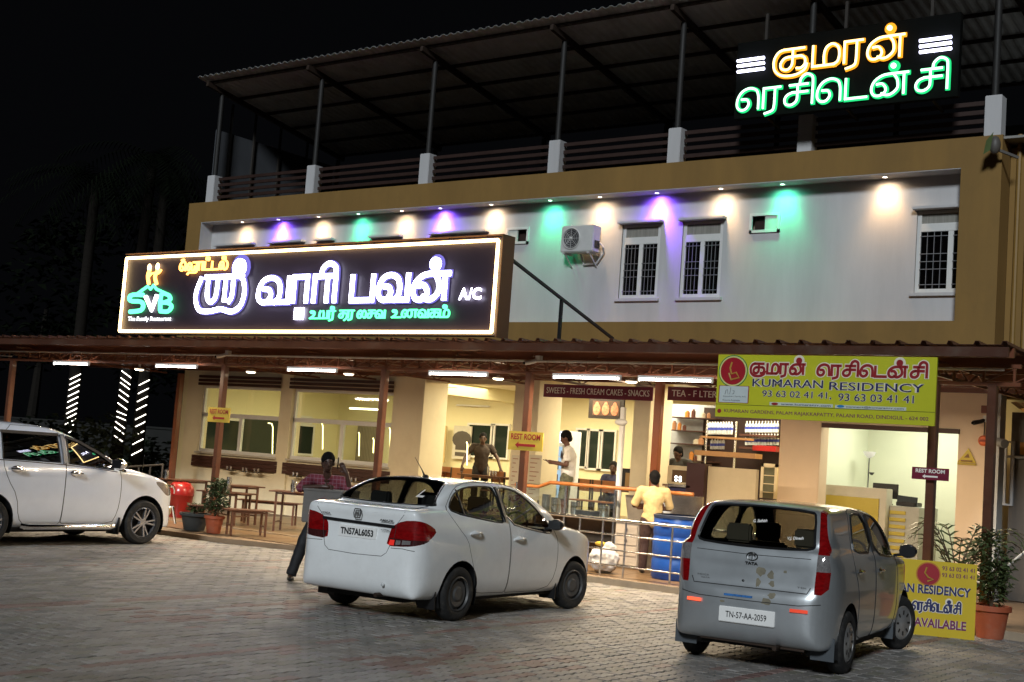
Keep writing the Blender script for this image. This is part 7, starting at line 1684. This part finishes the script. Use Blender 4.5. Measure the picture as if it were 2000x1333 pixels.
# ================================================================ RECEPTION
a = at(1600, 948, 21.0); b_ = at(1732, 952, 21.0)
rm = mat('counter_white', (.62, .6, .5), .4, var=.05); ry = mat('counter_yellow', (.55, .45, .08), .4, var=.05)
t = thing('reception_desk', 'white and yellow reception desk inside the right opening', 'desk', (a.x, 21.7, .45))
A0, A1, DZ = at(1600, 948, 22.2).x, at(1732, 952, 22.2).x, at(1660, 950, 22.2).z
MB().box(A0, A1, 22.2, 22.5, .45, DZ).build('front', rm, t, bevel=.008)
MB().box(A0+.15, A1-.12, 22.17, 22.198, .45, DZ-.18).build('yellow_panel', ry, t, bevel=.004)
SX_, EX_ = A1, at(1798, 985, 22.4).x
MB().box(A1+.01, EX_, 22.35, 23.3, .45, DZ-.28).build('side_wing', mat('counter_grey', (.45, .46, .42), .4), t, bevel=.006)
for i in range(7): MB().box(A1+.02, A1+.30, 22.33, 22.348, DZ-.42-i*.12, DZ-.36-i*.12).build('yellow_slat', ry, t)
a = at(1704, 943, 22.6); b_ = at(1752, 978, 22.6)
t = thing('computer_monitor', 'black computer monitor on the reception desk seen from behind', 'monitor', (a.x, 22.6, DZ-.27))
MB().box(a.x, b_.x, 22.62, 22.66, b_.z+.02, a.z).build('screen', black, t, bevel=.006)
MB().box((a.x+b_.x)/2-.03, (a.x+b_.x)/2+.03, 22.66, 22.69, DZ-.27, b_.z+.1).box((a.x+b_.x)/2-.1, (a.x+b_.x)/2+.1, 22.58, 22.76, DZ-.275, DZ-.255).build('stand', black, t)
a = at(1752, 975, 22.5); t = thing('desk_printer', 'low black printer beside the monitor on the reception desk', 'printer', (a.x, 22.6, DZ-.27))
MB().box(a.x, a.x+.34, 22.45, 22.8, DZ-.275, DZ-.2).build('body', black, t, bevel=.01)
MB().bar((a.x+.02, 22.46, DZ-.17), (a.x+.36, 22.5, DZ-.19), .02, .16).build('lid', mat('printer_lid', (.03, .04, .05), .3), t)
p = at(1698, 890, 23.8); t = thing('floor_lamp', 'slim floor lamp with a white bowl shade in the reception corner', 'lamp', (p.x, 23.8, .45))
MB().tube([(p.x, 23.8, .45), (p.x, 23.8, p.z-.02)], .012, 8).build('stand', mat('lamp_dark', (.05, .05, .06), .4), t)
MB().lathe((p.x, 23.8, p.z-.05), [(.03, 0), (.09, .05), (.12, .12), (.11, .12)], 18).build('shade', mat('shade_white', (.75, .75, .75), .4, emit=.25), t, smooth=True)
MB().lathe((p.x+.06, 23.8, p.z-.36), [(.02, 0), (.05, .04), (.05, .05)], 12).build('second_shade', MATS['lamp_dark'], t)
p = at(1661, 914, 24.58); t = thing('switch_board', 'white switch board on the reception rear wall', 'switch', (p.x, 24.58, p.z))
MB().box(p.x-.1, p.x+.1, 24.57, 24.6, p.z-.07, p.z+.07).build('plate', pvc, t, bevel=.006)
for i in (-1, 0, 1): MB().box(p.x+i*.06-.015, p.x+i*.06+.015, 24.562, 24.57, p.z-.02, p.z+.03).build('switch_key', rm, t)
p = at(1793, 1010, 22.9); t = thing('plastic_chair', 'red plastic chair behind the reception desk', 'chair', (p.x, 22.9, .45), rad(200))
rc = mat('red_chair_plastic', (.45, .05, .03), .4)
MB().box(-.22, .22, -.2, .22, .41, .44).build('seat', rc, t, world=False, bevel=.01)
for sx in (-1, 1):
    MB().box(sx*.2-.02, sx*.2+.02, -.24, -.2, .0, .92).build('leg', rc, t, world=False); MB().box(sx*.2-.02, sx*.2+.02, .18, .22, 0, .42).build('leg', rc, t, world=False)
for k in range(6): MB().box(-.2, .2, -.235, -.215, .5+k*.075, .535+k*.075).build('back_slat', rc, t, world=False)
# right wall fittings
def cctv(px, py, Y_, lab, m, flip=1):
    p = at(px, py, Y_); t = thing('security_camera', lab, 'camera', (p.x, Y_, p.z))
    MB().tube([(p.x+.07*flip, Y_+.05, p.z+.04), (p.x, Y_-.02, p.z), (p.x-.09*flip, Y_-.1, p.z-.03)], [.03, .035, .038], 12).build('body', m, t, smooth=True)
    MB().ball((p.x-.1*flip, Y_-.11, p.z-.033), .022).build('lens', phone_m, t, smooth=True)
    MB().box(p.x+.03, p.x+.12, Y_+.0, Y_+.08, p.z-.0, p.z+.10).build('bracket', pvc, t); return t
cctv(437, 695, 17.0, 'white security camera above the left verandah post', pvc)
cctv(1042, 707, 17.0, 'white security camera above the middle verandah post', pvc)
cctv(1916, 824, 21.4, 'black security camera on the peach wall at the right', black)
p = at(1920, 861, 21.5); t = thing('alarm_sounder', 'round orange alarm sounder under the black camera', 'alarm', (p.x, 21.5, p.z))
MB().lathe((p.x, 21.55, p.z), [(.001, -.07), (.06, -.06), (.085, -.03), (.085, 0)], 20, 'y').build('body', mat('orange_plastic', (.62, .12, .03), .4, emit=.1), t, smooth=True)
MB().box(p.x-.05, p.x+.05, 21.475, 21.48, p.z-.02, p.z+.015).build('label', mat('orange_dark', (.3, .04, .01), .5), t)
MB().tube([(p.x, 21.54, p.z+.08), (p.x, 21.55, p.z+.3)], .008, 5).build('cable', black, t)
p = at(1889, 892, 21.56); t = thing('warning_sign', 'yellow triangular warning sign on the peach wall', 'sign', (p.x, 21.56, p.z))
s_ = .20
def tri(k, z=0): return [(p.x-s_*.75*k, p.z-s_*.5*k+z), (p.x+s_*.75*k, p.z-s_*.5*k+z), (p.x+.02, p.z+s_*.65*k+z)]
MB().xz(tri(1.0), 21.545, 21.558).build('board', mat('warning_yellow', (.6, .45, .02), .4, var=0), t)
MB().xz(tri(.3, .01), 21.541, 21.544).build('symbol', mat('warning_brown', (.2, .08, .01), .5, var=0), t)
MB().box(p.x-.09, p.x+.09, 21.53, 21.543, p.z-.085, p.z-.06).build('symbol', MATS['warning_brown'], t)
MB().box(p.x-.15, p.x+.15, 21.545, 21.555, p.z-.14, p.z-.108).build('caption_strip', yelp, t)
for px, py in ((1925, 800), (1930, 1065)):
    p = at(px, py, 20.9); t = thing('junction_box', 'small brown box %s on the right end post' % ('high' if py < 900 else 'low'), 'box', (p.x, 20.9, p.z)); MB().box(p.x-.07, p.x+.05, 20.9, 20.96, p.z-.06, p.z+.06).build('box', mat('box_brown', (.2, .06, .03), .5), t, bevel=.004)
# right end wing
X0 = at(1945, 900, 21.6).x
t = thing('side_porch', 'grey panelled side porch with a lit corrugated awning at the right edge', 'porch', (X0, 21.6, .1))
MB().box(X0+.0, X0+.13, 21.3, 21.6, .1, 3.35).build('corner_post', mat('post_bluegrey', (.42, .43, .42), .5, var=.1), t)
MB().box(X0+.14, X0+3.2, 21.9, 21.95, .1, 3.1).build('panel', mat('grey_panel', (.13, .115, .10), .4, .2, var=.2, scale=2, stretch=(1, 1, .3)), t)
a = at(1962, 865, 21.85); b_ = at(1976, 985, 21.85)
MB().box(a.x, a.x+.04, 21.85, 21.9, b_.z, a.z).box(a.x+.12, a.x+.16, 21.85, 21.9, b_.z, a.z).box(a.x, a.x+.16, 21.85, 21.9, a.z, a.z+.03).box(a.x, a.x+.16, 21.85, 21.9, b_.z-.03, b_.z).build('door_handle', mat('door_bar_white', (.6, .62, .64), .3), t)
a = at(1966, 815, 21.9)
MB().box(X0+.3, X0+3.2, 21.84, 21.9, 2.42, 2.62).build('ochre_band', mat('ochre_band_paint', (.45, .2, .02), .5), t)
MB().box(X0+.12, X0+3.2, 21.8, 21.84, 2.36, 2.40).build('rail', MATS['post_bluegrey'], t)
MB().tube([(X0+.05, 21.25, 2.6), (X0+.3, 21.0, 2.55)], [.06, .07], 12).build('floodlight', mat('flood_grey', (.2, .2, .2), .4), t)
vs, fs = [], []; n = 40
for i in range(n+1):
    x = X0+.25+i*.08; h = .02 if i % 2 else 0; vs += [(x, 21.4, 3.22+h), (x, 25, 2.75+h)]
    if i: fs.append((2*i-2, 2*i, 2*i+1, 2*i-1))
o = MB().add(vs, fs).build('awning_sheet', mat('awning_sheet', (.5, .35, .2), .4, .2), t, fix=False)
area('porch_light', (X0+1.1, 22.6, 2.2), .6, .2, 16, (1, .62, .25), (0, 0, 1))
MB().tube([(X0+.7, 22.5, 2.0), (X0+1.5, 22.5, 2.0)], .02, 8).build('tube', lit('porch_tube', (1, .75, .4), 6), t)
a = at(2000, 1075, 20.5); MB().tube([(X0+.9, 20.5, 1.05), (X0+.35, 20.2, .45), (X0+.0, 20.2, .42)], .02, 8).build('handrail', MATS['post_bluegrey'], t)
# floodlight on the roof corner
p = at(1943, 290, 20.9); t = thing('roof_floodlight', 'dark floodlight with a green cover bracketed at the roof corner', 'floodlight', (p.x, 20.9, p.z))
mb = MB(); mb.ball((p.x, 20.9, p.z+.05), (.09, .09, .15), 14, 10); mb.build('housing', mat('flood_dark', (.10, .09, .08), .5), t, smooth=True)
MB().bar((p.x, 20.95, p.z), (p.x+.3, 21.15, p.z-.12), .04).build('bracket', MATS['flood_dark'], t)
MB().add([(p.x-.16, 20.84, p.z-.1), (p.x-.04, 20.8, p.z-.05), (p.x+.0, 20.8, p.z+.24), (p.x-.12, 20.84, p.z+.12)], [(0, 1, 2, 3)]).build('cover', mat('green_cover', (.10, .14, .05), .6), t)
# ================================================================ GARDEN AT THE LEFT
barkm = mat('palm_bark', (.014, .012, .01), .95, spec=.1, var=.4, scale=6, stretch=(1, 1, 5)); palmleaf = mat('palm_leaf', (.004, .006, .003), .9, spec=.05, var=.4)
names = ['leftmost palm wrapped in slanting white strips of light', 'middle palm wrapped in slanting white strips of light', 'palm wrapped in lights nearest the hotel']
for i, (xt, yt, xb, yb) in enumerate([(148, 728, 135, 848), (248, 722, 231, 858), (283, 735, 267, 885)]):
    top = wpos(xt, yt, 36); bot = wpos(xb, yb, 36); slope = (top-bot)/(top.z-bot.z)
    base = bot-slope*bot.z; tip = base+slope*(9.3 if i == 1 else 8.6)
    t = thing('palm_tree', names[i], 'tree', (base.x, base.y, 0), 0, 'palms wrapped in light strips')
    MB().tube([base+(tip-base)*k/8 for k in range(9)], [.19-.008*k for k in range(9)], 12).build('trunk', barkm, t, smooth=True)
    q = random.Random(30+i); fm = MB()
    for k in range(20):
        a = q.uniform(0, 2*PI); ln = q.uniform(1.8, 2.6); up = q.uniform(-.3, 1.0); pts = []
        for j in range(8):
            u = j/7; pts.append(tip+Vector((math.cos(a)*ln*u, math.sin(a)*ln*u, up*u*1.3-1.6*u*u)))
        for j in range(7):
            d = (pts[j+1]-pts[j]); sd = d.cross(Vector((0, 0, 1))).normalized()
            for s in (-1, 1):
                for m_ in range(3):
                    b0 = pts[j]+d*m_/3; e0 = b0+sd*s*.5*(1.1-.1*j)+d*.5-Vector((0, 0, .22)); fm.add([b0, b0+d*.12, e0], [(0, 1, 2)])
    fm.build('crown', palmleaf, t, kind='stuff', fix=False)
    n = [11, 11, 9][i]; sgn = [1, -1, 1][i]
    ang0 = math.atan2(-base.y, -base.x)
    for k in range(n):
        z = bot.z+(top.z-bot.z)*(k+.2)/n+q.uniform(-.03, .03); c = base+slope*z; pts = []
        for j in range(7):
            a = ang0+(j/6-.5)*1.4; pts.append((c.x+.20*math.cos(a), c.y+.20*math.sin(a), z+sgn*(j/6-.5)*(.17 if not (i == 1 and k in (3, 4)) else .09)))
        MB().tube(pts, .011, 6).build('light_strip', lit('palm_strip', (1, .93, .82) if i != 1 else (1, .93, .82), 6), t, smooth=True)
p = wpos(330, 600, 30)
def shrub(lab, px, w, r, h, seed, m=palmleaf, n=260):
    p = wpos(px, 880, w); p.z = 0; t = thing('garden_bush', lab, 'bush', tuple(p), 0)
    mb = MB(); q = random.Random(seed)
    for k in range(7): leaves(mb, (q.uniform(-r, r)*.6, q.uniform(-r, r)*.6, h*q.uniform(.25, .8)), r*.6, r*.6, h*.3, n//5, .22, seed+k)
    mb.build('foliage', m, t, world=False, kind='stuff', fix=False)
    MB().tube([(0, 0, 0), (.1, 0, h*.6)], [.05, .02], 6).build('stem', stemm, t, world=False)
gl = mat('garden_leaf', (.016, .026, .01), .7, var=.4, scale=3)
shrub('rounded dark bush left of the middle lit palm', 195, 34, 1.2, 2.1, 50, gl); shrub('low dark bush between the two right lit palms', 255, 38, .9, 1.6, 60, gl); shrub('dark bush at the foot of the palm nearest the hotel', 300, 38, .9, 1.6, 70, gl)
shrub('dark bush behind the people carrier roof', 120, 35, 1.1, 1.9, 80); shrub('dark bush at the far left edge', 40, 36, 1.4, 2.0, 90)
w_ = thing('compound_wall', 'dark compound wall behind the garden at the far left', 'wall', (-38, 34, 0)); MB().box(-75, -27.5, 34, 34.25, 0, 1.9).build('wall', mat('wall_dark_plaster', (.02, .02, .018), .9, var=.3, scale=1), w_)
MB().box(-75, -27.5, 33.95, 34.3, 1.9, 1.98).build('coping', MATS['wall_dark_plaster'], w_)
q = random.Random(77)
for i, (px, w) in enumerate(((60, 60), (235, 62), (385, 55))):
    p = wpos(px, 800, w); p.z = 0; t = thing('garden_tree', ['dark tree far behind the left edge', 'dark tree far behind the lit palms', 'dark tree rising behind the left corner of the roof'][i], 'tree', tuple(p), 0)
    MB().tube([(0, 0, 0), (.2, 0, 3), (.1, .2, 7)], [.3, .22, .1], 8).build('trunk', barkm, t, world=False)
    mb = MB()
    for k in range(14): leaves(mb, (q.uniform(-3, 3), q.uniform(-3, 3), q.uniform(4.5, 11)), 1.6, 1.6, 1.3, 60, .5, 200+k+i*20)
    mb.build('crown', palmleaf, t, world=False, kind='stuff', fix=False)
a = atz(255, 915, .95); b_ = atz(322, 906, .95)
t = thing('garden_railing', 'low steel railing between the people carrier and the left verandah post', 'railing', (a.x, a.y, 0))
P0 = wpos(250, 912, 29); P1 = wpos(318, 908, 27)
MB().tube([P0, P1], .02, 8).build('rail', MATS['dark_steel'], t, smooth=True)
for k in range(4):
    u = P0.lerp(P1, k/3); MB().tube([(u.x, u.y, 0), u], .018, 6).build('upright', MATS['dark_steel'], t)
